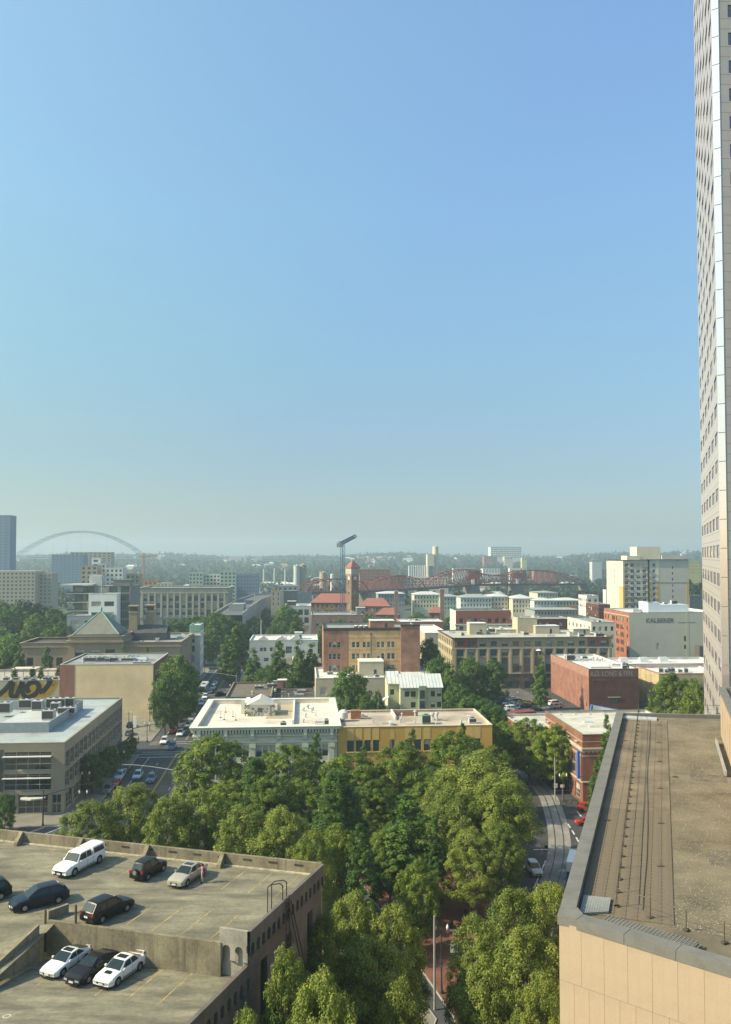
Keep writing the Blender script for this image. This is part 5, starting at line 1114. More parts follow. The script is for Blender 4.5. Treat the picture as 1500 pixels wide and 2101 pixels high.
o3 = G(1352, 1383, 12.0); trb = Bld('cream_warehouse', 'cream brick warehouse with terracotta edge behind a big tree', rect(o3, 24, 20), 12.0, CBK, WROOF, {0: lambda L: even(L, 6, 2, (6.4,), 2, 'sash')}, par=.6, cap=mat('terracotta_cap', (.33,.15,.09), .8, .1), capw=.9, capout=.05)
for k in range(6): rooftop(trb, 'air_conditioner', 3+k*1.7, 7+RND.uniform(-2,3), 1.5, 1.3, RND.uniform(.8,1.6))
o4 = G(1318, 1370, 12.5) ; skb = Bld('skylit_warehouse', 'white roofed warehouse with sloping skylights below the lettered grey wall', rect(Vector(o3[:2])+Vector(NV)*14.2-Vector(NU)*7+Vector(NV)*6, 40, 18), 12.8, WSTONE, WROOF, {}, par=.7, cap=WROOF)
for k in range(3):
    q = MB(); q.face([(0,0,0),(3.6,0,0),(3.2,1.7,1.9),(.2,1.7,1.9)]); q.face([(3.6,0,0),(3.6,3.4,0),(3.2,1.7,1.9)]); q.face([(0,3.4,0),(0,0,0),(.2,1.7,1.9)]); q.face([(3.6,3.4,0),(0,3.4,0),(.2,1.7,1.9),(3.2,1.7,1.9)])
    for i in range(4): q.face([(.35+i*.76,.14,.17),(1.0+i*.76,.14,.17),(.98+i*.72,1.5,1.72),(.42+i*.72,1.5,1.72)],1)
    skb.add(q, 'skylight', [WROOF, mat('skylight_pane', (0,0,0))], (5+k*7.6,9,skb.zr+.02))
q = MB(); 
# blue low building by the warehouse
o = G(1290, 1464, 6.6); 
blb = Bld('blue_shed', 'low blue walled shed with cluttered roof at the foot of the brick warehouse', [tuple(G(1208,1470,6.5)[:2]), tuple(G(1250,1473,6.5)[:2]), tuple((G(1310,1470,6.5)+Vector((0,6,0)))[:2]), tuple((G(1212,1446,6.5))[:2])], 6.5, mat('blue_wall', (.04,.17,.45), .7, .05), GROOF, par=.3)
scatter_roof(blb, 14, 3, ('air_conditioner','roof_vent','duct'), 1, 14, 1.5, 9)
# parking lot
LOT = mat('lot_asphalt', (.105,.10,.095), .9, .2, .2, 3)
b = MB(); b.face([(46,262,.142),(72,262,.142),(60,332,.142),(36,330,.142)]); b.build('parking_lot', LOT, kind='structure')
b = MB(); b.face([(30,240,.138),(90,240,.138),(90,262,.138),(30,262,.138)]); b.build('parking_lot', LOT, kind='structure')
b = MB(); b.face([(28,262,.136),(46,262,.136),(36,330,.136),(20,330,.136)]); b.build('parking_lot', LOT, kind='structure')
b = MB(); b.prism([(47,265),(54,268),(53.5,271.5),(46,269)], .1, 2.7); g_ = b.build('shipping_container', mat('container_red', (.20,.045,.04), .6, .15), None, smooth=False, label='dark red storage container beside the parked white van', cat='container')
q = MB(); q.cbox(0,0,0,1.0,.25,5.2); q.cbox(0,-.13,4.3,.9,.02,.7,0,1); g_ = G(1028,1428); q.build('pylon_sign', [mat('sign_orange', (.6,.33,.10), .6, .05), mat('sign_blue', (.05,.2,.5), .5, 0)], None, tuple(g_), label='tall narrow orange pylon sign in the parking lot', cat='sign')
cols = ['grey','skyblue','silver','blue','white','navy','green','black']
lot = [(1021,1430,'suv','black',1,0,'black car on the far edge of the lot'),(1035,1437,'sedan','silver',1,.1,'pale car at the lot corner behind the trees'),(1055,1437,'sedan','silver',1,.15,'silver sedan in the back row of the lot'),
 (1042,1446,'suv','skyblue',-.6,-.7,'light blue car in the middle of the lot'),(1066,1443,'wagon','green',1,.1,'dark teal car behind the yellow taxi'),(1053,1451,'pickup','skyblue',-.5,-.8,'pale blue pickup in the middle row'),(1084,1445,'sedan','yellow',.9,.2,'yellow taxi parked in the lot'),
 (1068,1446,'sedan','yellow',.9,.3,'second yellow car half hidden behind the taxi'),(1079,1453,'suv','black',1,.2,'black suv in the front row'),(1050,1458,'van','white',1,.25,'white van at the lot front edge'),(1066,1460,'sedan','grey',1,.3,'grey sedan next to the white van roof'),
 (1101,1443,'suv','grey',0,-1,'dark suv parked apart in the lane'),(1111,1425,'wagon','black',1,0,'dark maroon car by the brick wall end'),(1125,1441,'wagon','red',.9,.4,'bright red car against the brick warehouse'),(1139,1447,'van','white',.9,.45,'large white van beside the brick warehouse'),
 (1141,1453,'suv','silver',.9,.5,'silver suv in front of the large white van'),(1100,1459,'sedan','navy',1,.1,'navy car at the near edge of the lot'),(1030,1444,'sedan','blue',.8,.2,'blue car under the tree edge of the lot')]
for px, py, t, c_, hx, hy, lb in lot: p = G(px, py, .15); car(t, c_, p.x, p.y, .15, hx, hy, lb, 'cars in the surface parking lot', detail=1)
p = G(1062.5,1427,.15); person(p.x, p.y, .15, (0,-1), (.6,.6,.58), (.1,.1,.12), 'person in a white top crossing the parking lot', 'walk')
# --- brown flat roofs, cream complex, green house (middle blocks)
o = G(463, 1430, 8); Bd = Bld('brown_roofed_shop', 'low shop with brown roof and teal front edge behind the white cornice', rect(o, span(o, NU, 556), 30), 8, mat('teal_wall', (.22,.33,.30), .8, .1), mat('brown_roof', (.13,.11,.085), .9, .2, .3, 3), par=.5, cap=mat('timber', (0,0,0)))
for x, y, k, a in ((8,17,'air_conditioner',(3,2,1.2)),(12,20,'air_conditioner',(3.4,2,1.4)),(15,12,'roof_vent',(1,1,1)),(14,20,'chimney',(1.5,1.5,2.2)),(8,6,'roof_vent',(1,1,1.3))): rooftop(Bd, k, x, y, *a)
rooftop(Bd, 'penthouse', 15.5, 19, 3, 3, 2.6, mt=mat('faded_brick', (0,0,0)))
o = G(560, 1440, 6); Bd = Bld('low_dark_block', 'row of low dark roofs with parapets left of the cream building', rect(o, span(o, NU, 648), 34), 6, BEIGE, DROOF, par=.5, cap=mat('cap_grey', (.2,.19,.17), .8, .15)); scatter_roof(Bd, 9, 8, ('chimney' if 0 else 'roof_vent', 'duct', 'air_conditioner')); q = MB(); q.box(0,14,5.5,12.5,14.4,6.4); q.box(2,22,5.5,12.5,22.3,6.6); Bd.add(q, 'roof_wall', mat('cap_grey', (0,0,0)))
o = G(648, 1392, 12.5); W_ = span(o, NU, 893)
cxb = Bld('cream_building', 'cream stucco building with white roofs stepping up behind the big street tree', rect(o, W_, 27), 12.5, BEIGE, WROOF, {0: [(1.5,3.6,7.2,9.6,'pair'),(1.2,3.4,2.6,5,'pair')]}, par=.6, cap=WSTONE, frame=FRW)
rooftop(cxb, 'penthouse', 14.6, 9, 8.2, 9, 4.6, mt=BEIGE)
for x, y, k, a in ((4,12,'air_conditioner',(2,1.5,1)),(7,9,'duct',(3,.6,.7)),(11,6,'air_conditioner',(2,1.5,1.1)),(17,4,'duct',(2,.6,.6)),(19.5,4.5,'air_conditioner',(1.5,1.2,1)),(24,15,'air_conditioner',(3,2,1.2)),(9,14,'roof_vent',(1,1,1))): rooftop(cxb, k, x, y, *a)
GRW = mat('pale_green_render', (.44,.45,.31), .85, .06, .3, 4); GRM = mat('ribbed_metal', (.50,.53,.52), .45, .08, .4, 3); GRN2 = mat('green_bay', (.27,.36,.25), .8, .06)
o = G(797, 1438, 11.2); ex = span(o, NU, 925)
grb = thing('green_apartment_house', 'pale green apartment house with ribbed metal roof and green stair bay', 'apartment building', tuple(Vector((*o[:2], 0))), NG)
def ghouse(x0, x1, y0, y1, zw, zr_, ops):
    b = MB(); f = lambda u, v, z: (x0+u, y0+v, z); wallgrid(b, x1-x0, 0, zw, ops, f)
    b.face([(x0,y1,0),(x0,y0,0),(x0,y0,zw),(x0,(y0+y1)/2,zr_),(x0,y1,zw)]); b.face([(x1,y0,0),(x1,y1,0),(x1,y1,zw),(x1,(y0+y1)/2,zr_),(x1,y0,zw)]); b.face([(x1,y1,0),(x0,y1,0),(x0,y1,zw),(x1,y1,zw)])
    b.build('wall', GRW, grb)
    for o_ in ops: put('window', winmesh(o_[1]-o_[0], o_[3]-o_[2], o_[4], RND.choice((0,0,1)), mat('frame_dark',(0,0,0)), GGR, WSTONE), grb, (x0+o_[0], y0+.215, o_[2]))
    b = MB(); ym = (y0+y1)/2; b.face([(x0-.35,y0-.5,zw-.12),(x1+.35,y0-.5,zw-.12),(x1+.35,ym,zr_+.1),(x0-.35,ym,zr_+.1)]); b.face([(x1+.35,y1+.5,zw-.12),(x0-.35,y1+.5,zw-.12),(x0-.35,ym,zr_+.1),(x1+.35,ym,zr_+.1)])
    b.face([(x0-.35,y0-.5,zw-.3),(x1+.35,y0-.5,zw-.3),(x1+.35,y0-.5,zw-.12),(x0-.35,y0-.5,zw-.12)])
    n = int((x1-x0)/.9)
    for k in range(n+1): x = x0-.3+k*(x1-x0+.6)/n; b.bar((x,y0-.5,zw-.05),(x,ym,zr_+.16),.06,.08)
    b.build('roof', GRM, grb)
ghouse(4.0, 16.0, 5, 15, 14.2, 17.2, [(1.2,2.6,11.4,13,'sash'),(3.0,4.4,11.4,13,'sash'),(9.4,10.6,0,0,'sash')][:2]+[(8.8,10.0,11.4,13,'sash'),(10.6,11.8,11.4,13,'sash'),(3.0,4.4,8.3,9.9,'sash'),(8.8,10.0,8.3,9.9,'sash'),(10.6,11.8,8.3,9.9,'sash')][:5])
ghouse(.8, 4.0-.05, 9, 18, 14.8, 17.6, [(.6,1.8,11.4,13,'sash')])
q = MB(); q.box(9.2,4.1,0,11.2,4.97,14.6); q.box(9.5,4.06,8.2,10.9,4.09,10.4,1); q.box(9.5,4.06,11.0,10.9,4.09,13.4,1); q.build('stair_bay', [GRN2, GDK], grb)
q = MB(); q.box(-3.2,1,0,8.6,4.9,6.4); q.box(11.4,1.2,0,ex+1.4,4.9,6.4); q.box(-3.2,4.9,0,.6,16,7.4); q.face([(-3.2,1,6.4),(-3.2,16,7.4),(-3.2,16,9.5),(-3.2,8,9.5)]); q.build('terrace', [BEIGE], grb)
q = MB(); q.face([(-3.4,5,8.4),(.7,5,11.4),(.7,9,11.4),(-3.4,9,8.4)]); q.box(-3.3,4.8,8.1,-3.0,9,8.4); q.build('roof', GRM, grb); q = MB(); q.box(-3.0,5.2,0,.7,9,8.3); q.build('side_wing', GRW, grb)
# --- orange and brown brick block
TBK = brick('brick_tan', (.60,.39,.19), (.54,.35,.17), (.38,.3,.2)); BBK = brick('brick_rust', (.31,.145,.095), (.26,.12,.08), (.25,.2,.16))
o = G(664, 1289, 27); W_ = span(o, NU, 861); x1 = span(o, NU, 715); x2 = span(o, NU, 822)
def obf(L):
    o = []
    for z in (22.3-4.0*k for k in range(6)):
        o += [(1.7,2.85,z-2,z,'sash'),(3.2,4.35,z-2,z,'sash'),(4.7,5.85,z-2,z,'sash'),(7.5,8.65,z-2,z,'sash')]
        for x in (x1+1.2, x1+4.9, x1+9.8, x1+13.4): o += [(x,x+1.15,z-2,z,'sash'),(x+1.5,x+2.65,z-2,z,'sash')]
    return [q for q in o if q[2] > .3]
ob = Bld('brick_apartment_block', 'six storey apartment block in rust and tan brick with paired windows', rect(o, W_, 24), 27, TBK, GROOF, {0: obf}, par=.9, cap=mat('cap_darkbrown', (.06,.045,.038), .8, .1), frame=FRW, gl=GGR, vars_=(0,0,0,1), wallmats={3: BBK, 1: BBK}, bands=())
# brick skins over the left bay (with the same openings) and the plain right bay
q = MB(); wallgrid(q, x1, 0, 26.9, [w2 for w2 in obf(W_) if w2[1] < x1], lambda u, v, z: (u, v-.03, z), 0, 0, .03); ob.add(q, 'brick_bay', BBK)
q = MB(); q.box(x2,-.9,0,W_,-.003,27.6); ob.add(q, 'brick_bay', BBK); q = MB(); q.box(-.12,-.25,26.1,x2,-.004,26.95); q.box(x2-.1,-1.1,27.6,W_+.1,0,28.2); ob.add(q, 'eaves_band', mat('cap_darkbrown', (0,0,0)))
q = MB(); q.tube((x1+7.8,-.12,3),(x1+7.8,-.12,24.6),.12,.12,6); q.box(x1+7.55,-.3,24.6,x1+8.05,-.02,25.2); ob.add(q, 'downpipe', RUST)
for z in (23.6-4*k for k in range(5)): q = MB(); q.box(0,-.05,z-.12,x2,-.003,z); ob.add(q, 'string_course', mat('band_tan', (.33,.2,.1), .8, .1))
rooftop(ob, 'penthouse', x1+8, 6, 8.6, 7, 2.8, mt=BBK)
for k in range(3): q = MB(); q.tube((0,0,0),(0,0,1.2),.75,.75,12,1); q.tube((0,0,1.2),(0,0,1.5),.75,.3,12); ob.add(q, 'roof_fan', [WSTONE, DROOF], (11.5+k*1.8,5,ob.zr))
# --- white warehouse with small gables
GWH = mat('grey_white_render', (.42,.46,.44), .85, .07, .3, 4)
o = G(512, 1314, 14); W_ = span(o, NU, 652)
gwb = Bld('grey_workshop', 'pale grey workshop with two little roof gables and a flagpole', rect(o, W_, 26), 14, GWH, WROOF, {0: [(1,2.6,9,10.8,'sash'),(4.6,6,9,10.8,'sash'),(6.2,7.6,9,10.8,'sash'),(9,10.4,9,10.8,'sash'),(10.6,12,9,10.8,'sash'),(16.2,19,8,11.2,'grid'),(2,3.4,4.5,6,'sash'),(6.4,8.6,4.5,6.2,'pair'),(16,19,3,6,'grid')]}, par=.6, cap=WSTONE, frame=FRW, gl=GGR)
for x in (3.4, 11.6, 17.6): q = MB(); q.face([(x,-.02,14.1),(x+5,-.02,14.1),(x+2.5,-.02,15.8)]); q.face([(x,-.02,14.1),(x+2.5,-.02,15.8),(x+2.5,4,15.8),(x,4,14.1)]); q.face([(x+2.5,-.02,15.8),(x+5,-.02,14.1),(x+5,4,14.1),(x+2.5,4,15.8)]); gwb.add(q, 'gable', WSTONE)
q = MB(); q.tube((0,0,0),(0,0,9),.14,.07,8); gwb.add(q, 'flagpole', WHITEP, (4.6,10,gwb.zr)); rooftop(gwb, 'penthouse', 20, 10, 3.6, 4, 3, mt=GWH)
for k in range(5): rooftop(gwb, 'roof_vent', 14+k*2.1, 5+k%3*4, .8, .8, 1.2)
o = G(600, 1353, 7); Bd = Bld('low_annexe', 'small tan annexe with white roof between the poplars', rect(o, 9, 12), 7, YST, WROOF, par=.5, cap=WSTONE)
# white frame building and brick one beside it
o = G(584, 1243, 23); W_ = span(o, NU, 638)
Bd = Bld('concrete_frame_building', 'white concrete framed loft building with big square windows', rect(o, W_, 22), 23, GWH, WROOF, {0: lambda L: even(L, 4, 2.6, (3.4,8.2,13,17.6), 3.3, 'pair', .8, .8)}, par=.8, cap=WSTONE, gl=GGR); rooftop(Bd, 'penthouse', 1.5, 6, 5, 5, 3, mt=DROOF); rooftop(Bd, 'duct', 8, 4, 5, 1.4, 1.2)
o = G(639, 1262, 19.5); MBK = brick('brick_mauve', (.25,.15,.12), (.2,.12,.1), (.25,.2,.18))
Bd = Bld('brick_loft', 'long mauve brick loft with a row of small arched windows', rect(o, span(o, NU, 745), 26), 19.5, MBK, GROOF, {0: grid(2.6, 6, 3.7, 1.6, (13.6,), 2.4, 'sash')+[(10,11.6,8.6,10.4,'sash'),(21,22.6,8.6,10.4,'sash')]}, par=.5, cap=mat('coping_pale', (0,0,0))); rooftop(Bd, 'penthouse', 25, 6, 5, 5, 4, mt=GROOF); scatter_roof(Bd, 5, 2)
# --- customs house with pyramid roof
SST = mat('sandstone', (.30,.235,.16), .85, .14, .25, 4, streak=.25, streakcol=(.17,.14,.10)); SLT = mat('slate_roof', (.165,.17,.14), .75, .12, .4, 5); COP = mat('copper_green', (.22,.38,.30), .7, .1)
c = G(140, 1306, 21); cw = span(c, NU, 250)
def chw(L): 
    n = 3; return even(L, n, 3.6, (13.4,), 2.6, 'casement', 1.5, 1.5)+even(L, n, 3.6, (7.6,), 4, 'pair', 1.5, 1.5)+even(L, n, 3.6, (2,), 4, 'pair', 1.5, 1.5)
chb = Bld('customs_house', 'sandstone government building with grey pyramid roof and copper hips', rect(c, cw, 24), 21, SST, GROOF, {0: chw, 3: chw}, par=.9, cap=SST, capout=.5, depth=.4, bands=((18.6,19.4,.7,SST),(12.2,12.6,.25,SST),(6.4,6.8,.25,SST)))
q = MB(); a0, a1, ym = 1.6, cw-1.4, 9.0; z = chb.zr; apx = ((a0+a1)/2, ym, 30.2)
cs = [(a0,1.4,z+1.6),(a1,1.4,z+1.6),(a1,17,z+1.6),(a0,17,z+1.6)]
for i in range(4): q.face([cs[i], cs[(i+1)%4], apx]); q.face([(cs[i][0],cs[i][1],z),(cs[(i+1)%4][0],cs[(i+1)%4][1],z),cs[(i+1)%4],cs[i]])
chb.add(q, 'pyramid_roof', SLT); q = MB()
for i in range(4): q.bar(cs[i], apx, .35, .3)
q.lathe([(.5,29.8),(.35,30.6),(.6,31),(.1,32)], apx[0], apx[1], 8); chb.add(q, 'copper_hip', COP); q = MB(); q.tube((apx[0],apx[1],32),(apx[0],apx[1],42),.09,.05,6); chb.add(q, 'flagpole', WHITEP)
for x, y in ((cw-1.5,20),(cw+4.5,24)): q = MB(); q.box(0,0,0,3.4,3.4,8.5); q.box(-.2,-.2,8.5,3.6,3.6,9); q.box(.4,.4,9,3.0,3.0,11,1); q.box(-.3,-.3,11,3.7,3.7,11.5); chb.add(q, 'chimney', [SST, DROOF], (x,y,chb.zr))
for nm, pxa, pxb, hh, dd, lb in (('left', 38, 140, 18.4, 22, 'left wing of the sandstone government building'), ('right', 250.5, 368, 18.4, 40, 'right wing of the sandstone government building')):
    cc = Vector(c[:2])+Vector(NV)*2.2+Vector(NU)*((span(c, NU, pxa)) if nm == 'left' else cw+.05); LW = (-span(c, NU, pxa)-.05) if nm == 'left' else span(c, NU, pxb)-cw
    wb_ = Bld('government_wing', lb, rect(cc, LW, dd), hh, SST, DROOF if nm == 'left' else GROOF, {0: lambda L: even(L, 3, 2.4, (9.6,), 3.2, 'pair', 1, 1)+even(L, 3, 2.4, (3.6,), 3.2, 'pair', 1, 1)}, par=.9, cap=SST, capout=.45, depth=.4, bands=((16.6,17.2,.5,SST),))
    if nm == 'right': scatter_roof(wb_, 5, 9, ('duct','air_conditioner','skylight')); q = MB(); q.box(0,16,wb_.zr,14,26,wb_.zr+3); q.face([(0,16,wb_.zr+3),(14,16,wb_.zr+3),(14,21,wb_.zr+6),(0,21,wb_.zr+6)]); q.face([(14,26,wb_.zr+3),(0,26,wb_.zr+3),(0,21,wb_.zr+6),(14,21,wb_.zr+6)]); wb_.add(q, 'rear_roof', mat('dark_slate', (.06,.065,.07), .8, .2))
# white and teal corner building
o = G(389, 1283, 22); Bd = Bld('white_corner_building', 'narrow white building with teal mansard at the street corner', rect(o, span(o, NU, 411), 12), 22, WSTONE, WROOF, {0: lambda L: grid(.9, 2, 3.0, 1.3, (2,6.4,10.6,14.6), 2.6, 'sash'), 1: lambda L: even(L, 3, 1.2, (2,6.4,10.6,14.6), 2.6, 'sash')}, par=.4, cap=mat('copper_green', (0,0,0)), bands=((19.4,21.9,.12,COP),(17.5,18.0,.45,WSTONE)))
# --- modern condominium behind
CGR = mat('condo_grey', (.17,.185,.175), .6, .1); CWH = mat('condo_white', (.70,.71,.68), .7, .03)
o = A(150, 1200, 400); h_ = 37.5; o = Vector((*o[:2], 0))
def cw_(L): return even(L, 5, L/5-1.4, tuple(14+k*4.1 for k in range(6)), 3.1, 'curtain')
co = Bld('condominium', 'modern dark glass condominium with projecting roof and balconies', rect(o, span(Vector((*o[:2], h_)), NU, 268), 24), 37.5, CGR, GROOF, {0: cw_}, par=.3, gl=GGR, frame=mat('frame_grey', (.2,.22,.2), .5, .05), depth=.5)
for k in range(6): q = MB(); q.box(-2.2,-1.8,13.4+k*4.1,8.5,-.05,13.65+k*4.1); q.box(-2.2,-1.85,13.65+k*4.1,8.5,-1.8,14.5+k*4.1,1); co.add(q, 'balcony', [CWH, GGR])
q = MB(); q.prism([(-5.5,-3),(9.5,-2.2),(9.5,10),(-2,10)], 37.8, 38.4); co.add(q, 'roof_canopy', mat('canopy_metal', (.45,.46,.44), .5, .1)); q = MB(); q.box(6.5,4,37.5,12.5,10,42.6); co.add(q, 'stair_head', mat('canopy_metal', (0,0,0)))
q = MB(); q.box(18,3,37.3,26,10,40.2); q.box(17.8,2.8,40.2,26.4,10.2,40.5); co.add(q, 'roof_pavilion', CGR)
o2 = A(182, 1218, 392); o2 = Vector((*o2[:2], 0)); Bd = Bld('white_apartments', 'crisp white cube of apartments in front of the dark condominium', rect(o2, span(Vector((o2.x,o2.y,33)), NU, 240), 8), 34.2, CWH, WROOF, {0: lambda L: even(L, 2, 4.4, (14,18.2,23.4,28.4), 2.2, 'tri', .6, .6)}, par=.3, gl=GGR, depth=.4)
o3 = A(137, 1262, 385); o3 = Vector((*o3[:2], 0)); Bd = Bld('grey_podium', 'blue grey podium storeys below the dark condominium', rect(o3, 20, 14), 24.5, mat('podium_grey', (.27,.31,.32), .8, .05), GROOF, {0: lambda L: even(L, 3, 3.6, (14.4,19.6), 2.6, 'pair', .5, .5)}, par=.4)
# --- neoclassical post office
NST = mat('grey_limestone', (.33,.33,.26), .85, .1, .2, 3, streak=.15, streakcol=(.22,.21,.17))
o = A(286, 1212, 560); o = Vector((*o[:2], 0)); hp = 30.5; W_ = span(Vector((o.x,o.y,hp)), NU, 467)
Bd = Bld('post_office', 'long grey stone federal building with tall pilasters and flat cornice', rect(o, W_, 40), hp, NST, GROOF, {0: lambda L: even(L, 13, 2.5, (21.6,17,12.4,6), 3.4, 'pair', 2, 2)}, par=1, cap=NST, capout=1.1, gl=GBL, bands=((26.8,27.6,.8,NST),(25.6,25.9,.4,NST),(10.4,10.9,.6,NST)), depth=.6)
q = MB(); q.box(-.6,-.9,11,.6,-.003,26.7); pm_ = q.mesh('pilaster', NST)
for k in range(14): put('pilaster', pm_, Bd.root, (2+k*(W_-4)/13, 0, 0))
# --- large apartment block with tall bays (right of centre)
BST = mat('apartment_buff', (.33,.27,.165), .85, .08, .2, 4); RPN = mat('apartment_red', (.24,.09,.065), .85, .1); BWN = mat('apartment_base', (.15,.10,.075), .85, .1)
o = G(928, 1309, 20); W_ = span(o, NU, 1255)
def apf(L):
    o = []
    n = 14; dx = (L-2)/n
    for k in range(n):
        x = 1+k*dx+(dx-2.5)/2; o += [(x,x+2.5,16.6,18.6,'pair'),(x,x+2.5,12.9,15.4,'pair'),(x,x+2.5,6.6,12.2,'grid'),(x,x+2.5,4.1,5.8,'pair')]
    for k in range(7): x = 1+k*dx*2+1; o.append((x,x+dx*2-2,.1,3.1,'plain'))
    return o
apb = Bld('apartment_building', 'large buff and red apartment building with tall recessed window bays', rect(o, W_, 34), 20, BST, mat('pale_gravel_roof', (.42,.41,.36), .9, .15, .15, 2, stain=.55), {0: apf, 3: lambda L: even(L, 8, 2.2, (16.6,12.9,9,5), 2.2, 'pair')}, par=.35, cap=mat('cap_dark', (.08,.07,.06), .7, .1), capout=.7, frame=mat('frame_grey', (0,0,0)), gl=GBL, vars_=(0,0,0,1), depth=.4, bands=((15.7,16.1,.25,STN),(5.9,6.3,.3,STN)))
q = MB(); q.box(0,-.06,16.15,1+3*(W_-2)/14*.0+1,-.003,19.6)
dx = (W_-2)/14
for k in (0, 1, 12, 13):
    x = 1+k*dx; q = MB(); wallgrid(q, dx, 16.15, 19.9, [((dx-2.5)/2,(dx+2.5)/2,16.6,18.6)], lambda u, v, z, x=x: (x+u, v-.05, z), 0, 0, .05); apb.add(q, 'red_panel', RPN)
for k in range(15): q = MB(); q.box(1+k*dx-.4,-.28,6.35,1+k*dx+.4,-.003,15.65); apb.add(q, 'pilaster', mat('pilaster_buff', (.43,.36,.24), .85, .08))
q = MB(); wallgrid(q, W_, 0, 5.85, [o_ for o_ in apf(W_) if o_[3] < 5.86], lambda u, v, z: (u, v-.06, z), 0, 0, .06); apb.add(q, 'brick_base', BWN)
for k in (3, 7, 5): q = MB(); q.box(1+k*dx+.5,-1.3,9.1,1+(k+1)*dx-.5,-.05,9.25); q.bar((1+k*dx+.5,-1.28,10.2),(1+(k+1)*dx-.5,-1.28,10.2),.06); apb.add(q, 'balcony', RUST)
q = MB(); q.tube((0,0,0),(0,0,2.1),.04,.04,6); q.lathe([(1.2,2.0),(.6,2.4),(.05,2.6)],0,0,10); apb.add(q, 'parasol', CWH, (1+7.5*dx,-.8,13)); 
for x, y, a in ((10,16,(7,6,4.6)),(38,18,(10,6,3.2)),(52,12,(7,6,2.4))): rooftop(apb, 'penthouse', x, y, *a, mt=BEIGE)
scatter_roof(apb, 26, 5, ('roof_vent','roof_vent','air_conditioner','duct'))
o = G(872, 1299, 17); Bd = Bld('white_side_building', 'low white roofed building left of the buff apartment block', rect(o, 11, 46), 17, BEIGE, WROOF, {}, par=.6, cap=WSTONE)
# buildings behind the apartment block
WBK = mat('white_painted_brick', (.56,.56,.50), .85, .08, .5, 5, streak=.3, streakcol=(.4,.39,.35))
o = G(935, 1258, 24); W_ = span(o, NU, 1048)
def hwf(L): return even(L, 7, 2.0, (19.2,), 2.2, 'sash', 1, 1.5)+even(L, 7, 2.0, (14.4,9.6,4.8), 3.2, 'sash', 1, 1.5)
hb_ = Bld('white_hotel', 'white painted brick hotel with red top storey and dark windows', rect(o, W_, 16), 25.2, WBK, GROOF, {0: hwf}, par=.7, cap=GROOF, depth=.3, wallmats={3: mat('cream_side', (.62,.57,.45), .85, .05)})
q = MB(); wallgrid(q, W_, 18.7, 25.15, [o_ for o_ in hwf(W_) if o_[2] > 19], lambda u, v, z: (u, v-.05, z), 0, 0, .05); hb_.add(q, 'red_storey', mat('red_storey', (.25,.09,.065), .85, .08)); hb_.band(18.2, 18.7, .3, mat('cream_side', (0,0,0)))
for k in range(10): q = MB(); q.box(-.06,-.07,3+k*1.6,1.3,-.003,3.8+k*1.6); hb_.add(q, 'quoin', RBK); q = MB(); q.box(W_-1.3,-.07,3+k*1.6,W_+.06,-.003,3.8+k*1.6); hb_.add(q, 'quoin', RBK)
q = MB(); q.tube((0,0,0),(0,0,3.5),.1,.06,6); hb_.add(q, 'mast', RUST, (W_*.6,3,hb_.zr))
RD = mat('red_render', (.27,.085,.07), .85, .07, .2, 4)
for pxa, pya, pxb, hh, dd, wm, rm, lb, ff in (
  (822,1276,910,15,22,RD,WROOF,'plain red walled building with white roof beside the tan block',None),
  (1035,1272,1100,17.5,16,MBK,GROOF,'mauve brick block between the white hotel and cream rooftops',None),
  (1018,1292,1110,21,14,BEIGE,WROOF,'cream attic storey standing behind the large apartment roof',3),
  (1062,1268,1102,26,9,BEIGE,CRM,'tall plain beige stair block behind the apartment roof',None),
  (1102,1270,1172,19,20,LB2,GROOF,'dark red brick building with flat roof near the pale apartments',5),
  (1213,1277,1262,22,34,mat('cream_side',(0,0,0)),GROOF,'cream four storey building beside the red brick warehouse wall',4),
  (1204,1222,1228,27,16,WSTONE,WROOF,'narrow white stair tower beside the hillside trees',2),
  (1228,1240,1252,26,20,LB2,DROOF,'dark brick block squeezed left of the condominium tower',3)):
    o = G(pxa, pya, hh); Bd = Bld('flat_roofed_building', lb, rect(o, span(o, NU, pxb), dd), hh, wm, rm, {} if not ff else {0: (lambda L, ff=ff, hh=hh: even(L, ff, L/ff*.45, tuple(z for z in (hh-3.8, hh-7.6, hh-11.4)), 1.9, 'sash')), 3: (lambda L, hh=hh: even(L, 6, 1.8, (hh-3.8, hh-7.6), 1.9, 'sash'))}, par=.5, cap=mat('coping_pale', (0,0,0))); scatter_roof(Bd, 4, pxa)
# --- grey building with the big painted name, red brick flank
KST = mat('grey_cream_render', (.50,.475,.375), .85, .05, .15, 3, streak=.08, streakcol=(.33,.31,.24)); KBK = brick('brick_bright', (.33,.10,.06), (.27,.08,.05), (.3,.2,.15))
o = G(1291, 1257, 24); W_ = 46
def kl(L):
    o = []
    for z in (20.0, 16.2, 12.4, 8.6, 4.8):
        o += [(2,3.4,z-1,z+1,'sash'),(L-3.4,L-2,z-1,z+1,'sash')]
        for k in range(4): x = 6+k*(L-12)/4; o += [(x,x+1.2,z-1.1,z+1.1,'sash'),(x+1.5,x+2.7,z-1.1,z+1.1,'sash'),(x+3.0,x+4.2,z-1.1,z+1.1,'sash')]
    return [q for q in o if q[1] < L-1.9]
kb = Bld('lettered_warehouse', 'grey rendered building with a large painted company name and red brick side', rect(o, W_, 35), 24, KST, WROOF, {3: kl, 0: [(27.6,29.6,6,8,'plain'),(27.6,29.6,9.8,12.4,'plain'),(13.6,14.8,6,9,'plain')]}, par=.7, cap=mat('cap_grey', (0,0,0)), wallmats={3: KBK}, capout=.05)
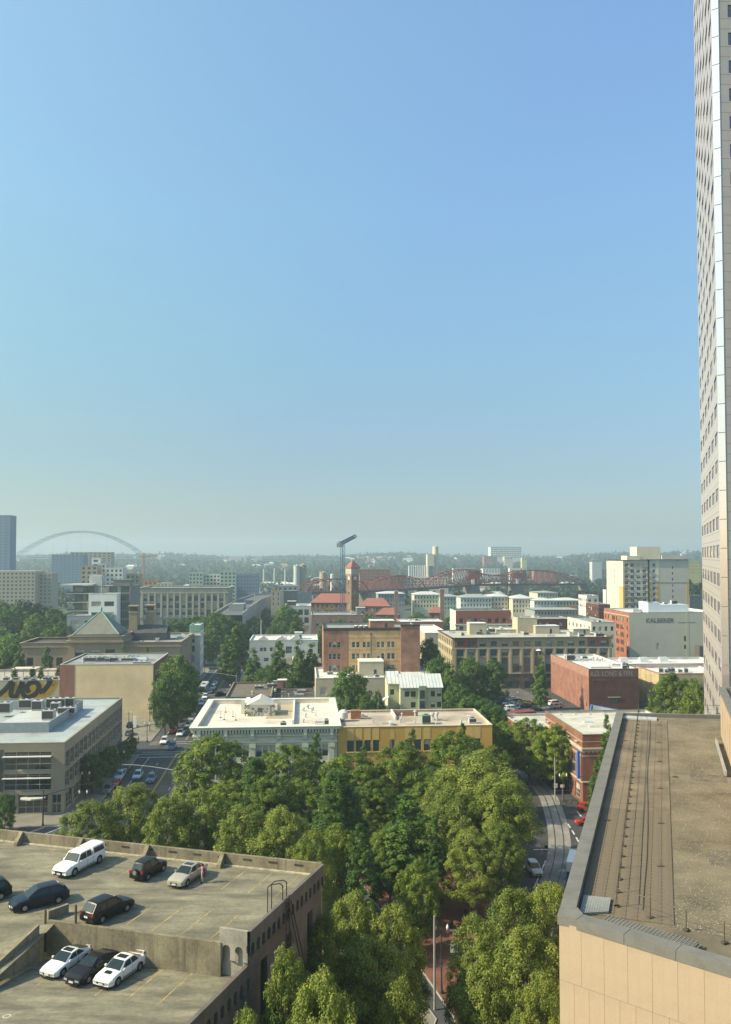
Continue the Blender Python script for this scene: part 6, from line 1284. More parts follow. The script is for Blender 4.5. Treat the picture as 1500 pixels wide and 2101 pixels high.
letters('KALBERER', 3.0, mat('letter_purple', (.15,.125,.14), .8, .12), kb.root, (8.3,-.05,19.1), 0, 'lettering', .03, 1.03, offset=.06); q = MB(); q.box(24.4,-.08,18.95,33.4,-.03,19.15); kb.add(q, 'painted_line', mat('letter_purple', (0,0,0)))
q = MB(); q.box(28.6,-.05,.2,30.2,-.003,23.8); kb.add(q, 'pale_stripe', mat('stripe_pale', (.5,.47,.33), .85, .05)); q = MB(); q.box(-.06,0,21.9,-.003,35,22.3); kb.add(q, 'string_course', STN)
q = MB(); q.box(13,8,kb.zr,16.5,20,kb.zr+5.2); q.box(16.5,8,kb.zr,34,20,kb.zr+4.0); q.box(13.01,8.01,kb.zr+4,18.9,14,kb.zr+5.2); kb.add(q, 'roof_penthouse', mat('blue_white_metal', (.50,.56,.60), .6, .05)); rooftop(kb, 'air_conditioner', 27, 12, 3, 2, 2, z=kb.zr+4.0); rooftop(kb, 'air_conditioner', 23, 12, 2, 2, 1, z=kb.zr+4.0); rooftop(kb, 'duct', 6, 10, 5, 2, 1.6)
q = MB(); q.box(33,-5,0,47,-.1,7.8); kb.add(q, 'dark_annexe', mat('annexe_dark', (.09,.085,.085), .7, .1))
# --- twin tower condominium
TCR = mat('tower_cream', (.62,.56,.43), .8, .04, .2, 4); TGY = mat('tower_grey', (.47,.45,.40), .8, .05, .2, 4); TOR = mat('tower_ochre', (.55,.36,.14), .8, .05); TBR = mat('tower_brown', (.25,.19,.10), .8, .06)
HT = 49.5; Yc = 480
def tcol(L, n, w_, st='pair', z1=10): return even(L, n, w_, tuple(HT-3.9-3.35*k for k in range(z1)), 1.9, st, .3, .3)
o = A(1278, 1150, Yc); o = Vector((o.x, o.y, 0)); o.y = Yc
tA_ = Bld('apartment_tower', 'left half of the cream apartment tower, bays of balconies and windows', rect(o, span(Vector((o.x,o.y,HT)), NU, 1329), 26), HT, TGY, GROOF, {0: lambda L: tcol(L, 4, 2.2), 3: lambda L: tcol(L, 1, .9, 'sash')}, par=.4, cap=mat('cap_dark', (0,0,0)), capout=.8, frame=FRW, gl=GGR, wallmats={3: TCR, 0: TGY}, depth=.3)
q = MB(); q.box(-.12,-.12,0,.9,-.003,HT-15,0); q.box(-.12,-.003,0,-.004,6,HT-15,0); tA_.add(q, 'ochre_strip', TOR); L1_ = span(Vector((o.x,o.y,HT)), NU, 1329)
q = MB(); wallgrid(q, L1_, 0, HT-14.8, [w2 for w2 in tcol(L1_, 4, 2.2)], lambda u, v, z: (u, v-.04, z), 0, 0, .04) if 0 else None
for k in range(10): 
    for x in (.7, L1_-3.2): q = MB(); z = HT-4.3-3.35*k; q.box(x,-1.0,z,x+2.4,-.04,z+.15); q.bar((x,-.98,z+1),(x+2.4,-.98,z+1),.06); tA_.add(q, 'balcony', TBR)
for k in range(5, 11): q = MB(); z = HT-5.6-3.35*k; q.box(3.6,-.05,z,L1_-3.4,-.003,z+1.2); tA_.add(q, 'brown_band', TBR)
ob_ = Vector(o[:2])+Vector(NU)*(L1_+1.2); ob3 = Vector((ob_.x, ob_.y, HT)); L2_ = span(ob3, NU, 1413)
tB_ = Bld('apartment_tower', 'right half of the cream apartment tower with the plain grey wall', rect(ob_, L2_, 26), HT+.3, TGY, GROOF, {0: lambda L: [(1.6,3.2,z,z+1.9,'pair') for z in (HT-3.9-3.35*k for k in range(10))]+[(L-10,L-9.2,z,z+1.6,'plain') for z in (HT-5.2-3.35*k for k in range(10))]}, par=.4, cap=mat('cap_dark', (0,0,0)), capout=.8, frame=FRW, wallmats={3: TCR})
q = MB(); q.box(3.8,-.06,0,5.6,-.003,HT-13,0); q.box(L2_-1.6,-.06,0,L2_,-.003,HT-13,0); q.box(-.06,-.06,0,1.2,-.003,HT-13,0); tB_.add(q, 'ochre_strip', TOR); q = MB(); q.box(0,-.12,HT-13.1,L2_,-.0035,HT-12.8); tB_.add(q, 'string_course', TBR); q = MB(); q.box(3.8,-.05,HT-12.5,5.4,-.003,HT,0); tB_.add(q, 'cream_strip', TCR)
q = MB(); q.box(-6,4,HT-.3,8,14,HT+7.6); tB_.add(q, 'lift_house', TCR); q = MB(); q.box(8.5,3,HT,22,12,HT+2.6); tB_.add(q, 'roof_plant', TGY); q = MB(); q.box(L1_-11,3,HT,L1_-3,12,HT+2.4); tA_.add(q, 'roof_plant', TCR)
q = MB(); q.box(L1_,6,0,L1_+1.15,20,HT-2); tA_.add(q, 'link_wall', TBR)
# ============================================================= station with clock tower
STB = brick('brick_station', (.19,.10,.075), (.15,.08,.055), (.25,.2,.15)); STR = mat('red_tile_roof', (.26,.10,.08), .75, .1, .3, 4)
def hip(b, x0, y0, x1, y1, z0, z1, ov=.8, m=0):
    x0 -= ov; y0 -= ov; x1 += ov; y1 += ov; h = (y1-y0)/2; a, c = (x0+h*.8, y0+h, z1), (x1-h*.8, y0+h, z1)
    b.face([(x0,y0,z0),(x1,y0,z0),c,a], m); b.face([(x1,y0,z0),(x1,y1,z0),c], m); b.face([(x1,y1,z0),(x0,y1,z0),a,c], m); b.face([(x0,y1,z0),(x0,y0,z0),a], m); b.face([(x0,y1,z0),(x1,y1,z0),(x1,y0,z0),(x0,y0,z0)], m)
st = A(721, 1247, 610); o = Vector((st.x, st.y))
sa = R(-28)
pts = [o, o+Vector((math.cos(R(40)), math.sin(R(40))))*5.6*1.0, None, None]
e1 = Vector((math.cos(R(35)), math.sin(R(35)))); e2 = Vector((-e1.y, e1.x)); S_ = 6.6; TT = 43.0
tps = [o, o+e1*S_, o+e1*S_+e2*S_, o+e2*S_]
tw_ = Bld('clock_tower', 'brick railway station clock tower with red pyramid roof', [tuple(p) for p in tps], TT, STB, STR, {3: [(2.7,3.8,z,z+3,'sash') for z in (6,13,24,31)], 0: [(2.7,3.8,z,z+3,'sash') for z in (24,31)]}, par=.4, cap=STB, capout=.4, cat='clock tower', bands=((38.6,42.6,.45,mat('belfry_pale', (.42,.36,.28), .8, .2, 1, 4)),(37.6,38.2,.25,STN)))
q = MB(); cx, cy = [sum(p[i] for p in tw_.pts)/4 for i in (0, 1)]; P_ = inset(tw_.pts, -1.1)
for i in range(4): q.face([(*P_[i],TT+.1),(*P_[(i+1)%4],TT+.1),(cx,cy,TT+6.0)])
q.face([(*P_[3],TT+.1),(*P_[2],TT+.1),(*P_[1],TT+.1),(*P_[0],TT+.1)]); tw_.add(q, 'pyramid_roof', STR); q = MB(); q.tube((cx,cy,TT+6),(cx,cy,TT+10),.12,.06,6); tw_.add(q, 'finial', RUST)
q = MB()
for k in (3, 0):
    a, e, L, f = tw_.edges[k]; n_ = Vector((-e.y, e.x)); c = f(L/2, -.1, 35.6); 
    for j in range(16): t0_, t1_ = j*math.pi/8, (j+1)*math.pi/8; q.face([c, f(L/2+1.4*math.cos(t0_),-.1,35.6+1.4*math.sin(t0_)), f(L/2+1.4*math.cos(t1_),-.1,35.6+1.4*math.sin(t1_))])
tw_.add(q, 'clock_face', mat('clock_face', (.6,.57,.48), .6, .05))
def station(px, py, Y, L, D, zw, zr_, label, nwin):
    p = A(px, py, Y); t = Bld('station_wing', label, rect((p.x, p.y), L, D, R(-6)), zw, STB, STR, {0: lambda L_: even(L_, nwin, 1.6, (zw-3.6, zw-8), 2.4, 'sash')}, par=0, cat='railway station'); q = MB(); hip(q, 0, 0, L, D, zw+.02, zr_); t.add(q, 'hipped_roof', STR); return t
station(638, 1230, 618, 31, 16, 17.5, 24, 'station hall with broad red hipped roof left of the clock tower', 9)
station(737, 1233, 600, 22, 13, 16, 21.5, 'station wing with red roof just right of the clock tower', 6)
station(772, 1235, 585, 16, 12, 11, 15.5, 'lower red roofed wing at the right end of the station', 4)
station(880, 1240, 560, 10, 10, 14, 18, 'small red roofed outbuilding between the tall chimneys', 2)
for px, t_, Y, lb in ((813,1213,560,'slender brick chimney at the end of the station roofs'),(907,1209,540,'thick brick chimney left of the white hotel')):
    p = A(px, t_, Y); t = thing('brick_chimney', lb, 'chimney', (p.x, Y, 0)); q = MB(); w_ = 1.2 if px == 813 else 1.3; q.box(-w_,-w_,0,w_,w_,p.z); q.box(-w_-.15,-w_-.15,p.z-1,w_+.15,w_+.15,p.z-.6); q.build('stack', MBK, t); q = MB(); q.box(-w_-.1,-w_-.1,p.z,w_+.1,w_+.1,p.z+.4); q.build('chimney_cap', STN, t)
# ============================================================= red truss bridge over the river
RTB = mat('bridge_red', (.19,.045,.045), .7, .15, .1, 1); PIER = mat('bridge_pier', (.16,.15,.13), .9, .15, .1, 1); DKB = mat('bridge_deck', (.10,.075,.08), .8, .1)
br = thing('truss_bridge', 'dark red steel truss bridge with curved top chords crossing the river', 'bridge', (0,0,0))
def Yat(px): return 735+(px-630)/575*245
nodes = [(626,1216,0),(757,1212,0),(874,1206,0),(975,1199,0),(1066,1198,0),(1206,1198,0)]
BP = [A(px, py, Yat(px)) for px, py, _ in nodes]
def truss(p, q, hf, n, th=.75):
    d = (q-p); L = math.hypot(d.x, d.y); nn = Vector((-d.y, d.x, 0)).normalized()*11
    for s_ in (0, 1):
        b = MB(); P = [p.lerp(q, k/n)+nn*s_ for k in range(n+1)]; T = [P[k]+Vector((0,0,hf(k/n))) for k in range(n+1)]
        for k in range(n): b.bar(T[k], T[k+1], th, th); b.bar(P[k], P[k+1], th*.8, th*.8)
        for k in range(n+1):
            if hf(k/n) > .5: b.bar(P[k], T[k], th*.55, th*.55)
        for k in range(n): (b.bar(P[k], T[k+1], th*.55, th*.55) if k < n/2 else b.bar(T[k], P[k+1], th*.55, th*.55))
        b.build('truss_side', RTB, br)
        if s_ == 0: T0 = T
    b = MB()
    for k in range(n+1):
        if hf(k/n) > 4: b.bar(T0[k], T0[k]+nn, th*.5, th*.5); 
        if k < n and hf(k/n) > 4: b.bar(T0[k], T0[k+1]+nn, th*.35, th*.35)
    b.build('top_bracing', RTB, br)
arch = lambda a, m_, c: (lambda t: a*(1-t)+c*t+(m_-(a+c)/2)*4*t*(1-t) if 0 < t < 1 else (0 if (t == 0 and a < 5) or (t == 1 and c < 5) else (a if t == 0 else c)))
truss(BP[0], BP[1], lambda t: 0 if t in (0, 1) else 6.5+5*math.sin(math.pi*t), 10)
truss(BP[1], BP[2], lambda t: 0 if t in (0, 1) else 6+7*math.sin(math.pi*t), 10)
truss(BP[2], BP[3], lambda t: 0 if t == 0 else 5+9.5*math.sin(math.pi*t*.62)+2*t, 10)
truss(BP[3], BP[4], lambda t: 13.5-17*4*t*(1-t)*.25, 10, .85)
truss(BP[4], BP[5], lambda t: 0 if t == 1 else 11*(1-t)+3+6*math.sin(math.pi*t)-t*2, 12)
b = MB(); nn = None
for p, q in zip(BP, BP[1:]):
    d = q-p; n_ = Vector((-d.y, d.x, 0)).normalized()*11; b.face([p,q,q+n_,p+n_]); b.face([p-Vector((0,0,1.9)),q-Vector((0,0,1.9)),q,p]); b.face([p+n_-Vector((0,0,1.9)),p-Vector((0,0,1.9)),p,p+n_])
b.build('deck', DKB, br)
for i, w_ in ((1,7),(2,8),(3,13),(4,12),(5,6)):
    p = BP[i]; b = MB(); d = (BP[i]-BP[i-1]).normalized(); a_ = math.atan2(d.y, d.x); M_ = Matrix.Translation((p.x, p.y, 0))@Matrix.Rotation(a_, 4, 'Z')
    z = p.z-2; P = [(-w_*.6,-2,-6),(w_*.6,-2,-6),(w_*.6,13,-6),(-w_*.6,13,-6),(-w_*.42,-1,z),(w_*.42,-1,z),(w_*.42,12,z),(-w_*.42,12,z)]; b.v = [tuple(M_@Vector(v)) for v in P]; b.f = [(0,3,2,1),(4,5,6,7),(0,1,5,4),(1,2,6,5),(2,3,7,6),(3,0,4,7)]; b.m = [0]*6; b.build('pier', PIER, br)
for i in (3, 4):                                       # lifting machinery towers
    p = BP[i]; b = MB(); 
    for k in range(6): b.bar(p+Vector((-9+k*3.6,0,2)), p+Vector((-5+k*2.2,0,14.5)), .7, .7); b.bar(p+Vector((-9+k*3.6,11,2)), p+Vector((-5+k*2.2,11,14.5)), .7, .7)
    b.box(p.x-7,p.y-1,p.z+6,p.x+5,p.y+11,p.z+12); b.box(p.x-8,p.y-1,p.z+13.5,p.x+7,p.y+11,p.z+14.8); b.build('bascule_tower', RTB, br)
    b = MB(); b.box(p.x-4,p.y-3,p.z,p.x-1,p.y-.5,p.z+5); b.build('bridge_house', WSTONE, br)
for px, py, Y, lb in ((968,1188,880,'x'),): pass
# ============================================================= white tied-arch bridge on the horizon
FM = mat('arch_steel', (.20,.24,.24), .6, .05); FD = mat('far_deck', (.42,.45,.45), .8, .1)
fb = thing('arch_bridge', 'great pale tied arch bridge standing on the hazy horizon, left', 'bridge', (0,0,0)); YF = 2650
def fp(px, z): k = (px-750)/1720; return Vector((k*YF, YF+ (px-170)*.5, z))
zd = 51.0; a0, a1 = fp(42, zd), fp(291, zd); n = 20
arcz = lambda t: zd-4+83*(1-abs(2*t-1)**2.05)
for s_ in (0, 22):
    b = MB(); P = [a0.lerp(a1, k/n) for k in range(n+1)]; T = [Vector((p.x, p.y+s_, arcz(k/n))) for k, p in enumerate(P)]; dep = [4.2+8.5*abs(2*k/n-1)**1.6 for k in range(n+1)]
    for k in range(n):
        b.bar(T[k], T[k+1], 1.5, 1.5); lo, l2 = T[k]-Vector((0,0,dep[k])), T[k+1]-Vector((0,0,dep[k+1])); b.bar(lo, l2, 1.3, 1.3); b.bar(T[k], l2, .9, .9); b.bar(T[k], lo, .6, .6)
    b.build('arch_rib', FM, fb)
b = MB()
for k in range(2, n-1, 2): t = k/n; p = a0.lerp(a1, t); b.bar((p.x,p.y,zd),(p.x,p.y,arcz(t)-4),.35,.35)
b.build('hanger', FM, fb); b = MB(); dl, dr = fp(-260, zd-3), fp(900, zd-22)
for z_ in (0, -7.5): 
    b.bar(dl+Vector((0,0,z_)), a1+Vector((0,0,z_)), 20, 3.4); b.bar(a1+Vector((0,0,z_)), fp(560, zd-9+z_), 20, 2.2); b.bar(fp(560, zd-9+z_), dr+Vector((0,0,z_)), 20, 2.2)
b.build('double_deck', FD, fb)
for k in range(22): px = -200+k*52; b = MB(); p = fp(px, 0); zz = (zd-9 if px < 291 else zd-12-(px-291)*.03); b.bar((p.x,p.y,-2),(p.x,p.y,zz),5,4); b.build('pier', FM, fb)
for px in (60, 25): b = MB(); b.bar(fp(px-18, 6), fp(px+22, zd-4), 4, 4); b.build('strut', FM, fb)
# ============================================================= cranes
BLC = mat('crane_blue', (.03,.08,.16), .6, .1); ORC = mat('crane_orange', (.38,.17,.07), .6, .05)
def lattice(b, p, q, w_, n, th):
    p, q = Vector(p), Vector(q); d = (q-p).normalized(); a = d.orthogonal().normalized(); c = d.cross(a)
    cr = [(a+c)*w_/2, (a-c)*w_/2, (-a-c)*w_/2, (-a+c)*w_/2]
    for v in cr: b.bar(p+v, q+v, th, th)
    for k in range(n):
        x0, x1 = p.lerp(q, k/n), p.lerp(q, (k+1)/n)
        for i in range(4): b.bar(x0+cr[i], x1+cr[(i+1) % 4], th*.6, th*.6); b.bar(x1+cr[i], x1+cr[(i+1) % 4], th*.5, th*.5)
p = A(703, 1118, 520); cr_ = thing('tower_crane', 'blue tower crane with its jib foreshortened, above the station', 'crane', (p.x, p.y, 0)); b = MB(); lattice(b, (0,0,0), (0,0,p.z), 2.0, 22, .19); b.build('mast', BLC, cr_)
b = MB(); lattice(b, (-.5,-3,p.z+1), (7.5,34,p.z+6.2), 1.7, 14, .26); b.build('jib', BLC, cr_); b = MB(); lattice(b, (0,0,p.z), (-2.2,-9,p.z+.6), 1.8, 4, .28); b.cbox(-2.2,-9,p.z-1.6,2.2,2.4,2.4); b.cbox(-1.5,0,p.z,1.5,1.8,2.2); b.build('counterweight', mat('crane_grey', (.25,.28,.3), .6, .1), cr_)
p = A(295, 1138, 900); cr_ = thing('tower_crane', 'small orange tower crane beyond the grey stone federal building', 'crane', (p.x, p.y, 0)); b = MB(); lattice(b, (0,0,0), (0,0,p.z+2), 1.4, 16, .22); b.build('mast', ORC, cr_); b = MB(); lattice(b, (-5,0,p.z-2), (16,0,p.z-1.2), 1.0, 12, .18); b.bar((0,0,p.z+2),(13,0,p.z-.8),.25); b.build('jib', ORC, cr_)
# ============================================================= distant buildings
HZ = {k: mat('far_'+k, c, .8, .06) for k, c in dict(tan=(.36,.31,.23), white=(.60,.60,.55), blue=(.16,.24,.32), grey=(.27,.29,.28), cream=(.55,.50,.38), brick=(.30,.13,.09), orange=(.42,.22,.10), green=(.33,.42,.34), dark=(.10,.12,.13), yellow=(.5,.46,.22), silver=(.45,.47,.46)).items()}
FW = mat('far_frame', (.4,.4,.38), .7, 0)
def farb(pxa, pxb, top, Y, wm, lb, rows=4, cols=6, D=18, rm='grey', zb=None, gable=0, ww=.55, wh=1.9, pitch=3.3, cat='building', gl=None, ang=NG, side=False):
    o = A(pxa, top, Y); W_ = abs(span(Vector((o.x, Y, o.z)), (math.cos(ang), math.sin(ang)), pxb)); h = o.z
    fs = {0: (lambda L: [q for q in even(L, cols, L/cols*ww, tuple(h-1.2-wh-pitch*k for k in range(rows) if h-1.2-wh-pitch*k > .3), wh, 'plain')])} if cols else {}
    if side: fs[3] = lambda L: even(L, 4, 2, tuple(h-1.2-wh-pitch*k for k in range(rows) if h-1.2-wh-pitch*k > .3), wh, 'plain')
    t = Bld('far_building', lb, rect((o.x, Y), W_, D, ang), h, HZ[wm], HZ[rm], fs, par=.3 if not gable else 0, frame=FW, gl=gl or GBL, vars_=(0,), cat=cat, depth=.15)
    if gable:
        q = MB(); hip(q, 0, 0, W_, D, h+.02, h+gable); t.add(q, 'hipped_roof', HZ[rm])
    return t
farb(-20, 21, 1057, 900, 'blue', 'tall slim blue glass tower cut by the left edge', 28, 3, 20, ww=.7, gl=glass('far_blue_glass', (.12,.2,.28), .2, .6))
farb(-30, 72, 1172, 720, 'tan', 'wide tan apartment block with white roof at the far left', 10, 12, 30, 'white'); farb(72, 106, 1176, 735, 'tan', 'tan apartment wing next to the wide far block', 8, 4, 20, 'white')
farb(106, 170, 1138, 1050, 'blue', 'blue grey glass block under the arch bridge', 12, 8, 26, 'dark', gl=glass('far_blue_glass')); farb(144, 228, 1133, 1150, 'tan', 'long beige block rising behind the blue glass one', 6, 9, 20)
farb(166, 200, 1160, 620, 'tan', 'pale stepped apartment tower above the dark condominium roof', 6, 3, 12, 'white'); farb(188, 206, 1145, 640, 'white', 'white stair tower of the stepped apartments', 3, 1, 8, 'white'); farb(200, 217, 1156, 635, 'silver', 'silver apartment slab in the stepped group', 6, 2, 12, 'white'); farb(217, 252, 1165, 625, 'white', 'white apartment block with roof planting', 6, 4, 14, 'green')
farb(250, 286, 1178, 640, 'tan', 'low pinkish block beside the roof pavilion', 4, 4, 12); farb(287, 322, 1192, 700, 'orange', 'building site wrapped in orange sheeting', 2, 4, 10, 'orange', ww=.4); farb(322, 352, 1196, 700, 'cream', 'cream deck by the orange building site', 1, 4, 10, 'white')
farb(388, 416, 1175, 750, 'green', 'leftmost white and green apartment slab of the riverside row', 9, 4, 14, 'white', ww=.6); farb(416, 452, 1178, 765, 'white', 'pale apartment slab with glassy balconies, second in the riverside row', 8, 5, 14, 'grey', ww=.65, gl=GBL); farb(452, 484, 1172, 750, 'green', 'tallest white apartment slab of the riverside row', 9, 4, 14, 'white', ww=.6); farb(486, 530, 1179, 775, 'blue', 'bluish glass slab at the right end of the riverside row', 8, 7, 16, 'grey', ww=.75, gl=glass('far_blue_glass'))
farb(556, 576, 1212, 560, 'tan', 'tan house with a russet roof end beside the ramp', 3, 2, 12, 'brick', ww=.25); farb(582, 611, 1212, 575, 'dark', 'dark flat roofed house beside the ramp', 2, 3, 12, 'silver', ww=.25); farb(570, 611, 1202, 640, 'grey', 'grey curved roof hall behind the dark house', 1, 4, 20)
farb(470, 500, 1240, 500, 'grey', 'blank grey shed to the right of the federal building', 0, 0, 20)
for pxa, pxb, top, Y, c_, lb, g_ in ((776,830,1214,640,'grey','grey roofed apartments behind the station wing',2.5),(850,905,1216,650,'cream','cream apartments with hipped roof near the chimneys',3.5),(905,942,1220,640,'green','pale green apartment wing right of the thick chimney',2.5),
  (945,1008,1222,600,'white','white riverside apartments with long grey roof, left piece',3.5),(1008,1042,1220,610,'cream','cream riverside apartments under a tall hip roof',5),(1052,1096,1224,600,'cream','cream gabled apartments with two rows of balconies',4.2),(1096,1142,1228,590,'white','white terrace between the gabled blocks',2.5),
  (1103,1145,1212,680,'cream','cream upper block crowned by a small tower',2),(1142,1200,1228,600,'cream','long cream apartments with orange centre bay',2.5),(1097,1186,1247,520,'grey','long grey green canopy roof in front of the riverside apartments',1.2)):
    t = farb(pxa, pxb, top+4, Y, c_, lb, 3, max(3, int((pxb-pxa)/6)), 16+pxa%5*3, 'grey' if pxa%2 else 'silver', gable=g_*.62, ww=.5)
    if 'orange centre' in lb: L_ = t.edges[0][2]; q = MB(); q.box(L_*.35,-.2,2,L_*.72,-.02,t.h-3.6); t.add(q, 'orange_bay', HZ['orange'])
farb(765, 920, 1185, 1000, 'cream', 'long cream riverside warehouse with many windows behind the truss bridge', 3, 22, 20, 'white', ww=.5); farb(738, 800, 1168, 960, 'brick', 'long brick warehouse with window rows behind the clock tower', 4, 12, 20, 'cream'); farb(799, 830, 1180, 1000, 'brick', 'brick factory block against the bridge end', 3, 4, 12, 'brick')
farb(1007, 1070, 1122, 2700, 'white', 'big pale hospital on the ridge', 6, 12, 40, 'white', wh=3, pitch=6, ww=.8, cat='hospital'); farb(993, 1020, 1141, 2300, 'brick', 'brick office below the hilltop hospital', 3, 4, 20, 'white', wh=2, pitch=5, ww=.85); farb(1035, 1052, 1142, 2300, 'cream', 'cream block below the hilltop hospital', 2, 3, 20); farb(1071, 1081, 1144, 2200, 'yellow', 'small ochre block right of the hilltop hospital', 2, 2, 14)
farb(991, 1026, 1167, 1500, 'white', 'white flat warehouse above the bridge towers', 2, 6, 20, 'white'); farb(1046, 1068, 1166, 1500, 'white', 'white shed above the bridge between trees', 0, 0, 12, 'white'); farb(930, 975, 1166, 1550, 'silver', 'silver row of sheds left of the white flat warehouse', 1, 6, 14, 'white'); farb(1095, 1140, 1170, 1400, 'brick', 'pinkish terrace above the truss bridge', 1, 6, 12, 'brick')
farb(1413, 1438, 1152, 900, 'yellow', 'bright yellow block between the tower and the skyscraper', 4, 5, 14, 'yellow', ww=.3, wh=1.2); farb(1415, 1442, 1222, 560, 'dark', 'dark blue block right of the apartment tower', 3, 2, 14, 'dark', ww=.3)
farb(470, 505, 1141, 3000, 'white', 'pale hall among the hillside trees', 0, 0, 20, 'white'); farb(520, 536, 1143, 2900, 'cream', 'small cream house group on the far hillside', 0, 0, 14, 'cream'); farb(1215, 1235, 1153, 1500, 'silver', 'flat white roof among trees left of the apartment tower', 0, 0, 14, 'white'); farb(1243, 1252, 1210, 620, 'white', 'small white tower left of the apartment tower', 0, 0, 6)
# round tanks and silos
def tank(px, w_, top, Y, m_, lb, cat='silo'):
    p = A(px, top, Y); r = w_/2*Y/1720; t = thing('storage_tank', lb, cat, (p.x, p.y, 0)); b = MB(); b.lathe([(r,-1),(r,p.z-1),(r*1.05,p.z-1),(r*1.05,p.z-.2),(r*.9,p.z)], 0, 0, 18); b.build('tank_wall', HZ[m_], t, smooth=True); b = MB(); b.tube((0,0,p.z),(0,0,p.z+1.2),r*.2,r*.1,8); b.build('tank_vent', HZ['white'], t)
tank(609, 13, 1160, 900, 'silver', 'pale concrete silo, left of the tall pair'); tank(622, 14, 1158, 905, 'tan', 'tan concrete silo, right of the tall pair'); tank(663, 15, 1174, 900, 'tan', 'short round tank beside the blue crane'); tank(682, 8, 1178, 960, 'white', 'small white tank between the crane and clock tower')
p = A(605, 1162, 890); q = MB(); q.box(-3,-1,p.z-14,3,-.6,p.z)
for k in range(9): tank(840+k*4.5, 5, 1161, 1300, 'silver', (['leftmost','second','third','fourth','fifth','sixth','seventh','eighth','rightmost'][k]+' grain silo of the row beside the elevator headhouse'), 'silo')
farb(877, 891, 1137, 1290, 'cream', 'cream headhouse of the grain elevator', 0, 0, 14, 'cream'); tank(893.5, 12, 1121, 1300, 'cream', 'tall round tower of the grain elevator'); farb(888, 912, 1160, 1310, 'tan', 'ribbed silo block right of the elevator headhouse', 2, 7, 14, 'brick', wh=8, pitch=9, ww=.35)
farb(880, 888, 1161, 1285, 'dark', 'dark lower shaft under the elevator headhouse', 0, 0, 8)
for px, t_, lb in ((541,1168,'thin white mast nearest the condo row'),(563,1166,'thin white mast among the sheds'),(585,1168,'third thin white mast by the yards')): p = A(px, t_, 1300); t = thing('mast', lb, 'mast', (p.x,p.y,0)); b = MB(); b.tube((0,0,0),(0,0,p.z),1.2,.8,6); b.build('pole', HZ['white'], t)
# scattered yards and sheds beyond the tracks
rr = random.Random(21)
for i in range(46):
    Y = rr.uniform(1100, 2300); px = rr.uniform(330, 960) if i % 3 else rr.uniform(960, 1240); c_ = rr.choice(['white','cream','silver','tan','brick','white'])
    x = (px-750)/1720*Y; L_ = rr.uniform(12, 45); t = thing('far_shed', 'pale shed in the hazy river yards', 'shed', (x, Y, 0), rr.uniform(-.3,.3), 'sheds in the river yards'); q = MB(); h = rr.uniform(4, 9); D_ = rr.uniform(10,20)
    q.box(0,0,0,L_,D_,h); q.build('wall', HZ[c_], t); q = MB(); hip(q, 0, 0, L_, D_, h+.02, h+2.5, .5); q.build('roof', HZ[rr.choice(['white','silver','grey','brick'])], t)
# viaduct ramp leading to the red bridge (end of the street)
RM = mat('ramp_concrete', (.34,.33,.30), .85, .08); RMA = mat('ramp_asphalt', (.10,.105,.11), .9, .1)
path_ = [A(468,1262,470), A(492,1245,540), A(512,1233,600), A(540,1222,680), A(600,1218,725), A(628,1216,735)]
b = MB(); r2 = MB()
for p, q in zip(path_, path_[1:]):
    d = q-p; n_ = Vector((-d.y, d.x, 0)).normalized()*8
    b.face([p-n_,p+n_,q+n_,q-n_][::-1]); 
    for s_ in (-1, 1): r2.bar(p+n_*s_+Vector((0,0,.5)), q+n_*s_+Vector((0,0,.5)), .5, 1.6); 
    r2.face([p-n_,q-n_,(q-n_)-Vector((0,0,12)),(p-n_)-Vector((0,0,12))]); r2.face([p+n_,q+n_,(q+n_)-Vector((0,0,12)),(p+n_)-Vector((0,0,12))])
vd = thing('viaduct', 'concrete viaduct ramp climbing towards the red bridge', 'viaduct', (0,0,0)); b.build('carriageway', RMA, vd); r2.build('side_wall', RM, vd)
# ============================================================= hills, woods
HILL = mat('hill_woods', (.018,.032,.018), .95, .35, .01, .08)
def ridge(x, y):
    r = math.hypot(x, y); az = math.degrees(math.atan2(x, y)); base = 38+6*math.sin(az*.33+1)+3*math.sin(az*.9)+(6 if az > 8 else 0)*min(1, max(0, (az-8)/8))
    t = min(1, max(0, (r-1700)/1900)); return -1+base*t*t*(3-2*t)+2.5*math.sin(x*.006)*t
b = MB(); na, nr = 70, 22; V = []
for i in range(na+1):
    az = R(-42+84*i/na)
    for j in range(nr+1): r = 1600+ (j/nr)**1.3*4400; x, y = r*math.sin(az), r*math.cos(az); V.append((x, y, ridge(x, y)))
b.v = V
for i in range(na):
    for j in range(nr): k = i*(nr+1)+j; b.f.append((k, k+nr+1, k+nr+2, k+1)); b.m.append(0)
b.build('hills', HILL, None, smooth=89, kind='structure')
b = MB(); b.face([(-1600,1020,.02),(1500,900,.02),(1700,1150,.02),(-1500,1500,.02)]); b.build('river', mat('river_water', (.05,.075,.08), .15, .05, spec=.8), kind='structure')
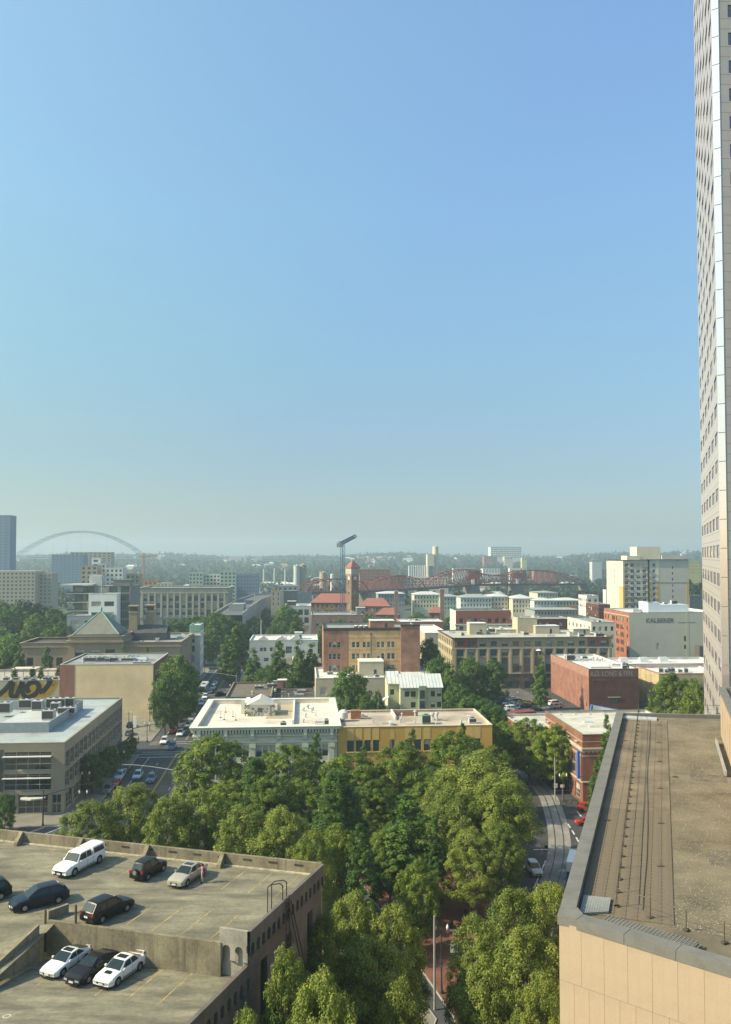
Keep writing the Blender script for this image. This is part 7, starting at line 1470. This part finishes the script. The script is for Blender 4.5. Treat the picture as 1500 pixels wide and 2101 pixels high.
# woods: joined low crowns on hills and valley
g_ = np.random.default_rng(9)
def woods(name, pts, size, hgt, label, nt=40):
    n = len(pts); d = g_.normal(size=(n, nt, 3)); d /= np.linalg.norm(d, axis=2)[..., None]; d[..., 2] = np.abs(d[..., 2])*1.0-.15
    c = np.array(pts)[:, None, :]; s_ = (size*g_.uniform(.6, 1.35, n))[:, None, None]; hh = (hgt*g_.uniform(.7, 1.4, n))[:, None]
    con = (g_.random(n) < .16)[:, None]; rad = np.where(con, .5*(1-np.clip(d[..., 2], 0, 1)*.8), 1.0)
    p = np.empty((n, nt, 3)); p[..., 0] = c[..., 0]+d[..., 0]*s_[..., 0]*rad; p[..., 1] = c[..., 1]+d[..., 1]*s_[..., 0]*rad; p[..., 2] = c[..., 2]+hh*(.35+.65*d[..., 2]*np.where(con, 1.6, 1))
    nr_ = d+g_.normal(size=d.shape)*.35; nr_ /= np.linalg.norm(nr_, axis=2)[..., None]; t1 = np.cross(nr_, g_.normal(size=d.shape)); t1 /= np.linalg.norm(t1, axis=2)[..., None]; t2 = np.cross(nr_, t1)
    q = (s_*.24); v = np.stack([p-t1*q, p-t2*q, p+t1*q, p+t2*q], 2).reshape(-1, 3); m = n*nt
    me = bpy.data.meshes.new(name); me.vertices.add(len(v)); me.vertices.foreach_set('co', v.ravel()); me.loops.add(m*4); me.loops.foreach_set('vertex_index', np.arange(m*4, dtype=np.int32)); me.polygons.add(m); me.polygons.foreach_set('loop_start', np.arange(0, m*4, 4, dtype=np.int32))
    at = me.attributes.new('tint', 'FLOAT', 'POINT'); ti = np.clip(np.repeat(g_.normal(.38, .14, n), nt)+g_.normal(size=m)*.12, 0, 1); at.data.foreach_set('value', np.repeat(ti, 4).astype(np.float32))
    me.materials.append(LEAF['far']); me.update(calc_edges=True); put(name, me, None, kind='stuff', label=label, cat='woods')
pts = []
for _ in range(5200):
    az = R(g_.uniform(-27, 27)); r = 1750+2900*g_.random()**.9; x, y = r*math.sin(az), r*math.cos(az); pts.append((x, y, ridge(x, y)-1))
woods('hillside_woods', pts, 11, 17, 'dense woods covering the far hills along the horizon')
pts = []
for _ in range(1500):
    Y = g_.uniform(820, 1750); px = g_.uniform(-60, 1500)
    if 330 < px < 960 and g_.random() < .45: continue
    pts.append(((px-750)/1720*Y, Y, -1))
woods('valley_trees', pts, 8, 12, 'tree belts across the river flats')
rr = random.Random(77)
for i in range(60):
    az = R(rr.uniform(-24, 25)); r = rr.uniform(2300, 3900); x, y = r*math.sin(az), r*math.cos(az); z = ridge(x, y)+7; L_ = rr.uniform(14, 40)
    t = thing('hillside_house', 'pale house showing through the far hillside woods', 'house', (x, y, z), rr.uniform(-.4, .4), 'houses in the hillside woods'); q = MB(); q.box(0,0,-8,L_,12,6); q.build('wall', HZ[rr.choice(['white','cream','tan','silver'])], t); q = MB(); hip(q, 0, 0, L_, 12, 6.02, 10, .6); q.build('roof', HZ[rr.choice(['grey','silver','brick','white'])], t)
# street and park trees further off, each its own
FT = []
def scat(n, px0, px1, Y0, Y1, h0, h1, w0, w1, keys, lb, seed, group):
    r = random.Random(seed)
    for i in range(n):
        Y = Y0+(Y1-Y0)*r.random(); px = r.uniform(px0, px1); x = (px-750)/1720*Y
        tree(r.choice(keys), x, Y, r.uniform(w0, w1), r.uniform(h0, h1), lb, group)
scat(26, 380, 590, 440, 600, 11, 17, 9, 13, ('far','mid','far'), 'bushy green tree lining the street before the viaduct', 1, 'trees before the viaduct')
scat(20, 620, 735, 560, 600, 8, 14, 8, 11, ('far','mid'), 'green tree in front of the red roofed station', 2, 'trees before the station')
scat(26, 790, 935, 480, 600, 8, 13, 8, 12, ('far','mid'), 'green tree right of the station wings', 3, 'trees right of the station')
scat(34, 1050, 1200, 440, 520, 6, 9, 5, 8, ('far','mid'), 'small tree before the riverside apartments', 4, 'trees before the riverside apartments')
scat(12, 970, 1048, 520, 580, 9, 12, 8, 11, ('far',), 'tree in the riverside apartments court', 5, 'trees in the apartments court')
scat(26, -30, 150, 380, 520, 17, 27, 13, 18, ('mid','far','mid'), 'large leafy park tree at the left edge of the town', 6, 'park trees, far left')
scat(16, -30, 60, 330, 400, 12, 19, 10, 14, ('mid',), 'dark leafy park tree left of the sandstone building', 7, 'park trees by the sandstone building')
scat(12, 285, 380, 420, 480, 8, 13, 5, 8, ('midcol','farcol'), 'slender tree between the sandstone roof and federal building', 8, 'slender trees by the federal building')
scat(22, 1190, 1255, 620, 1000, 10, 18, 12, 18, ('far',), 'dark tree on the slope left of the apartment tower', 9, 'trees left of the apartment tower')
scat(12, 1410, 1440, 600, 800, 20, 30, 12, 16, ('far',), 'tree between the apartment tower and skyscraper', 10, 'trees behind the skyscraper')
# ============================================================= individually placed trees
T = treepx
for i, (px, ty, Y, w_, key, lb) in enumerate([
 (435,1506,164,150,'maple','broad maple nearest the avenue, before the white corniced building'),(525,1552,150,115,'horn','bright green upright tree in front of the corniced building'),(590,1528,165,130,'maple','dense round maple before the right end of the corniced building'),
 (648,1505,171,48,'column','slender tree tip at the joint of the white and yellow buildings'),(720,1545,158,140,'maple','yellowing maple before the yellow building, left of centre'),(745,1528,170,44,'column','thin upright tree against the yellow wall'),(845,1497,172,46,'column','pointed tree against the middle of the yellow wall'),(985,1484,0,0,'',''),
 (822,1524,160,135,'maple','bright green round maple before the yellow building'),(935,1500,166,140,'maple','dark dense maple at the right end of the yellow building'),(950,1484,171,40,'column','slim tree tip above the dark maple'),
 (695,1576,141,130,'horn','pale green conical tree in the park centre'),(560,1590,146,120,'maple','darker rounded tree beside the centre one'),(836,1632,124,128,'column','tall dark columnar tree in the park'),(890,1680,122,70,'column','columnar tree just right of the tall dark one'),(742,1690,116,80,'column','short pointed bright tree in the park shade'),
 (985,1548,140,230,'plane','big spreading plane tree in the park'),(1018,1590,131,140,'plane','plane tree overhanging the tram street'),(935,1610,132,150,'plane','plane tree merging with the big spreading one'),
 (185,1640,124,130,'plane','leftmost plane tree behind the garage'),(270,1606,128,130,'plane','tall plane tree behind the white pickup'),(350,1630,122,130,'plane','plane tree hiding the avenue mouth'),(425,1622,127,140,'plane','olive plane tree behind the small black off-roader'),(505,1648,119,140,'plane','plane tree behind the pale gold sedan'),(580,1655,117,130,'plane','plane tree behind the garage far corner'),(640,1700,108,100,'plane','plane tree hugging the garage corner'),
 (725,1830,86,150,'plane','plane tree against the garage east wall, farther one'),(810,1850,84,130,'plane','plane tree left of the lamp in the gap'),(660,1880,77,140,'plane','plane tree beside the fire ladder'),(770,1925,76,190,'plane','large plane tree at the bottom, left of the gap'),(590,1935,64,130,'plane','plane tree covering the garage wall in front of the arches'),(660,1990,62,190,'plane','nearest plane tree at the bottom edge'),(505,2060,55,130,'plane','plane tree crown at the bottom edge below the stepped wall'),(820,2010,70,140,'plane','plane tree at the bottom edge, left of the tram pole'),
 (1060,1822,90,170,'plane','plane tree between the tram street and the tan building'),(1130,1806,96,120,'plane','plane tree touching the slate coping corner'),(985,1880,84,130,'plane','plane tree right of the gap with the sign'),(1080,1900,80,190,'plane','large plane tree beside the tan panels'),(1000,1965,78,150,'plane','plane tree at the bottom, right of the gap'),(1110,1990,74,120,'plane','lowest plane tree against the tan wall'),
 (965,1700,121,120,'plane','plane tree in front of the big spreading one'),(1025,1685,122,100,'plane','plane tree at the double white line'),(800,1690,126,100,'maple','dark rounded tree left of the tall columnar one'),(690,1690,124,110,'maple','rounded tree in the shade near the garage corner'),(860,1760,112,90,'maple','low maple under the tall columnar tree'),(620,1600,150,120,'maple','maple between the park cone and the front planes'),(470,1600,150,120,'maple','maple behind the olive plane trees'),(880,1570,152,120,'maple','maple between yellow building and park'),(1130,1500,200,80,'maple','maple at the brick building flank'),(770,1600,150,110,'maple','yellow green maple in mid park'),(1015,1530,170,90,'maple','maple at the foot of the yellow building corner'),
(1085,1474,196,110,'maple','large maple across the tram street from the yellow building'),(1140,1486,188,90,'maple','maple shading the red brick corner building'),(1035,1480,200,80,'maple','dark maple beside the yellow building corner'),
 (1245,1468,178,46,'column','narrow upright tree between the brick building and slate coping'),(1224,1560,158,44,'column','lower narrow tree beside the slate coping'),(1240,1520,166,46,'column','middle narrow tree beside the slate coping'),
 (718,1364,238,88,'mid','large dark street tree before the cream building'),(775,1415,232,30,'mid','bush behind the yellow building roof'),(752,1420,228,40,'mid','bush between the white roof and green house'),(975,1425,236,100,'mid','tree right of the green apartment house'),(1010,1440,228,70,'mid','small tree below the parking lot'),(940,1400,262,70,'mid','tree behind the green apartment house'),
 (880,1308,305,60,'mid','tree in the lane between the tan block and buff apartments'),(900,1345,285,70,'mid','lower tree at the lane left of the buff apartments'),(965,1345,290,60,'mid','tree before the second bay of the buff apartments'),(1012,1352,292,60,'mid','tree before the fourth bay of the buff apartments'),(925,1370,280,60,'mid','tree below the corner of the buff apartments'),
 (1108,1342,284,36,'midcol','upright tree beside the end of the brick warehouse'),(1380,1380,225,95,'maple','leafy tree before the terracotta edged store'),(1425,1392,215,60,'maple','tree partly behind the skyscraper foot'),
 (365,1342,256,92,'mid','large street tree beside the tan stucco wall'),(340,1380,246,60,'mid','lower tree at the tan wall corner'),(388,1362,275,50,'mid','tree farther up the avenue, left side'),
 (485,1282,345,52,'midcol','tall narrow poplar right of the avenue'),(470,1300,335,46,'midcol','poplar by the avenue with a red sign'),(520,1330,305,50,'midcol','poplar in front of the grey workshop corner'),(572,1312,300,44,'midcol','poplar before the grey workshop middle'),(615,1308,300,50,'midcol','tall poplar before the grey workshop'),(640,1315,302,44,'midcol','poplar by the grey workshop right end'),(590,1362,302,110,'mid','spreading tree below the grey workshop'),(650,1372,303,80,'mid','dark tree left of the cream building'),(550,1365,300,70,'mid','tree behind the brown roofed shop'),
 (445,1255,430,70,'mid','tree on the avenue before the federal building'),(420,1300,400,60,'mid','tree by the white corner building'),(400,1262,460,60,'mid','tree hiding the federal building base'),(360,1270,440,60,'mid','tree left along the federal building base'),(470,1262,440,60,'mid','tree at the avenue bend'),
 (610,1258,430,40,'midcol','poplar before the concrete frame building'),(660,1275,410,34,'midcol','small poplar before the mauve loft'),(700,1268,415,40,'mid','small tree before the mauve loft'),(760,1262,500,60,'mid','tree right of the mauve loft'),(590,1238,470,60,'mid','tree left behind the concrete frame building'),
 (40,1318,318,28,'midcol','little cypress before the sandstone left wing'),(98,1325,312,30,'midcol','little tree before the sandstone left wing'),(252,1318,320,20,'midcol','small conifer by the sandstone centre'),(302,1325,322,18,'midcol','small conifer by the sandstone right wing'),(20,1300,330,90,'mid','dark tree at the left edge beside the sandstone wing'),
 (10,1628,160,50,'mid','small street tree by the office entrance, left edge'),(190,1545,186,60,'mid','street tree along the office side wall, nearest'),(225,1528,200,44,'mid','street tree along the office side wall, second'),(255,1518,212,34,'mid','street tree along the office side wall, third'),(270,1508,222,26,'mid','street tree along the office side wall, farthest'),
 (892,1322,300,40,'mid','treetop at the white side building'),(1060,1282,420,20,'midcol','small tree on the hotel terrace'),(790,1330,0,0,'','')]):
    if key: T(key, px, ty, Y, w_, lb)
# terrace plants of the mural building
for k in range(4): tree('midcol', *(Vector(mub.root.location[:2])+Vector(NU)*(18+k*4.2)+Vector(NV)*(6+k%2*5)), 2.2, 4.2, ('leftmost','second','third','rightmost')[k]+' potted tree on the mural building roof terrace', z=mub.zr, name='potted_tree')
# ============================================================= street vehicles (a: across from the centre line, s: along)
def rcar(px, py, t, c_, lb, away=False, name='car', hx=None, detail=1):
    p = G(px, py); h = (-NV[0], -NV[1]) if not away else NV
    if hx: h = hx
    return car(t, c_, p.x, p.y, .0, h[0], h[1], lb, 'cars on the avenue', name=name, detail=detail)
for px, py, t, c_, lb, aw in [(337,1525,'suv','white','white hatchback stopped at the near crossing',0),(370,1509,'suv','white','white suv behind the white hatchback',0),(353,1537,'suv','blue','dark blue suv turning in the near crossing',0),(355,1502,'sedan','red','red sedan beside the white suv',0),(386,1491,'sedan','white','bright white sedan third in the queue',0),(369,1480,'sedan','black','black sedan in the shaded lane',0),(393,1478,'wagon','silver','silver estate behind the bright white sedan',0),
 (283,1596,'wagon','skyblue','pale blue estate in the shaded lane beside the office',0),(311,1603,'suv','blue','blue suv nearest on the avenue',0),(246,1597,'suv','skyblue','light blue car parked under the office trees',0),(222,1625,'wagon','grey','grey car parked under the office trees',0),(237,1612,'sedan','red','dark red car parked behind the grey one',0),(258,1582,'sedan','grey','grey sedan parked second from the crossing',0),
 (265,1508,'suv','grey','grey suv waiting in the side street by the plaza',1),(268,1492,'suv','black','dark car parked against the tan wall',1),(399,1467,'suv','white','white suv beyond the silver estate',0),(389,1453,'suv','silver','grey suv halfway up the avenue',0),(372,1458,'sedan','black','black sedan in the left lane halfway up',0),(413,1446,'wagon','skyblue','blue estate halfway up the avenue',0),(421,1433,'suv','white','pale suv at the middle crossing',0),
 (431,1422,'sedan','grey','grey sedan waiting at the middle crossing',0),(437,1414,'suv','skyblue','light suv behind the grey sedan',0),(441,1405,'sedan','silver','silver sedan next to the bus',0),(396,1413,'wagon','skyblue','blue car parked left of the bus',0),(392,1420,'sedan','navy','navy car parked left of the bus',0),(456,1366,'sedan','navy','navy sedan at the far crossing',0),(458,1353,'suv','silver','pale suv beyond the far crossing',0)]:
    rcar(px, py, t, c_, lb, aw, detail=1)
rcar(438, 1373, 'sedan', 'green', 'green sedan crossing the avenue sideways', hx=(1,.07)); rcar(452,1428,'suv','black','black car turning at the middle crossing', hx=(.8,.6))
for px, py, t, c_, lb, hx in [(787,1667,'suv','white','white car glimpsed between the park trees',(1,0)),(709,1755,'van','white','white van roof under the park trees',(1,.1)),(778,1724,'suv','silver','pale car in the park shade',(1,0)),(1096,1790,'suv','silver','silver hatchback stopped left of the double white line',(.1,-1)),(1205,1692,'sedan','red','red car half hidden behind the slate coping',(1,.1)),(1208,1664,'suv','red','red suv turning behind the slate coping',(1,-.2))]:
    p = G(px, py); car(t, c_, p.x, p.y, 0, hx[0], hx[1], lb, None, name='car', detail=1)
# bus
p = G(418, 1419); bs = thing('bus', 'white city bus facing us on the avenue', 'bus', (p.x, p.y, 0), NG+math.pi)
b = MB(); W_, L_, H_ = 2.55, 12, 3.1; prof = [(-W_/2,.35),(W_/2,.35),(W_/2,2.7),(W_/2-.18,H_),(-W_/2+.18,H_),(-W_/2,2.7)]
for i in range(6): a, c = prof[i], prof[(i+1)%6]; b.face([(a[0],-L_/2,a[1]),(c[0],-L_/2,c[1]),(c[0],L_/2,c[1]),(a[0],L_/2,a[1])][::-1])
b.face([(x,L_/2,z) for x, z in prof][::-1]); b.face([(x,-L_/2,z) for x, z in prof]); b.build('body', PAINT['white'], bs)
b = MB(); b.box(-1.05,L_/2+.005,1.2,1.05,L_/2+.03,2.7); b.build('windshield', CARG, bs); b = MB(); b.cbox(0,1,H_,1.2,2.4,.25); b.build('roof_unit', DROOF, bs)
for s_ in (-1, 1):
    for k in range(6): b = MB(); b.box(s_*W_/2-(.02 if s_ < 0 else -.0),-5.2+k*1.8,1.3,s_*W_/2+(.0 if s_ < 0 else .02),-3.6+k*1.8,2.35); b.build('side_window', CARG, bs)
    for y in (-3.4, 3.9): b = MB(); b.tube((s_*1.28,y,.48),(s_*1.0,y,.48),.48,.48,14); b.build('wheel', TYRE, bs)
    b = MB(); b.cbox(s_*.9,L_/2+.02,.75,.35,.06,.2); b.build('headlight', LAMP, bs)
# white van / truck with blue tarp by the tram street
p = G(1180, 1795); tk = thing('box_truck', 'white truck parked by the kerb below the slate coping', 'truck', (p.x, p.y, 0), R(-19)); b = MB(); b.box(-1.1,-3,.6,1.1,3,3.0); b.build('cargo_box', PAINT['white'], tk); b = MB(); b.box(-1.0,3.05,.4,1.0,4.6,2.2); b.build('cab', PAINT['blue'], tk)
for s_ in (-1, 1):
    for y in (-2, 3.8): b = MB(); b.tube((s_*1.08,y,.45),(s_*.8,y,.45),.45,.45,14); b.build('wheel', TYRE, tk)
p = G(1172,1806); q = MB(); q.cbox(0,0,0,1.3,1.3,1.4); q.cbox(0,0,1.4,1.4,1.4,.1); q.build('dumpster', mat('skip_blue', (.02,.06,.22), .6, .1), None, tuple(p), R(-19), label='dark blue bin behind the white truck', cat='bin')
# ============================================================= lamps, signals, signs, people
for px, py, lb in ((338,1474,'twin globe lamp by the corner of the tan wall'),(175,1640,'twin globe lamp between the office and the plane trees'),(264,1500,'twin globe lamp on the plaza'),(1156,1645,'twin globe lamp on the tram street corner'),(906,2040,'twin globe lamp in the brick plaza gap'),(1147,1600,'twin globe lamp in the shade of the maples')):
    p = G(px, py); lamp_twin(p.x, p.y, lb, rz=.1, h_=5.6 if px != 906 else 7.8)
p, q = G(272, 1545), G(357, 1512); mast(p.x, p.y, (p.x+9.6, p.y+.6), 'dark signal mast reaching over the near crossing', 7.2, (.82, 1.0))
p = G(88, 1695); mast(p.x, p.y, (p.x+12, p.y+8), 'brown signal mast curving over the road by the office', 6.6, (.35,), RUST)
p = G(335, 1650); mast(p.x+4, p.y, (p.x-9, p.y+1), 'signal mast arching out of the plane trees', 7.5, (.9,), POLEG)
p = G(485, 1420); mast(p.x, p.y, (p.x-12, p.y+1), 'signal mast at the middle crossing', 6.8, (.6, .9), POLEG)
p = G(498, 1366); mast(p.x-2, p.y, (p.x-16, p.y+1), 'far signal mast over the avenue', 6.8, (.5, .9), POLEG)
p = G(307, 1500); t = thing('utility_pole', 'brown wooden pole on the plaza corner', 'pole', (p.x, p.y, 0)); q = MB(); q.tube((0,0,0),(0,0,8.5),.17,.12,8); q.build('pole', mat('timber', (0,0,0)), t); q = MB(); q.bar((-.8,0,7.9),(.8,0,7.9),.12); q.build('crossarm', RUST, t)
p = G(276, 1503); t = thing('banner', 'pale street banner on the plaza', 'banner', (p.x, p.y, 0)); q = MB(); q.box(-.55,-.04,1.4,.55,.04,4.9); q.build('cloth', WHITEP, t); q = MB(); q.tube((-.65,0,0),(-.65,0,5.2),.06,.05,6); q.build('pole', POLE, t)
p = G(403, 1375); t = thing('flagpole', 'tall white flagpole by the white corner building', 'pole', (p.x, p.y, 0)); q = MB(); q.tube((0,0,0),(0,0,17),.28,.16,8); q.build('pole', WHITEP, t)
p = G(490, 1385); t = thing('red_sign', 'small red hanging sign in the poplars', 'sign', (p.x, p.y, 0)); q = MB(); q.cbox(0,0,5.2,1.4,.2,1.8); q.build('board', PAINT['red'], t); q = MB(); q.tube((0,.2,0),(0,.2,7),.08,.08,6); q.build('post', POLE, t)
p = G(1139, 1644); t = thing('trolley_pole', 'tall pale pole with a no turn sign at the tram corner', 'pole', (p.x, p.y, 0)); q = MB(); q.tube((0,0,0),(0,0,9.2),.16,.11,8); q.build('pole', POLEG, t); q = MB(); q.cbox(.1,-.25,2.9,.75,.04,.85); q.build('sign_plate', WHITEP, t)
q = MB(); 
for k in range(14): t0_, t1_ = k*math.pi/7, (k+1)*math.pi/7; q.face([(.1+.3*math.cos(t0_),-.28,3.32+.3*math.sin(t0_)),(.1+.22*math.cos(t0_),-.28,3.32+.22*math.sin(t0_)),(.1+.22*math.cos(t1_),-.28,3.32+.22*math.sin(t1_)),(.1+.3*math.cos(t1_),-.28,3.32+.3*math.sin(t1_))])
q.bar((-.1,-.29,3.52),(.3,-.29,3.12),.06,.02); q.build('sign_symbol', PAINT['red'], t)
p = G(1154, 1640); t = thing('street_sign', 'white rectangular sign right of the pale pole', 'sign', (p.x, p.y, 0)); q = MB(); q.cbox(0,0,2.5,.8,.05,.6); q.build('plate', WHITEP, t); q = MB(); q.tube((0,.06,0),(0,.06,3.1),.05,.05,6); q.build('post', POLEG, t)
# pole and arrow sign in the plaza gap
p = G(892, 2072); t = thing('trolley_pole', 'tall grey trolley pole rising in the brick plaza gap', 'pole', (p.x, p.y, 0)); q = MB(); q.tube((0,0,0),(0,0,10.6),.16,.12,10); q.build('pole', POLEG, t); q = MB(); q.tube((0,0,5.0),(2.6,.6,4.7),.04,.03,5); q.tube((0,0,8.0),(3.2,.8,6.4),.02,.02,4); q.build('span_wire', POLEG, t)
s_ = A(932, 1945, 93.5); t = thing('lane_sign', 'white square sign with two forking black arrows hanging over the plaza', 'sign', (s_.x, s_.y, s_.z)); q = MB(); q.cbox(0,0,-.5,.82,.05,1.0); q.build('plate', WHITEP, t); q = MB(); q.tube((-.1,.03,.5),(-.1,.03,1.9),.03,.03,5); q.bar((-.5,.03,1.9),(.3,.03,1.9),.06); q.build('hanger', POLEG, t)
q = MB(); BKS = mat('signal_black', (.02,.02,.02)); 
for a, c in (((.12,-.38),(.12,-.05)),((.12,-.05),(.22,.3)),((.12,-.05),(-.2,.12))): q.bar((a[0],-.035,a[1]),(c[0],-.035,c[1]),.075,.02)
for x, z in ((.24,.36),(-.27,.16)): q.face([(x-.11,-.045,z-.1),(x+.11,-.045,z-.08),(x,-.045,z+.12)])
q.build('arrow_marks', BKS, t)
for px, py, face, sh, pa, lb, po in ((1171,1655,(-1,0),(.03,.03,.04),(.04,.04,.06),'pedestrian in dark clothes on the brick pavement','walk'),(319,1474,(0,-1),(.6,.58,.55),(.08,.08,.1),'person in a white shirt at the tan wall corner','stand'),(325,1475,(1,0),(.5,.08,.06),(.3,.05,.05),'person in red at the tan wall corner','walk'),(351,1476,(0,-1),(.5,.5,.5),(.05,.05,.06),'figure by the parked cars in the shade','stand'),(1010,1447,(0,-1),(.2,.2,.3),(.1,.1,.1),'person standing by the lot trees','stand'),(409,1356,(0,-1),(.5,.5,.5),(.1,.1,.1),'pedestrian at the far crossing','walk'),(284,1525,(0,-1),(.1,.1,.12),(.05,.05,.06),'cyclist like figure standing at the office corner kerb','stand')):
    p = G(px, py); person(p.x, p.y, .14, face, sh, pa, lb, po)
PR = random.Random(12)
for i in range(14):
    a_, s_ = (PR.choice([-10.6,-12,-13.2]), PR.uniform(-45, 150)) if i % 2 else (PR.choice([7.6, 8.8]), PR.uniform(18, 150)); x, y, _ = rp(a_, s_)
    person(x, y, .14, (PR.choice([0,.1]), PR.choice([-1,1])), PR.choice([(.5,.5,.5),(.05,.06,.1),(.35,.08,.07),(.1,.2,.35)]), PR.choice([(.04,.04,.06),(.2,.17,.12),(.08,.09,.14)]), ('pedestrian on the %s pavement of the avenue, %s' % ('left' if i % 2 else 'right', ['just past the first tree','second from the camera','near the crossing','mid block','by the parked cars','far down the block','at the far end'][i//2])), 'walk')
for i in range(9):
    for sd, a_ in (('left', -10.4), ('right', 7.4)):
        if i*34-52 < 10 and sd == 'right': continue
        x, y, _ = rp(a_, -52+i*34); lamp_twin(x, y, 'twin globe lamp on the %s kerb of the avenue, %s from the camera' % (sd, ['first','second','third','fourth','fifth','sixth','seventh','eighth','ninth'][i]), .07, 5.2)
for px, py in ((1150,1652),(1162,1650)): p = G(px, py); q = MB(); q.tube((0,0,0),(0,0,.9),.1,.08,8); q.build('bollard', POLE, None, tuple(p), label='short dark bollard on the tram street corner', cat='bollard', group='bollards on the tram corner')
for px, py, lb in ((955,1880,'dark litter bin under the plaza trees'),(926,1905,'second bin on the brick plaza')): p = G(px, py); q = MB(); q.lathe([(.28,0),(.32,.9),(.34,.95),(.2,1.1)],0,0,10); q.build('litter_bin', POLE, None, tuple(p), label=lb, cat='bin')
# ============================================================= air
b = MB(); b.box(-4200,-120,-3,4200,7000,175); 
hz = bpy.data.materials.new('haze'); hz.use_nodes = True; n = hz.node_tree
for x in list(n.nodes):
    if x.type != 'OUTPUT_MATERIAL': n.nodes.remove(x)
out = [x for x in n.nodes if x.type == 'OUTPUT_MATERIAL'][0]; pv_ = n.nodes.new('ShaderNodeVolumePrincipled'); pv_.inputs['Density'].default_value = HAZE_D; pv_.inputs['Color'].default_value = (.67,.86,.95,1); pv_.inputs['Anisotropy'].default_value = .2
n.links.new(pv_.outputs[0], out.inputs['Volume']); b.build('haze', hz, kind='stuff')
